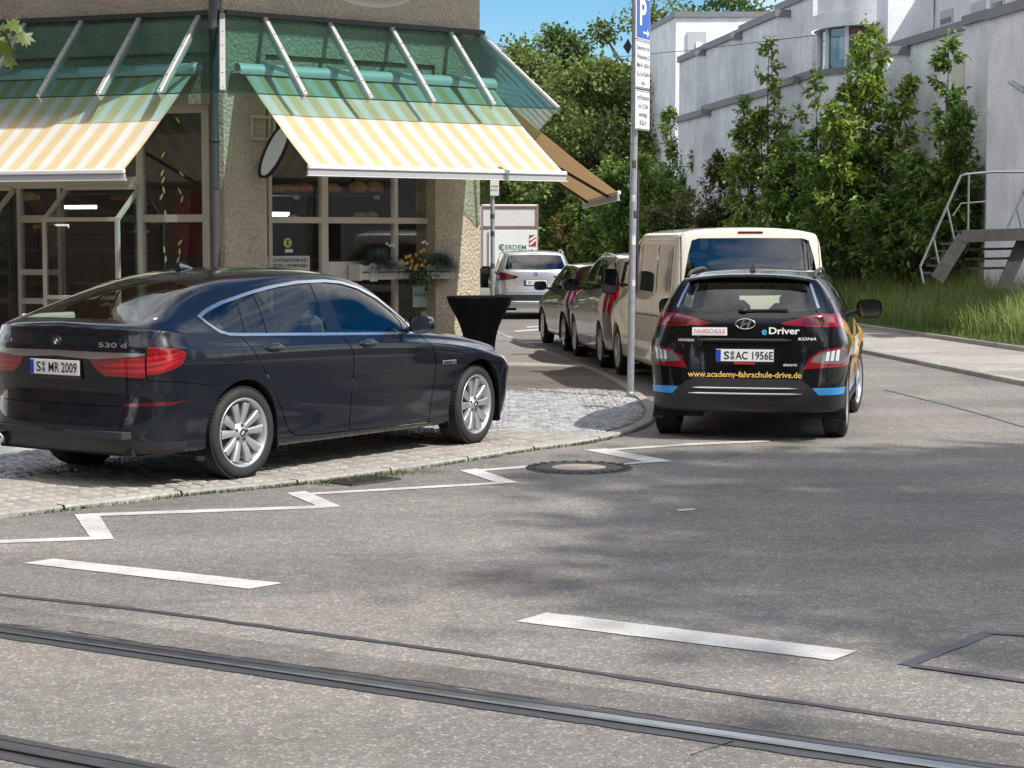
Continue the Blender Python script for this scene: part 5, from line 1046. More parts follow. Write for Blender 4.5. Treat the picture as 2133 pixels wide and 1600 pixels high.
# box lorry with sign
def lorry():
    Y = 74.; cx = PY(1062, 500, Y).x; root = thing('box_lorry', 'white box lorry with green lettered sign on its tail, far up the street', 'lorry', (cx, Y, 0), math.radians(2))
    wh = M('lorry_white', (.60, .58, .55), .45, var=.08, vs=2); gr = M('lorry_green', (.02, .18, .06), .5); dk = K_BLACK
    mb = MB(); mb.box((0, 3, 1.95), (2.2, 6, 2.5), None, .03); mb.build('box_body', wh, root)
    for x in (-1.06, 1.06): mb = MB(); mb.box((x, -.03, 1.95), (.07, .06, 2.46)); mb.build('corner_post', M('lorry_frame', (.25, .16, .15), .5), root)
    mb = MB(); mb.box((0, -.03, 2.35), (2.1, .05, .06)); mb.build('rail', M('lorry_frame'), root)
    mb = MB(); mb.box((0, -.03, 3.12), (2.1, .05, .06)); mb.build('rail', M('lorry_frame'), root)
    mb = MB(); mb.box((.12, -.06, 1.5), (1.85, .04, 1.45), None, .01); mb.build('tail_lift', M('tail_lift_white', (.68, .70, .70), .45, var=.06, vs=2), root)
    text('lettering', 'ERDEM', .26, gr, root, (.22, -.085, 1.55), (1, 0, 0), (0, 0, 1), .006, .80); text('lettering', 'C', .32, gr, root, (-.33, -.085, 1.55), (1, 0, 0), (0, 0, 1), .03, .20); text('lettering', '=', .2, gr, root, (-.34, -.086, 1.55), (1, 0, 0), (0, 0, 1), .02, .14)
    text('lettering', 'erdem-transporte.de', .10, M('lorry_grey_print', (.3, .33, .3), .5), root, (.12, -.085, 1.33), (1, 0, 0), (0, 0, 1), 0, 1.1)
    for s in (.88,):
        mb = MB(); mb.box((s, -.09, 1.82), (.26, .02, .42)); w_ = mb.build('warning_board', M('board_red', (.35, .03, .04), .5), root)
        for k in range(2): mb = MB(); mb.bar((s - .12, -.103, 1.66 + .18 * k), (s + .12, -.103, 1.86 + .14 * k), .004, .07, up=(0, 0, 1)); mb.build('stripe', K_WHITE, w_)
    mb = MB(); mb.box((.86, -.1, 1.35), (.2, .04, .25)); mb.build('lamp_box', M('lorry_grey', (.2, .2, .2), .5), root)
    mb = MB(); mb.box((0, 3.5, .62), (1.0, 7.5, .2)); mb.box((0, -.02, .62), (2.2, .1, .12)); mb.build('chassis', dk, root)
    for y in (1.2, 6.8):
        for s in (-1, 1): mb = MB(); mb.lathe([(.0, -.14), (.46, -.14), (.48, -.1), (.48, .1), (.46, .14), (0, .14)], 24, 'x', (s * .95, y, .48)); mb.build('wheel', K_TYRE, root)
    mb = MB(); mb.box((0, 7.1, 1.4), (2.1, 1.7, 1.9), None, .15); mb.build('cab', wh, root)
lorry()
# ================================================================ corner bakery with glass canopy and striped awnings
SB = Vector((-3.40, 22.80, 0)); SCn = Vector((-.41, 25.0, 0))
dF = (SCn - SB).normalized(); nF = Vector((dF.y, -dF.x, 0)); LFw = (SCn - SB).length           # front facade
aL = math.radians(20); dL = Vector((-math.cos(aL), math.sin(aL), 0)); nL = Vector((-math.sin(aL), -math.cos(aL), 0))   # left facade, running away to the left
dT = Vector((-.035, 1, 0)).normalized(); nT = Vector((1, .035, 0)).normalized()                # third facade, running away from the camera
FAC = {'F': (SB, dF, nF), 'L': (SB, dL, nL), 'T': (SCn, dT, nT)}
def FP(k, t, q, z):                                     # point on a facade: along, outwards, height
    o, d, n = FAC[k]; return o + d * t + n * q + Vector((0, 0, z))
def FX(k, u, v, q=0.):                                  # photograph pixel -> (along, height) on a facade
    o, d, n = FAC[k]; p = PL(u, v, o + n * q, n); return (p - o - n * q).dot(d), p.z
def plaster(name, col, st=.9):
    m, nt, b = new_mat(name); v = coords(nt); n = tex(nt, 'noise', v, 28, 6, .65); n2 = tex(nt, 'noise', v, 1.2, 4); vo = tex(nt, 'voro', v, 22)
    r = ramp(nt, [(.3, tuple(c * .8 for c in col)), (.7, tuple(c * 1.08 for c in col))]); nt.links.new(n2.outputs[0], r.inputs[0])
    r2 = ramp(nt, [(.3, (.72,) * 3), (.65, (1.05,) * 3)]); nt.links.new(n.outputs[0], r2.inputs[0]); nt.links.new(mixc(nt, 1., r.outputs[0], r2.outputs[0], 'MULTIPLY'), b.inputs['Base Color'])
    b.inputs['Roughness'].default_value = .95; h = math_n(nt, 'ADD', n.outputs[0], math_n(nt, 'MULTIPLY', vo.outputs['Distance'], .6)); bump(nt, b, h, st, .035); return m
S_PLAS = plaster('rough_plaster', (.55, .475, .355)); S_FRAME = M('window_frame_beige', (.50, .45, .38), .45, var=.06, vs=5); S_ALU = M('canopy_aluminium', (.62, .62, .62), .42, metal=.55, var=.1, vs=6); S_DARKM = M('dark_metal', (.05, .05, .05), .5, metal=.4, var=.2, vs=8)
S_GREEN = glass_mat('canopy_green_glass', (.42, .66, .645), .95, .015, .04); S_PANE = glass_mat('shop_pane', (.85, .87, .86), .9, base=.005); S_CREAMP = M('cream_panel', (.55, .52, .46), .5, var=.05)
shop = thing('bakery_shop', 'corner bakery with rough beige plaster, green glass canopy and shop windows', 'building', tuple(SB))
ZW, ZT, ZL, OV = 6.45, 4.47, 3.495, .97
def fbox(name, k, t0, t1, z0, z1, q0, q1, mat, par=shop, bev=0.):
    o, d, n = FAC[k]; c = FP(k, (t0 + t1) / 2, (q0 + q1) / 2, (z0 + z1) / 2); R_ = Matrix((d, n, Vector((0, 0, 1)))).transposed()
    mb = MB(True); mb.box(c, (abs(t1 - t0), abs(q1 - q0), abs(z1 - z0)), R_, bev); return fix_normals(mb.build(name, mat, par))
def fquad(name, k, pts, mat, par=shop, th=.006):
    """flat pane on a facade frame: (t, q, z) corners, real thickness"""
    o, d, n = FAC[k]; P_ = [FP(k, *p) for p in pts]; nn = (P_[1] - P_[0]).cross(P_[2] - P_[0]).normalized(); mb = MB(True); mb.prism(P_, nn * th); return fix_normals(mb.build(name, mat, par))
tC1 = FX('F', 944, 450)[0]; C1 = FP('F', tC1, 0, 0); cd_ = Vector((math.cos(math.radians(62)), math.sin(math.radians(62)), 0)); _k = -66.5 / 4000; C2 = C1 + cd_ * ((_k * C1.y - C1.x) / (cd_.x - _k * cd_.y))
def pier(pts, z0, z1, name='pier'):
    mb = MB(True); mb.prism([Vector((p.x, p.y, z0)) for p in pts], (0, 0, z1 - z0)); return fix_normals(mb.build(name, S_PLAS, shop))
# upper storey walls and eaves
fbox('upper_wall', 'F', 0., tC1, 4.05, ZW, -.35, 0., S_PLAS); fbox('upper_wall', 'L', 0., 9., 4.05, ZW, -.35, 0., S_PLAS); pier([FP('F', tC1, 0, 0), C2, C2 + dT * 1.0, C2 + dT * 1. - nT * .4, FP('F', tC1, -.35, 0)], 4.05, ZW, 'upper_wall'); fbox('upper_wall', 'T', .9, 9., 4.05, ZW, -.35, 0., S_PLAS)
mb = MB(True); ho = 1.80
def offs(q):                                            # outline of the three facades moved outwards by q
    def inter(k1, k2):
        o1, d1, n1 = FAC[k1]; o2, d2, n2 = FAC[k2]; a, b = o1 + n1 * q, o2 + n2 * q; den = d1.x * d2.y - d1.y * d2.x; t = ((b.x - a.x) * d2.y - (b.y - a.y) * d2.x) / den; return a + d1 * t
    return [FP('L', 9.2, q, 0), inter('L', 'F'), inter('F', 'T'), FP('T', 9.2, q, 0)]
ol, il = offs(ho), offs(-.2); Z1 = Vector((0, 0, ZW)); 
for i in range(3):
    mb.prism([ol[i] + Z1, ol[i + 1] + Z1, il[i + 1] + Z1, il[i] + Z1], (0, 0, .16))
fix_normals(mb.build('eaves', M('eaves_wood', (.20, .13, .08), .7, var=.25, vs=6), shop))
mb = MB(True); S_TILE = M('roof_tile_red', (.24, .085, .055), .85, var=.3, vs=9, island=.15)
il2 = offs(-4.)
for i in range(3): mb.prism([ol[i] + Z1 + Vector((0, 0, .18)), ol[i + 1] + Z1 + Vector((0, 0, .18)), il2[i + 1] + Z1 + Vector((0, 0, 3.4)), il2[i] + Z1 + Vector((0, 0, 3.4))], (0, 0, .08))
rf = fix_normals(mb.build('roof', S_TILE, shop))
# corner piers
tP = FX('F', 556, 450)[0]; tC0 = FX('F', 907, 450)[0]
pier([FP('F', 0, 0, 0), FP('F', tP, 0, 0), FP('F', tP, -.45, 0), FP('F', .2, -.6, 0), FP('L', .25, -.45, 0), FP('L', .16, 0, 0)], 0, 4.05)
pier([FP('F', tC0, 0, 0), C1, C2, C2 + dT * .45, C2 + dT * .45 - nT * .4, FP('F', tC0, -.45, 0)], 0, 4.05)
fbox('base_wall', 'T', .9, 9, 0, .7, -.35, -.02, S_PLAS); fbox('lintel', 'T', .9, 9, 2.9, 4.05, -.35, -.02, S_PLAS)
fbox('lintel', 'F', tP, tC0, 3.45, 4.05, -.45, -.05, S_PLAS); fbox('lintel', 'L', .16, 9, 3.45, 4.05, -.45, -.05, S_PLAS)
# dim interior: back walls, floor, ceiling
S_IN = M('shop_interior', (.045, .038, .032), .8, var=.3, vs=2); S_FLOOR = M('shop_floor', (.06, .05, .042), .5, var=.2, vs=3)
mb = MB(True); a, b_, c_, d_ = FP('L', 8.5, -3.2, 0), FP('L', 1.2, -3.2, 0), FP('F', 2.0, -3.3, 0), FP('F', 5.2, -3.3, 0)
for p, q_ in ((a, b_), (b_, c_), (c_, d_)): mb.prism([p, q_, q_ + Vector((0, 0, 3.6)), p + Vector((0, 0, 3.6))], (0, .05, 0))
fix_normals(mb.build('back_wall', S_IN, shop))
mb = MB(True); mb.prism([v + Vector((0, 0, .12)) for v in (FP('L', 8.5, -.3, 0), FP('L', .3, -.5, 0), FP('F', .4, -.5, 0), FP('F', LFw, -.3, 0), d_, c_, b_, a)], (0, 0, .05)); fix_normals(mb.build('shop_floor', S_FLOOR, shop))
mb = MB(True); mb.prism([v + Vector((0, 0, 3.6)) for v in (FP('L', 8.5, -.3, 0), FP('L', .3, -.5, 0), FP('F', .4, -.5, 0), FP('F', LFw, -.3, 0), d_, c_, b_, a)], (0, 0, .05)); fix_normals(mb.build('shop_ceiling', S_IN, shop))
# front shop window
QW = -.22
def frame_bar(k, u0, v0, u1, v1, q=QW, d=.09, name='window_frame', mat=S_FRAME):
    t0, z0 = FX(k, u0, v1, q); t1, z1 = FX(k, u1, v0, q); return fbox(name, k, t0, t1, z0, z1, q - d / 2, q + d / 2, mat)
def vbar(k, uc, wd, z0, z1, q=QW, d=.09, mat=S_FRAME): t, _ = FX(k, uc, 460, q); return fbox('window_frame', k, t - wd / 2, t + wd / 2, z0, z1, q - d / 2, q + d / 2, mat)
def hbar(k, u0, u1, vc, wd, q=QW, d=.092, mat=S_FRAME):
    (t0, z0), (t1, z1) = FX(k, u0, vc, q), FX(k, u1, vc, q); t0, t1 = min(t0, t1), max(t0, t1); z = (z0 + z1) / 2; return fbox('window_frame', k, t0, t1, z - wd / 2, z + wd / 2, q - d / 2, q + d / 2, mat)
uF = [556, 673.5, 821.5, 905]; zF = FX('F', 700, 459, QW)[1]; tF = [FX('F', u, 460, QW)[0] for u in uF]
fbox('window_frame', 'F', tF[0], tF[0] + .05, .3, 3.45, QW - .045, QW + .045, S_FRAME); fbox('window_frame', 'F', tF[3] - .03, tF[3] + .03, .3, 3.45, QW - .045, QW + .045, S_FRAME)
for i in (1, 2): fbox('window_frame', 'F', tF[i] - (.045 if i == 1 else .028), tF[i] + (.045 if i == 1 else .028), .3, 3.45, QW - .045, QW + .045, S_FRAME)
for z, w_ in ((zF, .075), (3.40, .10), (.36, .12)): fbox('window_frame', 'F', tF[0], tF[3], z - w_ / 2, z + w_ / 2, QW - .047, QW + .047, S_FRAME)
fbox('window_frame', 'F', tF[3] + .03, tC0 + .02, .0, 3.45, QW - .05, QW + .03, S_PLAS)
S_PANEL_Z = FX('F', 730, 545, QW)[1], FX('F', 730, 583, QW)[1]
fbox('sill_panel', 'F', tF[1] + .045, tF[3] - .03, S_PANEL_Z[1], S_PANEL_Z[0], QW - .04, QW + .05, S_CREAMP)
for i in range(3):
    zs_ = [(.42, S_PANEL_Z[1] if i else zF - .04), (S_PANEL_Z[0] if i else None, zF - .04), (zF + .04, 3.35)]
    for z0, z1 in zs_:
        if z0 is None: continue
        fquad('window_pane', 'F', [(tF[i] + .03, QW, z0), (tF[i + 1] - .03, QW, z0), (tF[i + 1] - .03, QW, z1), (tF[i] + .03, QW, z1)], S_PANE)
# left facade windows: posts, transoms and two projecting glass bays
tl = lambda u: FX('L', u, 460, QW)[0]
zt = FX('L', 360, 455, QW)[1]
for u, w_ in ((433, .10), (295, .085), (127, .05), (43, .05), (-90, .08)): fbox('window_frame', 'L', tl(u) - w_ / 2, tl(u) + w_ / 2, .25, 3.45, QW - .045, QW + .045, S_FRAME)
fbox('window_frame', 'L', tl(433) + .05, tl(295) - .04, zt - .045, zt + .045, QW - .05, QW + .047, S_FRAME); fbox('window_frame', 'L', tl(127), tl(43), zt - .045, zt + .045, QW - .05, QW + .047, S_FRAME)
z2, z3 = FX('L', 85, 567, QW)[1], FX('L', 85, 627, QW)[1]
for z in (z2, z3): fbox('window_frame', 'L', tl(127) + .02, tl(43) - .02, z - .035, z + .035, QW - .05, QW + .047, S_FRAME)
zb0 = FX('L', 230, 388, QW)[1]; fbox('window_frame', 'L', tl(295), tl(-90), zb0 - .02, zb0 + .11, QW - .05, QW + .052, S_FRAME)
fbox('window_frame', 'L', tl(433), tl(-90), 3.36, 3.46, QW - .05, QW + .05, S_FRAME)
def pane(k, t0, t1, z0, z1, q=QW): return fquad('window_pane', k, [(t0, q, z0), (t1, q, z0), (t1, q, z1), (t0, q, z1)], S_PANE)
pane('L', tl(433) + .05, tl(295) - .04, zt + .045, 3.36); pane('L', tl(433) + .05, tl(295) - .04, .5, zt - .045); fbox('plinth', 'L', .16, 9, 0, .5, QW - .06, QW + .06, S_PLAS)
pane('L', tl(127) + .025, tl(43) - .025, zt + .045, zb0 - .02); pane('L', tl(127) + .025, tl(43) - .025, z2 + .035, zt - .045); pane('L', tl(127) + .025, tl(43) - .025, z3 + .035, z2 - .035); pane('L', tl(127) + .025, tl(43) - .025, .5, z3 - .035); pane('L', tl(295) + .04, tl(-90) - .04, zb0 + .11, 3.36)
def bay(u0, u1):
    """display bay: sloping glass top, upright front, glazed cheeks"""
    t0, t1 = tl(u0), tl(u1); QB = .30; ztop = zb0 - .02; zk = FX('L', (u0 + u1) / 2, 457, QB)[1]; w_ = .05; zl_ = .55
    def strut(a, b): o, d, n = FAC['L']; m = MB(True); m.bar(FP('L', *a), FP('L', *b), w_, w_, up=n, bev=.004); m.build('bay_frame', S_FRAME, shop)
    for t in (t0, t1):
        strut((t, QW, ztop), (t, QB, zk)); strut((t, QB, zk), (t, QB, zl_)); strut((t, QW, zl_ + .02), (t, QB, zl_ + .02))
    strut((t0, QB, zk), (t1, QB, zk)); strut((t0, QB, zl_), (t1, QB, zl_)); strut((t0, QW + .06, ztop), (t1, QW + .06, ztop)); strut((t0, QB, 1.15), (t1, QB, 1.15))
    fquad('window_pane', 'L', [(t0, QW, ztop), (t1, QW, ztop), (t1, QB, zk), (t0, QB, zk)], S_PANE); fquad('window_pane', 'L', [(t0, QB, zk), (t1, QB, zk), (t1, QB, zl_), (t0, QB, zl_)], S_PANE)
    for t in (t0, t1): fquad('window_pane', 'L', [(t, QW, ztop), (t, QB, zk), (t, QB, zl_), (t, QW, zl_)], S_PANE)
    fbox('bay_floor', 'L', t0, t1, zl_ - .12, zl_ - .03, QW, QB, S_FRAME)
bay(292, 143); bay(32, -110)
# third facade windows
for t in (1.2, 2.6, 4.0, 5.4): fbox('window_frame', 'T', t - .05, t + .05, .7, 2.9, -.22, -.12, S_FRAME)
for t in (1.25, 2.65, 4.05): pane('T', t, t + 1.3, .7, 2.9, -.17)
# counter with lit shelf, breads
S_SHELF = M('shelf_wood', (.07, .045, .03), .55, var=.25, vs=6); S_BREAD = M('bread_crust', (.50, .24, .09), .7, var=.4, vs=18, bmp=.5, bs=40); S_BREAD2 = M('bread_flour', (.68, .50, .28), .8, var=.4, vs=22, bmp=.4, bs=50); S_TAG = M('price_tag', (.62, .58, .52), .6)
def shelf(k, u0, u1, v, q, mat=S_SHELF):
    (t0, z), (t1, z_) = FX(k, u0, v, q), FX(k, u1, v, q); t0, t1 = min(t0, t1), max(t0, t1); return thing_part(k, t0, t1, (z + z_) / 2, q, mat)
def thing_part(k, t0, t1, z, q, mat): return fbox('display_shelf', k, t0, t1, z - .03, z, q - .30, q + .10, mat)
for k, u0, u1, v, q in (('F', 560, 900, 405, -.75), ('F', 560, 900, 457, -.8), ('F', 560, 900, 540, -.9), ('L', 300, 425, 470, -.9), ('L', 45, 285, 480, -.9), ('L', 45, 285, 520, -.9), ('L', 45, 285, 590, -.9), ('L', 45, 285, 422, -.8)): shelf(k, u0, u1, v, q)
S_RED = M('red_cloth', (.20, .012, .02), .8, var=.3, vs=6)
fbox('red_display', 'L', FX('L', 420, 430, -.8)[0], FX('L', 372, 430, -.8)[0], FX('L', 400, 530, -.8)[1], FX('L', 400, 405, -.8)[1], -.9, -.7, S_RED)
fbox('counter', 'F', .6, 3.2, .15, 1.15, -2.0, -1.4, S_SHELF); fbox('counter', 'L', .6, 5.5, .15, 1.15, -2.0, -1.4, S_SHELF)
for k, t, q, z in (('F', 1.6, -1.7, 2.15), ('L', 1.3, -1.8, 2.0), ('L', 3.0, -1.6, 2.25)):
    fbox('ceiling_lamp', k, t - .22, t + .22, z, z + .05, q - .05, q + .05, M('lit_tube', (1, .93, .8), .5, emit=6.))
BRD = [('F', 600, 402, .75, (.17, .10, .075)), ('F', 632, 402, .75, (.15, .10, .08)), ('F', 575, 402, .75, (.13, .10, .07)), ('F', 690, 402, .75, (.14, .10, .08)), ('F', 745, 402, .75, (.13, .10, .10)), ('F', 780, 402, .75, (.13, .10, .10)), ('F', 750, 455, .8, (.09, .08, .055)), ('F', 775, 455, .8, (.09, .08, .06)), ('F', 610, 455, .8, (.07, .07, .035)), ('L', 62, 418, .8, (.14, .10, .07)), ('L', 250, 418, .8, (.12, .09, .05)), ('L', 85, 478, .9, (.10, .09, .05)), ('L', 330, 468, .9, (.12, .09, .06))]
WHERE = {0: 'second from the left pier', 1: 'below the bent tip of the oval sign', 2: 'next to the plaster pier', 3: 'in the middle pane next to the post', 4: 'left of the two tall loaves', 5: 'right of the two tall loaves'}
BL = ['long brown loaf with a price tag on the upper bakery shelf', 'brown loaf right of the tagged long loaf on the bakery shelf', 'dark loaf next to the plaster pier on the bakery shelf', 'brown loaf behind the post of the bakery window', 'round tall loaf left of its twin on the bakery shelf', 'round tall loaf with price tag on the bakery shelf', 'left one of two floury pastries on the lower window rail', 'right one of two floury pastries on the lower window rail', 'small pale roll on the lower window rail', 'pale loaf in the far left shop window', 'small loaf under the sloping glass of the bay', 'pastry on the shelf of the far left window', 'loaf in the window beside the downpipe']
for i, (k, u, v, q, r) in enumerate(BRD):
    t, z = FX(k, u, v, -q); p = FP(k, t, -q, z + r[2] * .55); o, d, n = FAC[k]; R_ = Matrix((d, n, Vector((0, 0, 1)))).transposed()
    mb = MB(); rnd = random.Random(i)
    mb.ellipsoid((0, 0, 0), r, 18, 10, R_); mb.v = [Vector(x) * (1 + .07 * noise.noise(Vector(x) * 14 + Vector((i, 0, 0)))) for x in mb.v]; mb.v = [Vector((x.x, x.y, max(x.z, -r[2] * .55))) for x in mb.v]
    bo = mb.build('bread_loaf', S_BREAD2 if i in (6, 7, 8, 9) else S_BREAD); bo.location = p; tag(bo, BL[i], 'bread', 'bakery goods in the windows')
for i, (u, v, lab) in enumerate(((617, 411, 'left one of two small white price tags on the bakery shelf'), (785, 411, 'right one of two small white price tags on the bakery shelf'))):
    t, z = FX('F', u, v, -.62); o = fbox('price_tag', 'F', t - .04, t + .04, z - .025, z + .025, -.625, -.615, S_TAG, None); tag(o, lab, 'price tag', 'price tags in the bakery window')
# ---------------------------------------------------------------- canopy: glass panes between aluminium rafters
can = thing('glass_canopy', 'green tinted glass canopy on aluminium rafters around the bakery', 'canopy', tuple(SB))
def CPt(k, t, s): return FP(k, t, .02 + (OV - .02) * s, ZT + (ZL - ZT) * s)      # s = 0 wall .. 1 lower edge
hips = offs(OV); hb = (hips[1], hips[2]); hB = (hb[0] - SB).dot(dF), (hb[0] - SB).dot(dL); hC = (hb[1] - SB).dot(dF), (hb[1] - SCn).dot(dT)
def rafter(a, b, w_=.055, h_=.07, par=can):
    mb = MB(True); d = (b - a).normalized(); up = d.cross(Vector((0, 0, 1)).cross(d)).normalized()
    mb.bar(a + up * .02, b + up * .02, w_, .035, up=up, bev=.004); o = mb.build('rafter_cap', S_ALU, par); mb = MB(True); mb.bar(a - up * .035, b - up * .035, w_ * .55, h_, up=up); mb.build('rafter', S_ALU, par)
    for q in np.linspace(.08, .97, 6): mb = MB(True); c = a + (b - a) * q + up * .04; mb.ellipsoid(c, (.010, .010, .006), 8, 5); mb.build('screw', S_DARKM, o)
tb = FX('F', 548, 45)[0]; step = (FX('F', 935, 76)[0] - tb) / 3
tF_ = [tb + step * i for i in range(4)]; tl0 = FX('L', 418, 42)[0]; tL_ = [tl0 + .80 * i for i in range(8)]; tT_ = [.45 + .85 * i for i in range(7)]
def panes(k, ts, a_end, b_end):
    """ts rafter positions; first pane reaches the hip"""
    edges = [None] + ts
    for i in range(len(edges) - 1):
        l, r = edges[i], edges[i + 1]
        tl_ = (0., a_end) if l is None else (l + .012, l + .012); tr_ = (r - .012, r - .012)
        P_ = [CPt(k, tl_[0], 0), CPt(k, tr_[0], 0), CPt(k, tr_[1], 1.0), CPt(k, tl_[1], 1.0)]; nn = (P_[1] - P_[0]).cross(P_[2] - P_[0]).normalized(); mb = MB(True); mb.poly(P_); pn = mb.build('canopy_pane', S_GREEN, can); mb = MB(True); mb.bar(P_[3], P_[2], .012, .014); mb.build('pane_edge', S_EDGE, pn)
S_EDGE = M('glass_edge_green', (.012, .06, .045), .25)
panes('F', tF_, hB[0], None); panes('L', tL_, hB[1], None); panes('T', tT_, hC[1], None)
P_ = [CPt('F', tF_[-1] + .012, 0), CPt('F', LFw, 0), CPt('F', hC[0], 1), CPt('F', tF_[-1] + .012, 1)]; mb = MB(True); mb.poly(P_); pn = mb.build('canopy_pane', S_GREEN, can); mb = MB(True); mb.bar(P_[3], P_[2], .012, .014); mb.build('pane_edge', S_EDGE, pn)
for k, ts in (('F', tF_), ('L', tL_), ('T', tT_)):
    for t in ts:
        rafter(CPt(k, t, -.02), CPt(k, t, 1.0))
        mb = MB(True); mb.bar(FP(k, t, .0, 3.93), FP(k, t, .60, 3.80), .04, .05); mb.build('bracket', S_ALU, can)
rafter(Vector((SB.x, SB.y, ZT)) , Vector((hb[0].x, hb[0].y, ZL)), .065); rafter(Vector((SCn.x, SCn.y, ZT)), Vector((hb[1].x, hb[1].y, ZL)), .065)
for k, t0, t1 in (('F', .0, LFw), ('L', .0, 6.5), ('T', 0, 6)):
    mb = MB(True); mb.bar(FP(k, t0 + .02, .03, ZT + .03), FP(k, t1, .03, ZT + .03), .07, .06); mb.build('wall_channel', S_DARKM, can)
# ---------------------------------------------------------------- awnings
def awn_mat(name, a, b, per, ax, org):
    """striped acrylic cloth, light shining through a little"""
    m, nt, bs_ = new_mat(name); g = nt.nodes.new('ShaderNodeTexCoord'); vm = nt.nodes.new('ShaderNodeVectorMath'); vm.operation = 'DOT_PRODUCT'; nt.links.new(g.outputs['Object'], vm.inputs[0]); vm.inputs[1].default_value = ax
    ph = math_n(nt, 'FRACT', math_n(nt, 'DIVIDE', math_n(nt, 'ADD', vm.outputs['Value'], org + 40 * per), per))
    r = ramp(nt, [(.0, a), (.50, a), (.515, b), (.60, tuple(.5 * x + .5 * y for x, y in zip(a, b))), (.615, b), (.985, b), (1, a)]); nt.links.new(ph, r.inputs[0])
    n = tex(nt, 'noise', g.outputs['Object'], 3, 4); r2 = ramp(nt, [(.3, (.9,) * 3), (.7, (1,) * 3)]); nt.links.new(n.outputs[0], r2.inputs[0]); c = mixc(nt, 1., r.outputs[0], r2.outputs[0], 'MULTIPLY')
    nt.links.new(c, bs_.inputs['Base Color']); bs_.inputs['Roughness'].default_value = .85; bs_.inputs['Specular IOR Level'].default_value = .15
    tr = nt.nodes.new('ShaderNodeBsdfTranslucent'); nt.links.new(c, tr.inputs[0]); mx = nt.nodes.new('ShaderNodeMixShader'); mx.inputs[0].default_value = .28; nt.links.new(bs_.outputs[0], mx.inputs[1]); nt.links.new(tr.outputs[0], mx.inputs[2]); nt.links.new(mx.outputs[0], nt.nodes['Material Output'].inputs[0]); return m
AW_Y, AW_W = (.66, .53, .31), (.70, .675, .63)
S_BAR = M('awning_white_aluminium', (.70, .70, .70), .35, metal=.1, var=.04)
def awning(k, t0, t1, q1, z1, label, a, b, per=.25):
    o, d, n = FAC[k]; aw = thing('awning', label, 'awning', tuple(FP(k, t0, 0, 3.84)), 0, 'striped awnings of the bakery'); q0, z0 = .14, 3.80
    mat = awn_mat('awning_cloth_' + k, a, b, per, tuple(d), 0.1); mb = MB(True); rows = []
    for i in range(13):
        s_ = i / 12; rows.append([FP(k, t0 + (t1 - t0) * j / 30, q0 + (q1 - q0) * s_, z0 + (z1 - z0) * s_ - .035 * math.sin(math.pi * s_) + .012 * noise.noise((j * .33, i * .25, 0)) + .003 * noise.noise((j * .9, i * .6, 5))) for j in range(31)])
    mb.grid(rows); mb.build('cloth', mat, aw)
    mb = MB(True); mb.bar(FP(k, t0 - .03, q1 + .012, z1 - .005), FP(k, t1 + .03, q1 + .012, z1 - .005), .05, .055, bev=.012); fb = mb.build('front_bar', S_BAR, aw)
    mb = MB(True); mb.bar(FP(k, t0 - .03, q1 + .002, z1 - .065), FP(k, t1 + .03, q1 + .002, z1 - .065), .03, .062, bev=.008); mb.build('front_profile', M('awning_grey_profile', (.42, .42, .43), .4, metal=.2), fb)
    mb = MB(True); mb.bar(FP(k, t0 - .04, q1 + .006, z1 - .10), FP(k, t1 + .04, q1 + .006, z1 - .10), .045, .010); mb.build('drip_rail', S_BAR, fb)
    mb = MB(True); rows = [[FP(k, t, .02 + .11 + .085 * math.cos(x), z0 + .03 + .085 * math.sin(x)) for x in np.linspace(-.6, math.pi, 12)] for t in (t0 - .08, t1 + .08)]; mb.grid(rows); mb.build('roller_cover', S_BAR, aw)
    for f in (.18, .82):                                # folding arms under the cloth
        t = t0 + (t1 - t0) * f; tm = t + (.55 if f < .5 else -.55); e = FP(k, tm, q1 * .5, (z0 + z1) / 2 - .16); mb = MB(True); mb.bar(FP(k, t, .1, z0 - .12), e, .05, .04); mb.build('arm', S_DARKM, aw); mb = MB(True); mb.bar(e, FP(k, t + (.1 if f < .5 else -.1), q1 - .02, z1 - .03), .04, .035); mb.build('arm', S_DARKM, aw)
    return aw
awning('F', .20, 3.80, 1.65, 2.66, 'broad yellow and white striped awning over the front bakery window', AW_Y, AW_W)
awning('L', .32, 6.6, 1.72, 2.60, 'yellow and white striped awning on the left side of the bakery', AW_Y, AW_W)
awning('T', .15, 6.5, 1.80, 2.46, 'brown awning seen from below on the street side of the bakery', (.50, .30, .14), (.60, .42, .22), .12)
# ---------------------------------------------------------------- downpipe, oval blade sign, notices
dp = thing('downpipe', 'dark grey rainwater downpipe at the corner of the bakery', 'pipe', tuple(FP('L', .10, .12, 0))); pm = M('downpipe_grey', (.075, .075, .078), .4, metal=.3, var=.15, vs=5)
pp = PL(447, 300, FP('L', 0, .14, 0), nL); pxy = Vector((pp.x, pp.y, 0)); dp.location = pxy
mb = MB(); mb.tube([(0, 0, .05), (0, 0, 6.4)], .052, 16); mb.build('pipe', pm, dp)
for z in (1.42, 3.0, 4.7): mb = MB(); mb.lathe([(.053, z - .02), (.06, z - .02), (.06, z + .02), (.053, z + .02)], 16); mb.build('pipe_clip', S_DARKM, dp)
sg = thing('oval_sign', 'tilted white oval blade sign with black rim on the bakery pier', 'sign', tuple(FP('F', .55, 0, 2.6)))
cS = PL(572, 315, FP('F', .55, .25, 0), Vector((0, -1, 0))); exS = Vector((.55, -.25, 0)).normalized(); eyS = Vector((0, 0, 1)); th = math.radians(33)
def oval(a, b, n=40): return [cS + (exS * (a * math.cos(t) * math.cos(th) + b * math.sin(t) * math.sin(th)) * .9 + eyS * (-a * math.cos(t) * math.sin(th) + b * math.sin(t) * math.cos(th))) for t in np.linspace(0, math.tau, n + 1)[:-1]]
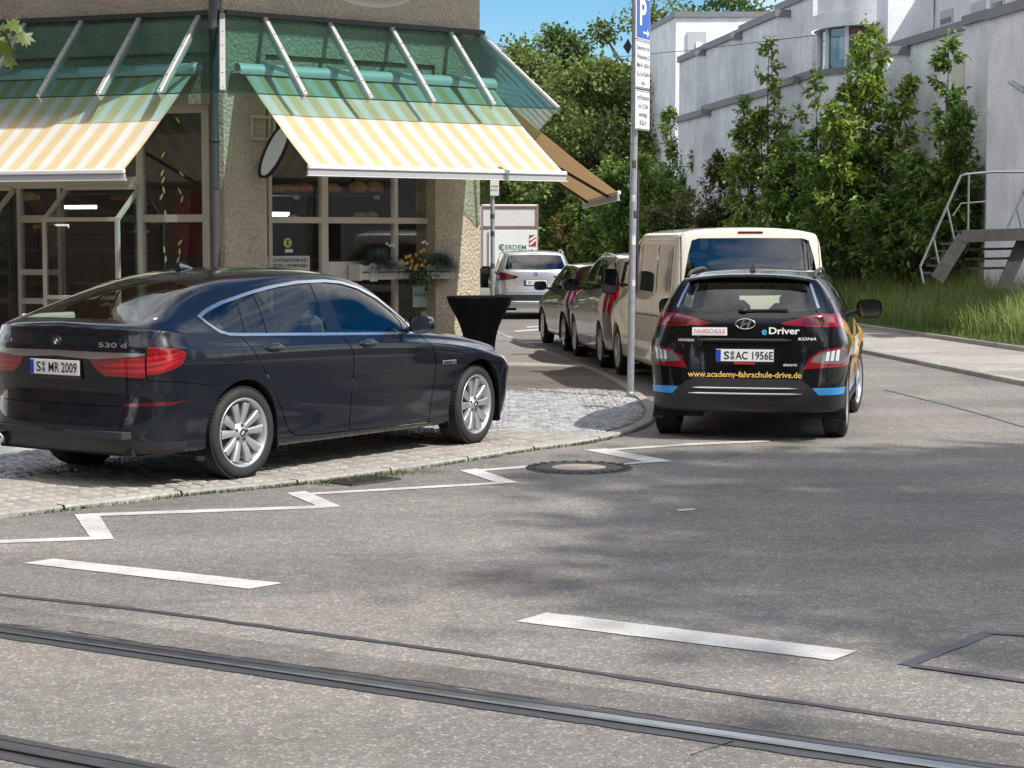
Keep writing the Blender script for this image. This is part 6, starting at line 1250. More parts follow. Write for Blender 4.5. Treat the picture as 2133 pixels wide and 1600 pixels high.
nS = exS.cross(eyS); mb = MB(True); mb.prism([p - nS * .05 for p in oval(.125, .37)], nS * .10); fix_normals(mb.build('sign_rim', M('sign_rim_black', (.012, .012, .012), .4), sg))
mb = MB(True); mb.prism([p + nS * .045 + exS * .03 for p in oval(.10, .335)], nS * .02); fix_normals(mb.build('sign_face', M('sign_face_white', (.62, .60, .58), .4), sg))
t0, z0 = FX('F', 520, 292); t1, z1 = FX('F', 572, 242)
for a in ((t0, t0 + .035, z0, z1), (t1 - .035, t1, z0, z1), (t0 + .035, t1 - .035, z1 - .035, z1), (t0 + .035, t1 - .035, z0, z0 + .035)): fbox('bracket_frame', 'F', *a, .0, .03, M('sign_bracket_beige', (.45, .40, .33), .5), sg)
def notice(u0, v0, u1, v1, q, label, mat, cat='notice', name='paper_notice'):
    (t0, z0), (t1, z1) = FX('F', u0, v1, q), FX('F', u1, v0, q); nt_ = thing(name, label, cat, tuple(FP('F', (t0 + t1) / 2, q, z0))); fbox('sheet', 'F', t0, t1, z0, z1, q - .004, q, mat, nt_); return nt_, (t0, t1, z0, z1)
n1, (t0, t1, z0, z1) = notice(557, 533, 645, 566, QW + .03, 'pale notice with two lines of capitals low in the bakery window', M('notice_grey', (.48, .46, .43), .6))
for i, s_ in enumerate(('AUS INTEGRIERTEM UND', 'KONTROLL. VERTEM ANBAU')): text('lettering', s_, .06, K_INK if 'K_INK' in globals() else M('notice_ink', (.03, .03, .03), .6), n1, FP('F', (t0 + t1) / 2, QW + .03, z1 - .055 - .065 * i), dF, (0, 0, 1), .01, (t1 - t0) * .88, world=True)
n2, (t0, t1, z0, z1) = notice(860, 588, 905, 640, QW + .02, 'pale green dairy poster taped inside the pane below the flower box', M('poster_mint', (.42, .52, .46), .6), 'poster', 'window_poster')
text('lettering', 'Hochland', .075, M('poster_ink', (.015, .03, .02), .6), n2, FP('F', (t0 + t1) / 2 + .02, QW + .02, (z0 + z1) / 2), dF, (0, 0, 1), .012, (t1 - t0) * .95, world=True)
mb = MB(True); mb.prism([FP('F', (t0 + t1) / 2 + .04 + .025 * math.cos(a), QW + .02, z1 - .085 + .03 * math.sin(a)) for a in np.linspace(0, math.tau, 9)[:-1]], nF * .004); fix_normals(mb.build('poster_emblem', M('poster_ink'), n2))
n3, _ = notice(877, 648, 893, 664, QW + .02, 'small square card under the dairy poster in the pane', M('card_mint', (.36, .44, .40), .6), 'card')
n5, _ = notice(594, 519, 610, 526, QW + .02, 'small white strip under the round yellow sticker', M('notice_white', (.6, .6, .58), .6), 'label')
t, z = FX('F', 599, 506, QW + .02); stk = thing('round_sticker', 'round yellow sticker with a black letter on the left bakery pane', 'sticker', tuple(FP('F', t, QW + .02, z)))
mb = MB(True); mb.prism([FP('F', t + .058 * math.cos(a), QW + .02, z + .058 * math.sin(a)) for a in np.linspace(0, math.tau, 25)[:-1]], nF * .003); fix_normals(mb.build('disc', M('sticker_yellow', (.55, .47, .12), .5), stk)); text('lettering', 'E', .085, M('poster_ink'), stk, FP('F', t, QW + .026, z), dF, (0, 0, 1), .03, world=True)
# painted leaves on the left pane
lf = []
S_LEAF = M('pane_leaf_decal', (.45, .50, .22), .6)
for i, (u, v) in enumerate(((370, 250), (340, 322), (378, 362), (340, 375), (338, 360), (341, 396), (374, 398), (379, 415), (336, 410), (344, 445), (342, 520), (374, 524), (345, 540), (371, 541), (375, 505))):
    t, z = FX('L', u, v, QW + .02); a = random.Random(i).uniform(-.9, .9); e1 = dL * math.sin(a) + Vector((0, 0, math.cos(a))); e2 = dL * math.cos(a) - Vector((0, 0, math.sin(a))); c = FP('L', t, QW + .018, z)
    mb = MB(True); mb.poly([c + e1 * .05 * x + e2 * .014 * y for x, y in ((-1, 0), (-.4, -1), (.4, -.9), (1, 0), (.4, .9), (-.4, 1))]); mb.build('leaf_decal', S_LEAF, shop)
# ---------------------------------------------------------------- flower box
t0, zb_ = FX('F', 752, 583, .10); t1, zt_ = FX('F', 937, 562, .10); t1 = max(t1, t0 + 1.2)
fb = thing('flower_box', 'white wooden flower box hung below the bakery window', 'planter', tuple(FP('F', (t0 + t1) / 2, .10, zb_)))
S_WBOX = M('flower_box_white', (.58, .55, .50), .55, var=.08, vs=6)
for z0, z1 in ((zb_, zb_ + .085), (zb_ + .10, zb_ + .175)): fbox('board', 'F', t0, t1, z0, z1, .10, .125, S_WBOX, fb)
for t in (t0 - .02, t1 + .02): fbox('end_board', 'F', t - .02, t + .02, zb_ - .01, zb_ + .19, -.12, .135, S_WBOX, fb)
for t in (t0 + .16,): fbox('post', 'F', t - .05, t + .05, zb_ - .02, zb_ + .20, .126, .15, S_WBOX, fb)
fbox('soil_tray', 'F', t0, t1, zb_ + .01, zb_ + .13, -.1, .09, M('soil', (.03, .022, .015), .95), fb); fbox('back_board', 'F', t0, t1, zb_, zb_ + .18, -.12, -.10, S_WBOX, fb)
S_FESC = grass_mat('blue_fescue', (.09, .12, .12), (.16, .20, .20), (.24, .28, .27))
for u, lab, sz in ((790, 'spiky blue-grey grass tuft at the left of the flower box', .38), (916, 'spiky blue-grey grass tuft at the right end of the flower box', .34)):
    t = FX('F', u, 550, .0)[0]; c = FP('F', t, .0, zb_ + .14); n = 2200; dirs = RNG.normal(size=(n, 3)); dirs[:, 2] = np.abs(dirs[:, 2]) * .8 + .05; dirs /= np.linalg.norm(dirs, axis=1, keepdims=True); L = sz * RNG.uniform(.6, 1.1, n)
    side = np.cross(dirs, [0, 0, 1.]); side /= np.linalg.norm(side, axis=1, keepdims=True) + 1e-6; p0 = np.tile(np.array(c), (n, 1)) + RNG.normal(size=(n, 3)) * (.03, .03, .005); mid = p0 + dirs * L[:, None] * .55; tip = p0 + dirs * L[:, None]; tip[:, 2] -= L * .28
    V = np.stack([p0 - side * .003, p0 + side * .003, mid + side * .0025, mid - side * .0025, tip + side * .0006, tip - side * .0006], 1).reshape(-1, 3); b0 = np.arange(n)[:, None] * 6; F_ = np.concatenate([b0 + [0, 1, 2, 3], b0 + [3, 2, 4, 5]], 0)
    o = thing('grass_tuft', lab, 'plant', tuple(c), 0, 'plants in the flower box'); np_mesh('blades', to_local(o, V), F_, S_FESC, o)
t = FX('F', 866, 545, .12)[0]; c0 = FP('F', t, .10, zb_ + .12); fl = thing('flowering_plant', 'trailing plant with small orange flowers spilling over the flower box', 'plant', tuple(c0), 0, 'plants in the flower box')
LM = grass_mat('petunia_leaf', (.03, .06, .015), (.06, .10, .025)); V, F_ = [], []
for i in range(700):
    a, b_ = random.gauss(0, .16), random.gauss(0, .5); hz = random.uniform(-.20, .20); wd = .5 + .5 * max(0, 1 - abs(hz + .05) / .3); p = c0 + dF * a * wd + nF * (.05 + abs(random.gauss(0, .05))) + Vector((0, 0, hz))
    e = Vector((random.gauss(0, 1), random.gauss(0, 1), random.gauss(0, 1))).normalized() * .022; f_ = e.orthogonal().normalized() * .012; k = len(V); V += [p - e, p + f_, p + e, p - f_]; F_.append((k, k + 1, k + 2, k + 3))
np_mesh('leaves', to_local(fl, V), F_, LM, fl)
FO = M('flower_orange', (.62, .30, .05), .6); FW = M('flower_white', (.65, .65, .6), .6)
for i, (u, v) in enumerate(((836, 543), (848, 548), (858, 543), (856, 533), (852, 534), (866, 531), (874, 524), (884, 520), (870, 551), (864, 555), (854, 558), (866, 560), (878, 552), (886, 544), (846, 536), (875, 540))):
    p = PL(u, v, c0 + nF * .13, nF) + nF * random.uniform(-.02, .03); mb = MB(True)
    for k in range(5): a = k * math.tau / 5; e = dF * math.cos(a) + Vector((0, 0, math.sin(a))); g = dF * -math.sin(a) + Vector((0, 0, math.cos(a))); mb.add([p, p + e * .018 + g * .011 + nF * .008, p + e * .027 + nF * .004, p + e * .018 - g * .011 + nF * .008], [(0, 1, 2, 3)])
    mb.build('blossom', FO, fl)
wf = thing('white_flowers', 'small white blossoms at the back of the flower box', 'plant', tuple(c0), 0, 'plants in the flower box')
for u, v in ((806, 508), (812, 512), (820, 514), (880, 506), (888, 508), (884, 504), (818, 510)):
    p = PL(u, v, c0 - nF * .05, nF); mb = MB(True); mb.ellipsoid(p, (.022, .022, .018), 7, 5); mb.build('blossom', FW, wf)
for u, v in ((806, 508), (820, 514), (884, 504)):
    p = PL(u, v, c0 - nF * .05, nF); mb = MB(True); mb.tube([p, (p.x, p.y, zb_ + .1)], .003, 5); mb.build('stem', LM, wf)
# suspended street lamp just entering the frame above the canopy
hlp = thing('suspended_lamp', 'white lamp bowl hanging just at the top edge of the picture', 'lamp', tuple(PY(770, -30, 19.0)))
mb = MB(); R_ = Matrix.Rotation(.12, 3, 'Y'); mb.ellipsoid((0, 0, .0), (.45, .45, .20), 32, 14, R_); mb.build('bowl', M('lamp_bowl_white', (.62, .65, .62), .4), hlp); mb = MB(); mb.lathe([(.0, .30), (.16, .30), (.30, .16), (.46, .02)], 28); mb.build('hood', S_ALU, hlp); mb = MB(); mb.tube([(0, 0, .28), (0, 0, 1.2)], .012, 6); mb.tube([(-14, 5, 1.4), (0, 0, 1.2), (14, -6, 1.35)], .006, 5); mb.build('cable', S_DARKM, hlp)
# ================================================================ street furniture
S_GALV = M('galvanised_steel', (.42, .44, .46), .45, metal=.7, var=.2, vs=12, bmp=.08, bs=60); S_SIGNW = M('sign_white', (.70, .71, .72), .4, var=.03); S_BLUE = M('sign_blue', (.012, .09, .42), .4); S_SINK = M('sign_ink', (.03, .03, .035), .5); S_BACK = M('sign_back_grey', (.25, .26, .27), .5, metal=.4)
pb_ = G(1313, 827, ZS); pole = thing('parking_sign', 'galvanised pole with blue parking sign and two white text plates', 'traffic sign', tuple(pb_))
mb = MB(); mb.tube([(0, 0, -.03), (.03, 0, 3.0), (.045, 0, 4.9)], .040, 16); mb.build('pole', S_GALV, pole); mb = MB(); mb.lathe([(.041, .0), (.047, .0), (.047, .05), (.041, .06)], 16); mb.build('foot_collar', S_GALV, pole)
aS = math.radians(64); eX = Vector((math.cos(aS), math.sin(aS), 0)); eN = Vector((eX.y, -eX.x, 0)); R_ = Matrix((eX, Vector((0, 0, 1)), eN)).transposed()
def zat(v): return PY(1325, v, pb_.y).z
def board(v0, v1, wd, name, mat):
    z0, z1 = zat(v1), zat(v0); c = Vector((.075, 0, (z0 + z1) / 2)) + eN * .05; mb = MB(); mb.box(c, (wd, z1 - z0, .012), R_, .004); o = mb.build(name, S_SIGNW, pole); mb = MB(); mb.box(c + eN * .007, (wd - .03, z1 - z0 - .03, .004), R_, .001)
    if mat: mb.build('field', mat, o)
    else:
        mb = MB()
        for a, b_, e, f in ((0, (z1 - z0) / 2 - .012, wd - .02, .008), (0, -(z1 - z0) / 2 + .012, wd - .02, .008)): mb.box(c + eX * a + Vector((0, 0, b_)) + eN * .007, (e, f, .002), R_); 
        mb.build('border', S_SINK, o)
    for dz in (-.12, .12): mb = MB(); mb.bar(c - eN * .006 + Vector((0, 0, dz)) - eX * .06, c - eN * .05 + Vector((0, 0, dz)) - eX * .10, .03, .03); mb.build('clamp', S_GALV, o)
    return o, c + eN * .010, (z1 - z0)
o, c, h = board(2, 90, .42, 'blue_board', S_BLUE); text('lettering', 'P', .40, S_SIGNW, o, c + Vector((0, 0, .05)) - eX * .03, eX, (0, 0, 1), .03, .20)
mb = MB(); ar = [c + eX * x + Vector((0, 0, z)) + eN * .004 for x, z in ((-.02, -.145), (.10, -.145), (.10, -.105), (.16, -.158), (.10, -.21), (.10, -.17), (-.02, -.17))]; mb.poly(ar); mb.build('arrow', S_SIGNW, o)
o, c, h = board(92, 192, .42, 'text_board', None)
for i, s_ in enumerate(('Bewohner mit', 'Parkausweis L2', 'Mo-Fr 18-8 h', 'Sa, So 0-24 h', 'frei')): text('lettering', s_, .072, S_SINK, o, c + Vector((0, 0, h / 2 - .085 - i * .098)), eX, (0, 0, 1), .008, .36 if i < 4 else .1)
o, c, h = board(195, 278, .42, 'text_board', None)
for i, s_ in enumerate(('mit Parkschein', 'nur 2 Std', 'werktags', '8-22 h')): text('lettering', s_, .075, S_SINK, o, c + Vector((0, 0, h / 2 - .085 - i * .095)), eX, (0, 0, 1), .008, (.36, .28, .25, .2)[i])
mb = MB(); c = Vector((-.04, .03, zat(103))); mb.prism([c + Vector((0, 0, .09)), c + Vector((-.06, .0, 0)), c + Vector((0, 0, -.09)), c + Vector((.04, .0, 0))], (0, .02, 0)); mb.build('rear_plate', S_SINK, pole)
for i, (z, mcol) in enumerate(((2.25, (.5, .5, .5)), (2.62, (.05, .05, .05)), (1.75, (.55, .56, .58)), (1.28, (.5, .5, .52)), (2.05, (.03, .03, .03)))):
    mb = MB(); rows = [[(.0405 * math.cos(a) + .01 * z, .0405 * math.sin(a), zz_) for a in np.linspace(-2.3 + .2 * i, -1.0 + .2 * i, 7)] for zz_ in (z, z + .07 + .02 * (i % 3))]; mb.grid(rows); mb.build('sticker', M('pole_sticker_%d' % i, mcol, .6, var=.4, vs=40), pole)
# post on the far side: dark bracket at the pole
mb = MB(); mb.tube([(.075, .05, 1.2), (.075, .05, 2.6)], .018, 8); mb.build('rear_bracket', M('bracket_dark', (.04, .035, .035), .5), pole)
p2 = PY(1026, 560, 33.); p2.z = 0; sp2 = thing('street_post', 'thinner grey post with a small white plate beside the lit bakery pier', 'traffic sign', (p2.x, p2.y, 0))
mb = MB(); mb.tube([(0, 0, 0), (0, 0, 3.1)], .038, 12); mb.build('pole', S_GALV, sp2); z0, z1 = PY(1030, 408, 33).z, PY(1030, 376, 33).z; mb = MB(); mb.box((.035, -.06, (z0 + z1) / 2), (.15, .015, z1 - z0), None, .003); pl = mb.build('text_board', S_SIGNW, sp2)
for i, s_ in enumerate(('werktags', '8-22 h')): text('lettering', s_, .045, S_SINK, pl, (.035, -.07, (z0 + z1) / 2 + .035 - i * .07), (1, 0, 0), (0, 0, 1), .006, .12)
for z in (1.35, 1.9, 2.2): mb = MB(); mb.lathe([(.039, z), (.0395, z + .04), (.039, z + .09)], 12); mb.build('sticker', M('pole_sticker_1'), sp2)
# bistro table under a stretched black cover
tb_ = PY(999, 620, 23.6); bt = thing('bistro_table', 'tall bistro table under a tight black stretch cover at the bakery corner', 'table', (tb_.x, tb_.y, ZS))
bk = M('black_stretch_cloth', (.004, .004, .0045), .85, var=.2, vs=8, spec=.2); mb = MB(); rows = []
for z in np.linspace(1.10, .0, 26):
    h = 1.10 - z; r0 = .40 - .225 * (1 - math.exp(-((h / .31) ** 1.6))) + .11 * max(0, (h - .70) / .40) ** 1.8; sq = .10 * max(0, (h - .55) / .55)
    rows.append([(r0 * (1 + sq * math.cos(4 * a)) * math.cos(a) * (1 + .006 * noise.noise((a * 3, z * 5, 0))), r0 * (1 + sq * math.cos(4 * a)) * math.sin(a), z) for a in np.linspace(0, math.tau, 41)[:-1]])
mb.grid(rows, True, True); mb.build('skirt', bk, bt); mb = MB(); mb.lathe([(0, 1.118), (.37, 1.118), (.402, 1.112), (.406, 1.10), (.40, 1.085)], 40); mb.build('top_cover', bk, bt)
# ================================================================ right-hand pavement and planted bank
rk = lambda u, v: G(u, v)
K0, K1 = G(1830, 741), G(2133, 802); kd = (K0 - K1).normalized(); B0, B1 = G(1810, 690), G(2133, 738); bd_ = (B0 - B1).normalized()
kp = lambda s_: K1 + kd * s_; bp = lambda s_: B1 + bd_ * s_; ZP = .05
mb = MB(); a0, a1 = -14, 75
mb.prism([kp(a0), kp(a1), bp(a1 + 5), bp(a0)], (0, 0, ZP)); rp = struct(fix_normals(mb.build('right_pavement', M_ASPH2)))
for i in range(-6, 60):
    if i % 1 == 0:
        for f, nm, w_, hz in ((kp, 'kerb_stone', .14, ZP + .012), (bp, 'edging_stone', .09, ZP + .075)):
            a, b_ = f(i * 1.0 + .006), f(i * 1.0 + .994)
            if nm == 'edging_stone' or i < 45:
                m2 = MB(); n_ = Vector((-(b_ - a).y, (b_ - a).x, 0)).normalized(); m2.bar(a + Vector((0, 0, hz / 2 - .05)), b_ + Vector((0, 0, hz / 2 - .05)), w_, hz + .1, bev=.01); m2.build(nm, M_KERB, rp)
# facade frame of the white building: t runs away from the camera, q towards the street
WO = Vector((10.6, 39.6, 0)); Wd_ = Vector((-.132, .9912, 0)).normalized(); Wn = Vector((-Wd_.y, Wd_.x, 0))
def WP(t, q, z): return WO + Wd_ * t + Wn * q + Vector((0, 0, z))
def WX(u, v, q=0.): p = PL(u, v, WO + Wn * q, Wn); d = p - WO - Wn * q; return d.dot(Wd_), p.z
# bank
def bank_z(s_, f): return ZP + .04 + 1.0 * (f ** 1.3) + .05 * noise.noise((s_ * .4, f * 3, 0))
mb = MB(); rows = []
for s_ in np.linspace(-14, 76, 70):
    a = bp(s_); t_w = (a - WO).dot(Wd_); b_ = WP(t_w, -.6, 0); rows.append([(*(a + (b_ - a) * f).xy, bank_z(s_, f)) for f in np.linspace(.012, 1, 9)])
mb.grid(rows); bank = struct(mb.build('planted_bank', M('bank_soil', (.06, .05, .03), .95, var=.4, vs=4, bmp=.5, bs=20)))
def bank_pt(s_, f): a = bp(s_); b_ = WP((a - WO).dot(Wd_), -.6, 0); p = a + (b_ - a) * f; return Vector((p.x, p.y, bank_z(s_, f)))
def on_bank(u, f):
    """bank point at fraction f across, seen at column u"""
    best = None
    for s_ in np.linspace(-8, 70, 400):
        p = bank_pt(s_, f); e = abs(proj(p)[0] - u)
        if best is None or e < best[0]: best = (e, p)
    return best[1]
M_TALL = grass_mat('tall_grass', (.12, .18, .045), (.20, .28, .07), (.30, .33, .12)); M_DRY = grass_mat('dry_grass', (.16, .13, .06), (.24, .20, .10)); M_LOW = grass_mat('low_grass', (.09, .14, .035), (.15, .23, .055))
def scatter(n, s0, s1, f0, f1):
    out = []
    while len(out) < n:
        s_ = random.uniform(s0, s1); f = random.uniform(f0, f1); p = bank_pt(s_, f)
        if noise.noise((p.x * .9, p.y * .9, 2)) > -.35 or random.random() < .35: out.append((p.x, p.y, p.z - .02))
    return np.array(out)
V, F_ = blades(scatter(34000, -9, 26, .08, .88), .80, .0075, .95); tag(np_mesh('tall_grass', V, F_, M_TALL), 'tall unmown grass covering the bank in front of the white building', 'grass', kind='stuff')
V, F_ = blades(scatter(9000, -9, 30, .0, .16), .20, .006, .7); tag(np_mesh('low_grass', V, F_, M_LOW), 'short green grass along the edge of the pavement', 'grass', kind='stuff')
V, F_ = blades(scatter(2600, -9, 12, .35, .95), 1.05, .005, .5); tag(np_mesh('dry_grass', V, F_, M_DRY), 'pale dry grass stalks around the steel stairs', 'grass', kind='stuff')
# ================================================================ long white stepped building
WB_ = thing('white_building', 'long white rendered building with grey copings stepping away up the street', 'building', tuple(WP(0, 0, 0)))
M_REND = plaster('white_render', (.81, .83, .87), .16)
_nt = M_REND.node_tree; _b = _nt.nodes['Principled BSDF']; _l = _b.inputs['Base Color'].links[0].from_socket
_st = tex(_nt, 'noise', coords(_nt, 'Object', (1.6, 1.6, .09)), 2.4, 6, .7); _r = ramp(_nt, [(.40, (.94, .94, .935)), (.58, (1,) * 3)]); _nt.links.new(_st.outputs[0], _r.inputs[0]); _nt.links.new(mixc(_nt, 1., _l, _r.outputs[0], 'MULTIPLY'), _b.inputs['Base Color'])
M_COPE = M('coping_grey', (.17, .175, .19), .6, var=.12, vs=4); M_WINF = M('window_frame_white', (.62, .63, .65), .4); M_REVEAL = M('shutter_grey', (.42, .43, .45), .5)
M_WGL = M('dark_window_glass', (.03, .035, .04), .05, coat=1.); RW = Matrix((Wd_, Wn, Vector((0, 0, 1)))).transposed()
def wbox(name, t0, t1, z0, z1, q0, q1, mat, par=WB_, bev=0.):
    mb = MB(True); mb.box(WP((t0 + t1) / 2, (q0 + q1) / 2, (z0 + z1) / 2), (abs(t1 - t0), abs(q1 - q0), abs(z1 - z0)), RW, bev); return fix_normals(mb.build(name, mat, par))
def block(u_r, u_l, u_z, v_z, q, z0=0., depth=5., cope=True, name='wall', par=WB_):
    t0, _ = WX(u_r, 300, q); t1, _ = WX(u_l, 300, q); z = WX(u_z, v_z, q)[1]; o = wbox(name, t0, t1, z0, z - .12, q - depth, q, M_REND, par)
    if cope: wbox('coping', t0 - .05, t1 + .05, z - .12, z + .08, q - depth - .05, q + .07, M_COPE, o)
    return t0, t1, z
block(2260, 2055, 2058, 30, 1.0); block(2055, 2006, 2030, 36, .45, name='pier'); block(2006, 1846, 1925, 76, .0, depth=1.2); block(2006, 1976, 1990, 132, .30, depth=.3)
block(1846, 1690, 1760, -40, -.25, cope=False, depth=1.2)
block(2300, 1700, 1900, -60, -1.5, cope=False, name='upper_wall')
block(1690, 1616, 1650, 2, .35); block(1616, 1541, 1578, 44, .75); block(1541, 1524, 1532, 70, .60); block(1524, 1464, 1494, 87, 1.05); block(1464, 1450, 1457, 104, .95); block(1450, 1414, 1432, 116, 1.35)
for u_r, u_l, uz, vz, q in ((1846, 1690, 1700, 148, .55), (1690, 1655, 1668, 160, .95), (1655, 1609, 1632, 172, 1.1), (1609, 1545, 1577, 196, 1.3), (1545, 1464, 1500, 216, 1.55), (1464, 1412, 1440, 240, 1.8)): block(u_r, u_l, uz, vz, q, depth=1.2, name='terrace_wall')
# far blocks square to the street
def far_block(u0, u1, v_top, Y, side_u, z0=0., label=None):
    a, b_ = PY(u0, v_top, Y), PY(u1, v_top, Y); zt_ = a.z; dpt = 9.
    base = [Vector((a.x, Y, 0)), Vector((b_.x, Y, 0)), Vector((b_.x - .132 * dpt, Y + dpt, 0)), Vector((a.x - .132 * dpt * 1., Y + dpt, 0))]
    mb = MB(True); mb.prism(base, (0, 0, zt_)); o = fix_normals(mb.build('far_wall', M_REND, WB_)); e = .12; ctr = sum(base, Vector()) / 4
    mb = MB(True); mb.prism([p + (p - ctr).normalized() * e + Vector((0, 0, zt_)) for p in base], (0, 0, .22)); fix_normals(mb.build('coping', M_COPE, o)); return a, b_
a, b_ = far_block(1408, 1640, 36, 80., 1382)
c0, c1 = PY(1432, 66, 79.9), PY(1471, 110, 79.9); mb = MB(True); mb.box(((c0.x + c1.x) / 2, 79.97, (c0.z + c1.z) / 2), (c1.x - c0.x, .14, c0.z - c1.z)); mb.build('window', M_REVEAL, WB_); mb = MB(True); mb.box(((c0.x + c1.x) / 2 + .1, 79.88, c1.z + .25), (.28, .05, .35)); mb.build('window_sticker', K_WHITE, WB_)
far_block(1300, 1400, 246, 96., 0); far_block(1264, 1320, 272, 98., 0); far_block(1243, 1280, 297, 100., 0)
# bow window
tc, zc_ = WX(1785, 110, 0.); r_ = 1.45; zs0 = WX(1720, 146, .9)[1]; zs1 = WX(1720, 66, .9)[1]; ztop = 12.
def bow(name, r0, z0, z1, mat, n=14, a0=-1.25, a1=1.25, r1=None):
    mb = MB(True); r1 = r0 if r1 is None else r1; rows = [[WP(tc + r * 1.15 * math.sin(a), -.45 + r * math.cos(a), z) for a in np.linspace(a0, a1, n + 1)] for r, z in ((r0, z0), (r1, z1))]; mb.grid(rows); return mb.build(name, mat, WB_)
bow('bow_wall', r_, zs1 + .42, ztop, M_REND); bow('bow_wall', r_, 3.2, zs0 - .15, M_REND); bow('bow_cornice', r_ + .16, zs1 + .05, zs1 + .42, M_REND); bow('bow_sill', r_ + .07, zs0 - .15, zs0, M_COPE)
mb = MB(True); mb.add([WP(tc, -.3, zs1 + .05)] + [WP(tc + (r_ + .1) * 1.15 * math.sin(a), -.45 + (r_ + .1) * math.cos(a), zs1 + .05) for a in np.linspace(-1.25, 1.25, 15)], [(0, i + 1, i + 2) for i in range(14)]); mb.build('bow_soffit', M_REND, WB_)
AS = np.linspace(-1.2, 1.2, 6); WGL = glass_mat('bow_glass', (.30, .38, .42), 1., base=.12)
for i in range(5):
    P_ = [WP(tc + (r_ - .06) * 1.15 * math.sin(a), -.45 + (r_ - .06) * math.cos(a), z) for a, z in ((AS[i], zs0), (AS[i + 1], zs0), (AS[i + 1], zs1 + .05), (AS[i], zs1 + .05))]; mb = MB(True); mb.poly(P_); mb.build('window_pane', WGL, WB_)
for a in AS: p = WP(tc + (r_ - .03) * 1.15 * math.sin(a), -.45 + (r_ - .03) * math.cos(a), 0); mb = MB(True); mb.bar(p + Vector((0, 0, zs0)), p + Vector((0, 0, zs1 + .05)), .09, .09, up=(1, 0, 0)); mb.build('mullion', M_WINF, WB_)
# small square windows of the set-back storey
for u, v, s_ in ((1858, 77, 22), (1885, 68, 23), (1935, 50, 24), (1972, 38, 26), (2038, 22, 28), (2078, 5, 28)):
    (t0, z0), (t1, z1) = WX(u + s_ / 2, v + s_ / 2, -1.49), WX(u - s_ / 2, v - s_ / 2, -1.49); w1 = wbox('window', t0, t1, z0, z1, -1.56, -1.47, M_REVEAL); wbox('pane', t0 + .1, t1 - .1, z0 + .08, z0 + (z1 - z0) * .5, -1.48, -1.46, M_WGL, w1)
    wbox('sill', t0 - .06, t1 + .06, z0 - .08, z0, -1.50, -1.36, M_REND, w1)
for u, v, h in ((1630, 73, 14), (1630, 158, 14)): (t0, z0), (t1, z1) = WX(u + 6, v + h / 2, .36), WX(u - 6, v - h / 2, .36); wbox('window', t0, t1, z0, z1, .34, .38, M_REVEAL)
# ground-floor door, recess and flood light at the near block
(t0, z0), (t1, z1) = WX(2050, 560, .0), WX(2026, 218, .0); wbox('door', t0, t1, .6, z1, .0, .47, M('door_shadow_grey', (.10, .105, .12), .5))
(t0, z0), (t1, z1) = WX(2050, 215, .0), WX(2026, 126, .0); wbox('sunlit_recess_wall', t0, t1, z0, z1, .0, .48, M('sunlit_recess_beige', (.55, .53, .46), .6))  # recess wall in the sun, its sunlight put into the beige
wbox('window', WX(2000, 300, .02)[0], WX(1985, 300, .02)[0], 1.2, 4.2, .0, .03, M_WGL)
fl_p = PL(2120, 180, WP(0, 1.35, 0), Wn); fl2 = thing('flood_light', 'grey flood light on the near wall of the white building at the right edge', 'lamp', tuple(fl_p)); mb = MB(True); mb.bar(fl_p + Vector((.12, -.1, -.12)), fl_p + Vector((-.12, .1, .10)), .22, .07, bev=.01); mb.build('lamp_head', S_GALV, fl2); mb = MB(True); mb.bar(fl_p, fl_p - Wn * .4 + Vector((0, 0, -.05)), .04, .04); mb.build('bracket', S_GALV, fl2)
# overhead wire
mb = MB(); w0, w1 = PY(1250, 122, 70.), PY(1710, 72, 50.); mb.tube([w0, (w0 + w1) / 2 - Vector((0, 0, .05)), w1], .012, 5); tag(mb.build('overhead_wire', S_DARKM), 'thin overhead wire spanning towards the bow window', 'wire')
# ---------------------------------------------------------------- steel stairs
st_o = PY(2045, 480, 34.6); stz = st_o.z; stairs = thing('steel_stairs', 'grey steel outdoor stairs with tubular handrails on the grassy bank', 'stairs', (st_o.x, 34.6, 0)); ST = M('stair_steel', (.22, .23, .24), .5, metal=.5, var=.2, vs=6); STD = M('stair_dark', (.045, .042, .04), .7, var=.4, vs=7)
def SP(u, v, dy=0.): return PY(u, v, 34.6 + dy)
def sbar(name, a, b, w_, h_, mat): mb = MB(True); mb.bar(a, b, w_, h_); return mb.build(name, mat, stairs)
def stube(name, pts, r=.022, mat=ST): mb = MB(True); mb.tube(pts, r, 8); return mb.build(name, mat, stairs)
for dy in (0., 1.1):
    sbar('landing_beam', SP(2003, 492, dy), SP(2200, 486, dy), .06, .22, STD); sbar('stringer', SP(2008, 492, dy), SP(1952, 582, dy), .05, .24, STD)
sbar('landing_plate', SP(2003, 482, .55), SP(2200, 477, .55), 1.12, .035, STD); sbar('stringer', SP(2133, 500, .2), SP(2090, 600, .2), .06, .24, STD)
for i in range(5): f = (i + .5) / 5; a = SP(2003 - 50 * f, 500 + 78 * f, 0.); mb = MB(True); mb.box(a + Vector((.02, .55, 0)), (.26, 1.06, .035)); mb.build('tread', STD, stairs)
for i in range(3): sbar('cross_bar', SP(2010, 520 + 20 * i, .3), SP(2110, 518 + 20 * i, .3), .03, .045, STD)
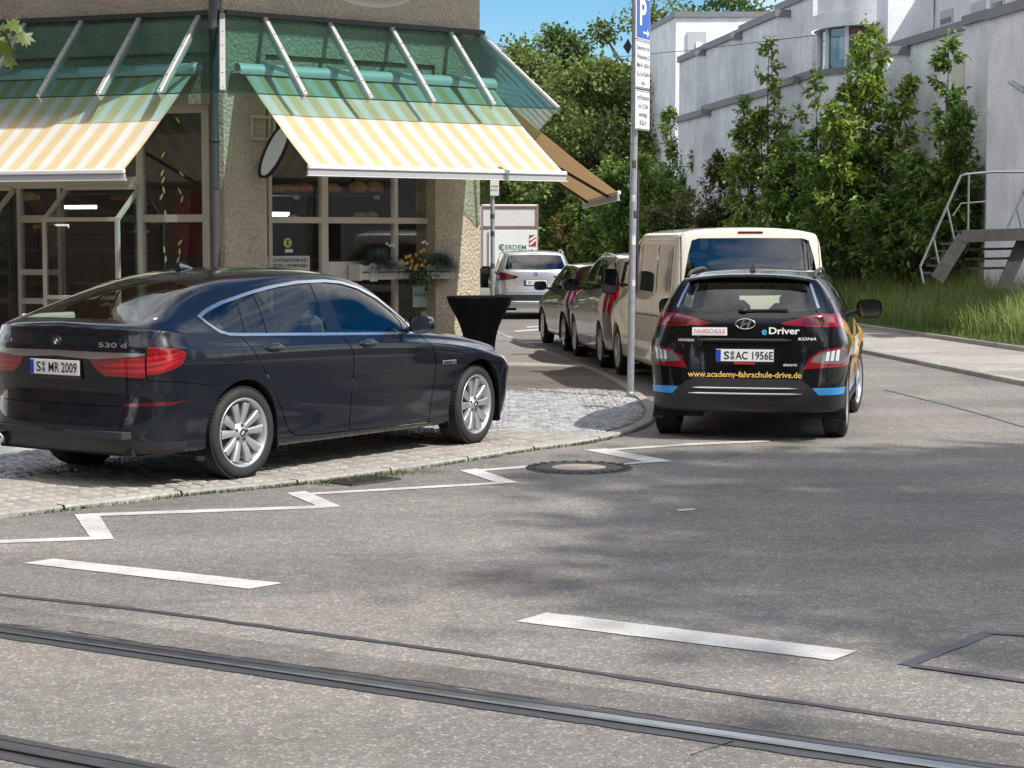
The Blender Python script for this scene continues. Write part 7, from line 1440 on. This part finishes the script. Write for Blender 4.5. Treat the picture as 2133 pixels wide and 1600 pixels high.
for dy in (0., 1.1):
    stube('handrail', [SP(1917, 556, dy), SP(1944, 494, dy), SP(1972, 432, dy), SP(2002, 366, dy), SP(2012, 363, dy), SP(2070, 358, dy), SP(2200, 358, dy)], .024)
    for (u0, v0), (u1, v1) in (((1917, 556), (1924, 590)), ((1944, 494), (1962, 580)), ((1973, 432), (1992, 518)), ((2018, 363), (2016, 498)), ((2055, 360), (2053, 496)), ((2180, 358), (2180, 492))): stube('baluster', [SP(u0, v0, dy), SP(u1, v1, dy)], .020)
    stube('mid_rail', [SP(1985, 450, dy), SP(2002, 424, dy), SP(2052, 420, dy)], .014)
stube('handrail', [SP(2098, 475, .2), SP(2118, 432, .2), SP(2140, 385, .2)], .022); stube('baluster', [SP(2118, 432, .2), SP(2128, 475, .2)], .018)
# ================================================================ trees and shrubs
def leaf_mat(name, dark, mid, lite, trans=.35, rough=.45):
    m, nt, b = new_mat(name); g = nt.nodes.new('ShaderNodeNewGeometry'); r = ramp(nt, [(0, dark), (.55, mid), (1, lite)]); nt.links.new(g.outputs['Random Per Island'], r.inputs[0])
    v = coords(nt); n = tex(nt, 'noise', v, .6, 3); r2 = ramp(nt, [(.3, (.72,) * 3), (.7, (1.25, 1.2, 1.05))]); nt.links.new(n.outputs[0], r2.inputs[0]); c = mixc(nt, 1., r.outputs[0], r2.outputs[0], 'MULTIPLY')
    nt.links.new(c, b.inputs['Base Color']); b.inputs['Roughness'].default_value = rough; b.inputs['Specular IOR Level'].default_value = .4
    tr = nt.nodes.new('ShaderNodeBsdfTranslucent'); mc = mixc(nt, 1., c, (1.25, 1.25, .6), 'MULTIPLY'); nt.links.new(mc, tr.inputs[0]); mx = nt.nodes.new('ShaderNodeMixShader'); mx.inputs[0].default_value = trans
    nt.links.new(b.outputs[0], mx.inputs[1]); nt.links.new(tr.outputs[0], mx.inputs[2]); nt.links.new(mx.outputs[0], nt.nodes['Material Output'].inputs[0]); return m
M_BARK = M('bark', (.07, .055, .04), .9, var=.35, vs=12, bmp=.6, bs=30); L_LAUR = leaf_mat('glossy_leaf', (0.057, 0.1126, 0.027), (0.12, 0.21, 0.0496), (0.225, 0.345, 0.087)); L_YEL = leaf_mat('yellow_green_leaf', (0.0966, 0.1656, 0.0331), (0.1794, 0.276, 0.058), (0.3036, 0.4002, 0.1104)); L_BG = leaf_mat('background_leaf', (0.0629, 0.1008, 0.0252), (0.1191, 0.1749, 0.0476), (0.2029, 0.2591, 0.084), .32, .6); L_BG2 = leaf_mat('background_leaf_blue', (0.0504, 0.0952, 0.0336), (0.0896, 0.1512, 0.056), (0.154, 0.2171, 0.098), .25, .6); L_OLV = leaf_mat('olive_leaf', (0.0864, 0.108, 0.0432), (0.1584, 0.1728, 0.0792), (0.2736, 0.2736, 0.144), .3, .6); L_BRN = leaf_mat('bronze_leaf', (0.0675, 0.06, 0.021), (0.1125, 0.105, 0.033), (0.18, 0.165, 0.06), .3, .6)
def leaves_np(pts, out, size, asp, droop, rnd):
    """folded leaves (two quads each) at pts, pointing along out and drooping"""
    n = len(pts); d = out + rnd.normal(size=(n, 3)) * .45; d[:, 2] -= droop; d /= np.linalg.norm(d, axis=1, keepdims=True) + 1e-9; s = np.cross(d, rnd.normal(size=(n, 3)) * .5 + [0, 0, 1.]); s /= np.linalg.norm(s, axis=1, keepdims=True) + 1e-9; up = np.cross(s, d)
    L = (size * rnd.uniform(.6, 1.25, n))[:, None]; W_ = L * asp; f = .25
    p0 = pts; p1 = pts + d * L * .5; p2 = pts + d * L - up * L * .12; a = p1 + s * W_ + up * W_ * f; b_ = p1 - s * W_ + up * W_ * f
    V = np.stack([p0, a, p2, p1 - up * 0, b_], 1).reshape(-1, 3); k = np.arange(n)[:, None] * 5; return V, np.concatenate([k + [0, 3, 2, 1], k + [0, 4, 2, 3]], 0)
def sapling(label, base, height, spread, mat, seed, nst=5, n=2600, size=.15, asp=.21, group='young trees and shrubs on the bank', cat='shrub', droop=.55, h0=.12, taper=.65, name='sapling_tree', spiky=.0):
    rnd = np.random.default_rng(seed); t = thing(name, label, cat, tuple(base), 0, group); tr = MB(); pts, outs = [], []
    for i in range(nst):
        a = rnd.uniform(0, math.tau); lean = spread * rnd.uniform(.1, .75) * (0 if i == 0 else 1); hh = height * (1 if i == 0 else rnd.uniform(.5, .93)); nodes = []
        ph = rnd.uniform(0, 6)
        for q in np.linspace(0, 1, 9): nodes.append(np.array([math.cos(a) * lean * q ** .8 + .05 * math.sin(ph + 5 * q), math.sin(a) * lean * q ** .8 + .05 * math.cos(ph + 4 * q), hh * q]))
        tr.tube([Vector(p) for p in nodes], [max(.006, .035 * height / 5 * (1 - .85 * q)) for q in np.linspace(0, 1, 9)], 6, False)
        for j in range(max(6, int(n / nst / 26))):
            q = h0 + (1 - h0) * rnd.uniform(0, 1) ** .85; k = q * 8; i0 = min(7, int(k)); p = nodes[i0] + (nodes[i0 + 1] - nodes[i0]) * (k - i0); env = spread * .62 * (1 - q) ** taper + .12; az = rnd.uniform(0, math.tau); bl = env * rnd.uniform(.45, 1.1)
            dr = np.array([math.cos(az), math.sin(az), rnd.uniform(.25, .9)]); tip = p + dr * bl
            if j % 2 == 0: tr.tube([Vector(p), Vector((p + tip) / 2 + [0, 0, .04]), Vector(tip)], [.010, .006, .003], 4, False)
            m_ = 26; f = rnd.uniform(.15, 1, m_) ** .7; pp = p + (tip - p) * f[:, None] + rnd.normal(size=(m_, 3)) * .05; pts.append(pp); outs.append(np.tile(dr / np.linalg.norm(dr), (m_, 1)) + rnd.normal(size=(m_, 3)) * .5)
        m_ = 22; pts.append(nodes[-1] + rnd.normal(size=(m_, 3)) * [.06, .06, .12]); outs.append(rnd.normal(size=(m_, 3)) * .6 + [0, 0, .3])
    tr.build('trunk', M_BARK, t); V, F_ = leaves_np(np.concatenate(pts), np.concatenate(outs), size, asp, droop, rnd); np_mesh('crown', V, F_, mat, t); return t
def tree(label, base, height, r, mat, seed, n=6000, size=.3, asp=.42, h0=.3, group='trees in the background', cat='tree', clump=26, trunk_r=.22, open_=.0, name='leafy_tree', flat=1.):
    """tapered trunk, forked limbs, leaf sprays round the limb ends"""
    rnd = np.random.default_rng(seed); t = thing(name, label, cat, tuple(base), 0, group); tr = MB(); tips = []
    top = height * .8; tk = [Vector((.15 * math.sin(q * 4 + seed), .15 * math.cos(q * 3 + seed), top * q)) for q in np.linspace(0, 1, 8)]; tr.tube(tk, [trunk_r * (1 - .8 * q) for q in np.linspace(0, 1, 8)], 8, False)
    for i in range(clump):
        q = h0 + (1 - h0) * rnd.uniform(0, 1) ** .9; k = min(6, int(q * 7)); st = tk[k]; az = rnd.uniform(0, math.tau); cz = (q - h0) / (1 - h0); env = r * math.sqrt(max(.08, 1 - (2 * cz - .9) ** 2 * .85)) * rnd.uniform(.55, 1.08); e = Vector((math.cos(az) * env, math.sin(az) * env * flat, height * (h0 + (1 - h0) * cz) + rnd.uniform(-.05, .05) * height))
        m_ = (st + e) / 2 + Vector((0, 0, -.05 * height * rnd.uniform(0, 1))); tr.tube([st, m_, e], [trunk_r * .38, trunk_r * .2, trunk_r * .06], 5, False); tips.append((e, env))
    pts, outs = [], []; per = n // clump
    for e, env in tips:
        rc = r * rnd.uniform(.24, .42); d = rnd.normal(size=(per, 3)); d /= np.linalg.norm(d, axis=1, keepdims=True); rad = rc * rnd.uniform(.25, 1, per) ** .5 * (1 + .35 * rnd.normal(size=per)); p = np.array(e) + d * rad[:, None] * [1, flat if flat < 1 else 1, .62]; pts.append(p); outs.append(d)
    tr.build('trunk', M_BARK, t); V, F_ = leaves_np(np.concatenate(pts), np.concatenate(outs), size, asp, .25, rnd); np_mesh('crown', V, F_, mat, t); return t
def sap_px(label, u, f, v_top, mat, seed, **kw):
    p = on_bank(u, f); p.z -= .05; h = PY(u, v_top, p.y).z - p.z; return sapling(label, p, h, kw.pop('spread', 1.2) * 1.12, mat, seed, **kw)
sap_px('slender yellow-green sapling left of the tall block of the white building', 1597, .40, 92, L_YEL, 1, spread=1.3, n=7560, size=0.190)
sap_px('dark bushy shrub below the bow window', 1695, .45, 165, L_LAUR, 2, spread=2.0, n=10920, size=0.190, nst=7)
sap_px('tallest sapling with yellow-green top in front of the bow window', 1800, .50, 52, L_YEL, 3, spread=1.5, n=7560, size=0.202, nst=5, h0=.28)
sap_px('dark multi-stemmed shrub at the foot of the tallest sapling', 1765, .42, 250, L_LAUR, 4, spread=1.9, n=8820, size=0.190, nst=7)
sap_px('slim dark green sapling left of the steel stairs', 1962, .55, 85, L_LAUR, 5, spread=1.2, n=6720, size=0.190, nst=5, h0=.22)
sap_px('broad shrub between the slim sapling and the stairs', 1895, .50, 330, L_LAUR, 6, spread=1.5, n=5460, size=0.190, nst=6)
sap_px('low shrub beside the door behind the stairs', 2030, .72, 335, L_LAUR, 7, spread=.9, n=1890, size=0.168, nst=4)
sap_px('dense green shrub to the right of the cream van roof', 1650, .32, 300, L_LAUR, 8, spread=1.8, n=8820, size=0.179, nst=7)
sap_px('bronze tinged shrub above the cream van', 1500, .38, 330, L_BRN, 9, spread=2.0, n=8820, size=0.190, nst=7)
sap_px('tall leafy shrub with upright shoots above the van roof', 1470, .55, 235, L_LAUR, 10, spread=1.6, n=7980, size=0.202, nst=7)
sap_px('upright sapling in front of the far white blocks', 1392, .50, 232, L_YEL, 11, spread=1.6, n=7560, size=0.213, nst=6)
sap_px('pale olive bush left of the cream van roof', 1425, .28, 405, L_OLV, 12, spread=1.6, n=7980, size=0.168, nst=7)
sap_px('green shrub directly behind the parking sign pole', 1335, .36, 320, L_LAUR, 13, spread=2.2, n=8820, size=0.224, nst=7)
sap_px('dark shrub behind the brown awning tip', 1270, .36, 330, L_LAUR, 14, spread=2.6, n=9660, size=0.246, nst=8)
sap_px('low dark bush above the silver people carrier', 1225, .28, 400, L_BRN, 15, spread=2.2, n=7560, size=0.246, nst=7)
sap_px('dark green bush right of the box lorry', 1165, .30, 405, L_LAUR, 16, spread=2.6, n=7980, size=0.269, nst=8)
def tree_px(label, u, v_top, Y, r, mat, seed, **kw):
    p = PY(u, v_top, Y); return tree(label, Vector((p.x, Y, 0)), p.z, r, mat, seed, **kw)
tree_px('broad green tree behind the brown awning', 1110, 128, 92., 3.6, L_BG, 21, n=15000, size=.24, h0=.12, clump=46)
tree_px('blue-green tree with the highest crown against the sky', 1185, 75, 112., 3.0, L_BG2, 22, n=11000, size=.27, h0=.35, clump=30)
tree_px('full green tree left of the parking sign', 1245, 160, 86., 3.4, L_BG, 23, n=15000, size=.22, h0=.08, clump=46)
tree_px('loose airy tree with bare limbs behind the parking sign', 1345, -60, 106., 2.9, L_BG, 24, n=4800, size=.24, h0=.45, clump=24, trunk_r=.32)
tree_px('small dark tree beside the lit bakery pier', 1030, 125, 116., 2.4, L_BG2, 25, n=6500, size=.27, h0=.25, clump=22)
tree_px('round green tree at the far end of the street', 1030, 260, 104., 3.0, L_BG, 26, n=8500, size=.25, h0=.08, clump=28)
tree_px('bushy tree low behind the far white blocks', 1300, 230, 110., 3.4, L_BG, 27, n=8500, size=.25, h0=.08, clump=30)
tree_px('dark tree over the roof of the white building', 1535, 10, 104., 3.6, L_BG2, 28, n=8500, size=.27, h0=.3, clump=28)
tree_px('dark undergrowth tree behind the box lorry', 1085, 350, 96., 3.4, L_BG2, 29, n=9000, size=.24, h0=.03, clump=30)
tree_px('dark undergrowth tree above the dark red hatchback', 1180, 320, 90., 3.6, L_BG, 30, n=10000, size=.22, h0=.03, clump=34)
# house with red roof half hidden by the trees
hp = PY(1150, 300, 125.); hs = thing('red_roofed_house', 'house with red tiled roof half hidden behind the street trees', 'house', (hp.x, 125, 0)); zt_, ze = PY(1150, 120, 125).z, PY(1150, 200, 125).z
mb = MB(); mb.box((0, 4, ze / 2), (9, 7, ze)); mb.build('wall', M('house_wall_cream', (.45, .40, .33), .9, var=.1), hs); mb = MB(); mb.prism([(-5, 0, ze), (5, 0, ze), (4.2, 4, zt_), (-4.2, 4, zt_)], (0, .2, .15)); mb.prism([(-5, 8, ze), (5, 8, ze), (4.2, 4, zt_), (-4.2, 4, zt_)], (0, -.2, .15)); ro_ = fix_normals(mb.build('roof', S_TILE, hs)); mb = MB(); mb.box((2, 3.5, zt_ + .2), (.7, .7, 1.2)); mb.build('chimney', M('house_wall_cream'), ro_)
for x in (-3, -1, 1, 3): mb = MB(); mb.box((x, .47, ze - 1.6), (1, .1, 1.4)); w_ = mb.build('window', M_WINF, hs); mb = MB(); mb.box((x, .41, ze - 1.6), (.8, .06, 1.2)); mb.build('pane', M_WGL, w_)
# hedge-covered wall closing the end of the street
mb = MB(); mb.prism([(-14, 128, 0), (30, 128, 0), (30, 129, 0), (-14, 129, 0)], (0, 0, 3.2)); tag(fix_normals(mb.build('garden_wall', S_PLAS)), 'pale garden wall far behind the trees at the end of the street', 'wall')
# maple twig reaching in at the upper left, and the tree it belongs to
tw = thing('street_tree', 'street tree whose leafy twig reaches in at the upper left edge', 'tree', (-5.2, 11.2, 0)); mb = MB(); e0 = PY(40, 70, 12.2); mb.tube([(0, 0, 0), (.1, .1, 2.2), (0.2, .3, 4.6)], [.14, .11, .07], 10); tl_ = to_local(tw, [tuple(PY(-60, 20, 12.1)), tuple(PY(10, 70, 12.2)), tuple(PY(30, 110, 12.2))]); mb.tube([(.15, .2, 3.9)] + [tuple(p) for p in tl_], [.05, .02, .010, .004], 7); mb.build('trunk', M_BARK, tw)
L_MAP = leaf_mat('maple_leaf', (.07, .11, .025), (.13, .18, .05), (.2, .26, .09), .45)
mp = [(.0, -.45), (.12, -.3), (.5, -.35), (.32, -.08), (.55, .2), (.25, .18), (.2, .45), (0.05, .3), (0, .62), (-.05, .3), (-.2, .45), (-.25, .18), (-.55, .2), (-.32, -.08), (-.5, -.35), (-.12, -.3)]
for i, (u, v, s_, a) in enumerate(((28, 52, .11, 1.2), (52, 80, .12, -1.3), (10, 102, .13, -2.2), (20, 128, .10, -2.6), (4, 60, .09, .4), (38, 60, .07, -.6), (-6, 85, .11, 2.0), (16, 80, .08, -1.0))):
    c = PY(u, v, 12.15 + .03 * i); rn = random.Random(i); ex = Vector((math.cos(a), rn.uniform(-.5, .5), math.sin(a))).normalized(); n_ = Vector((rn.uniform(-.5, .5), -1, rn.uniform(.2, .8))).normalized(); ey = n_.cross(ex).normalized(); mb = MB(True)
    mb.add([c] + [c + (ex * y + ey * x) * s_ + n_ * (-.25 * x * x * s_) for x, y in mp], [(0, j + 1, (j + 1) % 16 + 1) for j in range(16)]); mb.build('leaf', L_MAP, tw)
# ---------------------------------------------------------------- what stands round the photographer: shade trees on the right, houses across the road, extras for reflections
tree('plane tree shading the road from beyond the right edge', Vector((15.9, 4.0, 0)), 18.0, 4.1, L_BG, 41, n=9500, size=.34, asp=.45, h0=.74, clump=34, trunk_r=.38, group='street trees near the camera')
tree('second plane tree beyond the right edge, nearer the camera', Vector((15.2, 1.75, 0)), 17.0, 1.4, L_BG, 42, n=2000, size=.34, asp=.45, h0=.80, clump=12, trunk_r=.34, group='street trees near the camera')
def house_behind(label, x0, x1, y0, y1, h, col, rot=0.):
    hs = thing('town_house', label, 'house', ((x0 + x1) / 2, (y0 + y1) / 2, 0), rot, 'houses across the road'); W2, D2 = (x1 - x0) / 2, (y1 - y0) / 2
    mb = MB(); mb.box((0, 0, h / 2), (2 * W2, 2 * D2, h)); mb.build('wall', M('town_wall_%d' % int(col[0] * 1000), col, .9, var=.08), hs); mb = MB(); mb.prism([(-W2 - .4, -D2 - .4, h), (W2 + .4, -D2 - .4, h), (W2 + .4, D2 + .4, h), (-W2 - .4, D2 + .4, h)], (0, 0, .25)); mb.prism([(-W2 - .3, -D2 - .3, h + .25), (W2 + .3, -D2 - .3, h + .25), (W2 - .5, 0, h + 3.4), (-W2 + .5, 0, h + 3.4)], (0, .05, .05)); mb.prism([(-W2 - .3, D2 + .3, h + .25), (W2 + .3, D2 + .3, h + .25), (W2 - .5, 0, h + 3.4), (-W2 + .5, 0, h + 3.4)], (0, -.05, .05)); mb.build('roof', S_TILE, hs)
    for k in range(int(h // 3)):
        for x in np.arange(-W2 + 1.4, W2 - .8, 2.4):
            for s in (-1, 1): mb = MB(); mb.box((x, s * D2, 1.7 + 3 * k), (1.1, .14, 1.5)); w_ = mb.build('window', M_WINF, hs); mb = MB(); mb.box((x, s * (D2 + .05), 1.7 + 3 * k), (.9, .1, 1.3)); mb.build('pane', M_WGL, w_)
        for y in np.arange(-D2 + 1.4, D2 - .8, 2.6):
            mb = MB(); mb.box((-W2, y, 1.7 + 3 * k), (.14, 1.1, 1.5)); w_ = mb.build('window', M_WINF, hs); mb = MB(); mb.box((-W2 - .05, y, 1.7 + 3 * k), (.1, .9, 1.3)); mb.build('pane', M_WGL, w_)
house_behind('unseen beige house added behind the bakery for the van to mirror', -13, -2.6, 36.5, 42.5, 8.5, (.30, .25, .19))  # unseen house, added and kept short for what the van side mirrors
house_behind('unseen dark brick house added far left to dim reflections in the saloon', -38, -25, -16, 22, 11, (.12, .075, .055))  # unseen house added to close the bright horizon mirrored by the saloon tail
house_behind('pale house across the road behind the photographer', -16, 4, -26, -16, 12, (.27, .24, .20)); house_behind('white house to the right of the crossing outside the picture', 25, 36, -2, 19, 9.2, (.60, .59, .57)); house_behind('ochre house behind the photographer on the right', 8, 24, -30, -20, 11, (.38, .30, .20))
for i, (x, y) in enumerate(((-9, -9), (-2, -11), (6, -12), (18, -9), (22, 1), (-16, 4), (-17, -3), (-18, 11), (-13, -8))): tree(('first', 'second', 'third', 'fourth', 'fifth', 'sixth', 'seventh', 'eighth', 'ninth')[i] + ' of the street trees standing behind the photographer', Vector((x, y, 0)), 9.5 + i % 3, 2.9, L_BG, 50 + i, n=1500, size=.45, h0=.3, clump=20, group='street trees near the camera')  # last three trees added in front of the dark house for dimmer reflections
for i, (x, y, h) in enumerate(((-4.6, 46, 8.5), (-4.9, 51, 9.5), (-5.2, 56.5, 8.8), (-5.6, 62, 9.6), (-6.2, 69, 9.))): tree(('nearest', 'second', 'third', 'fourth', 'farthest')[i] + ' of the unseen trees added behind the bakery to darken car reflections', Vector((x, y, 0)), h, 2.9, L_BG2, 70 + i, n=1800, size=.5, h0=.08, clump=26, group='trees added behind the bakery for reflections')  # out-of-view trees added as a dim green reflection on the parked cars
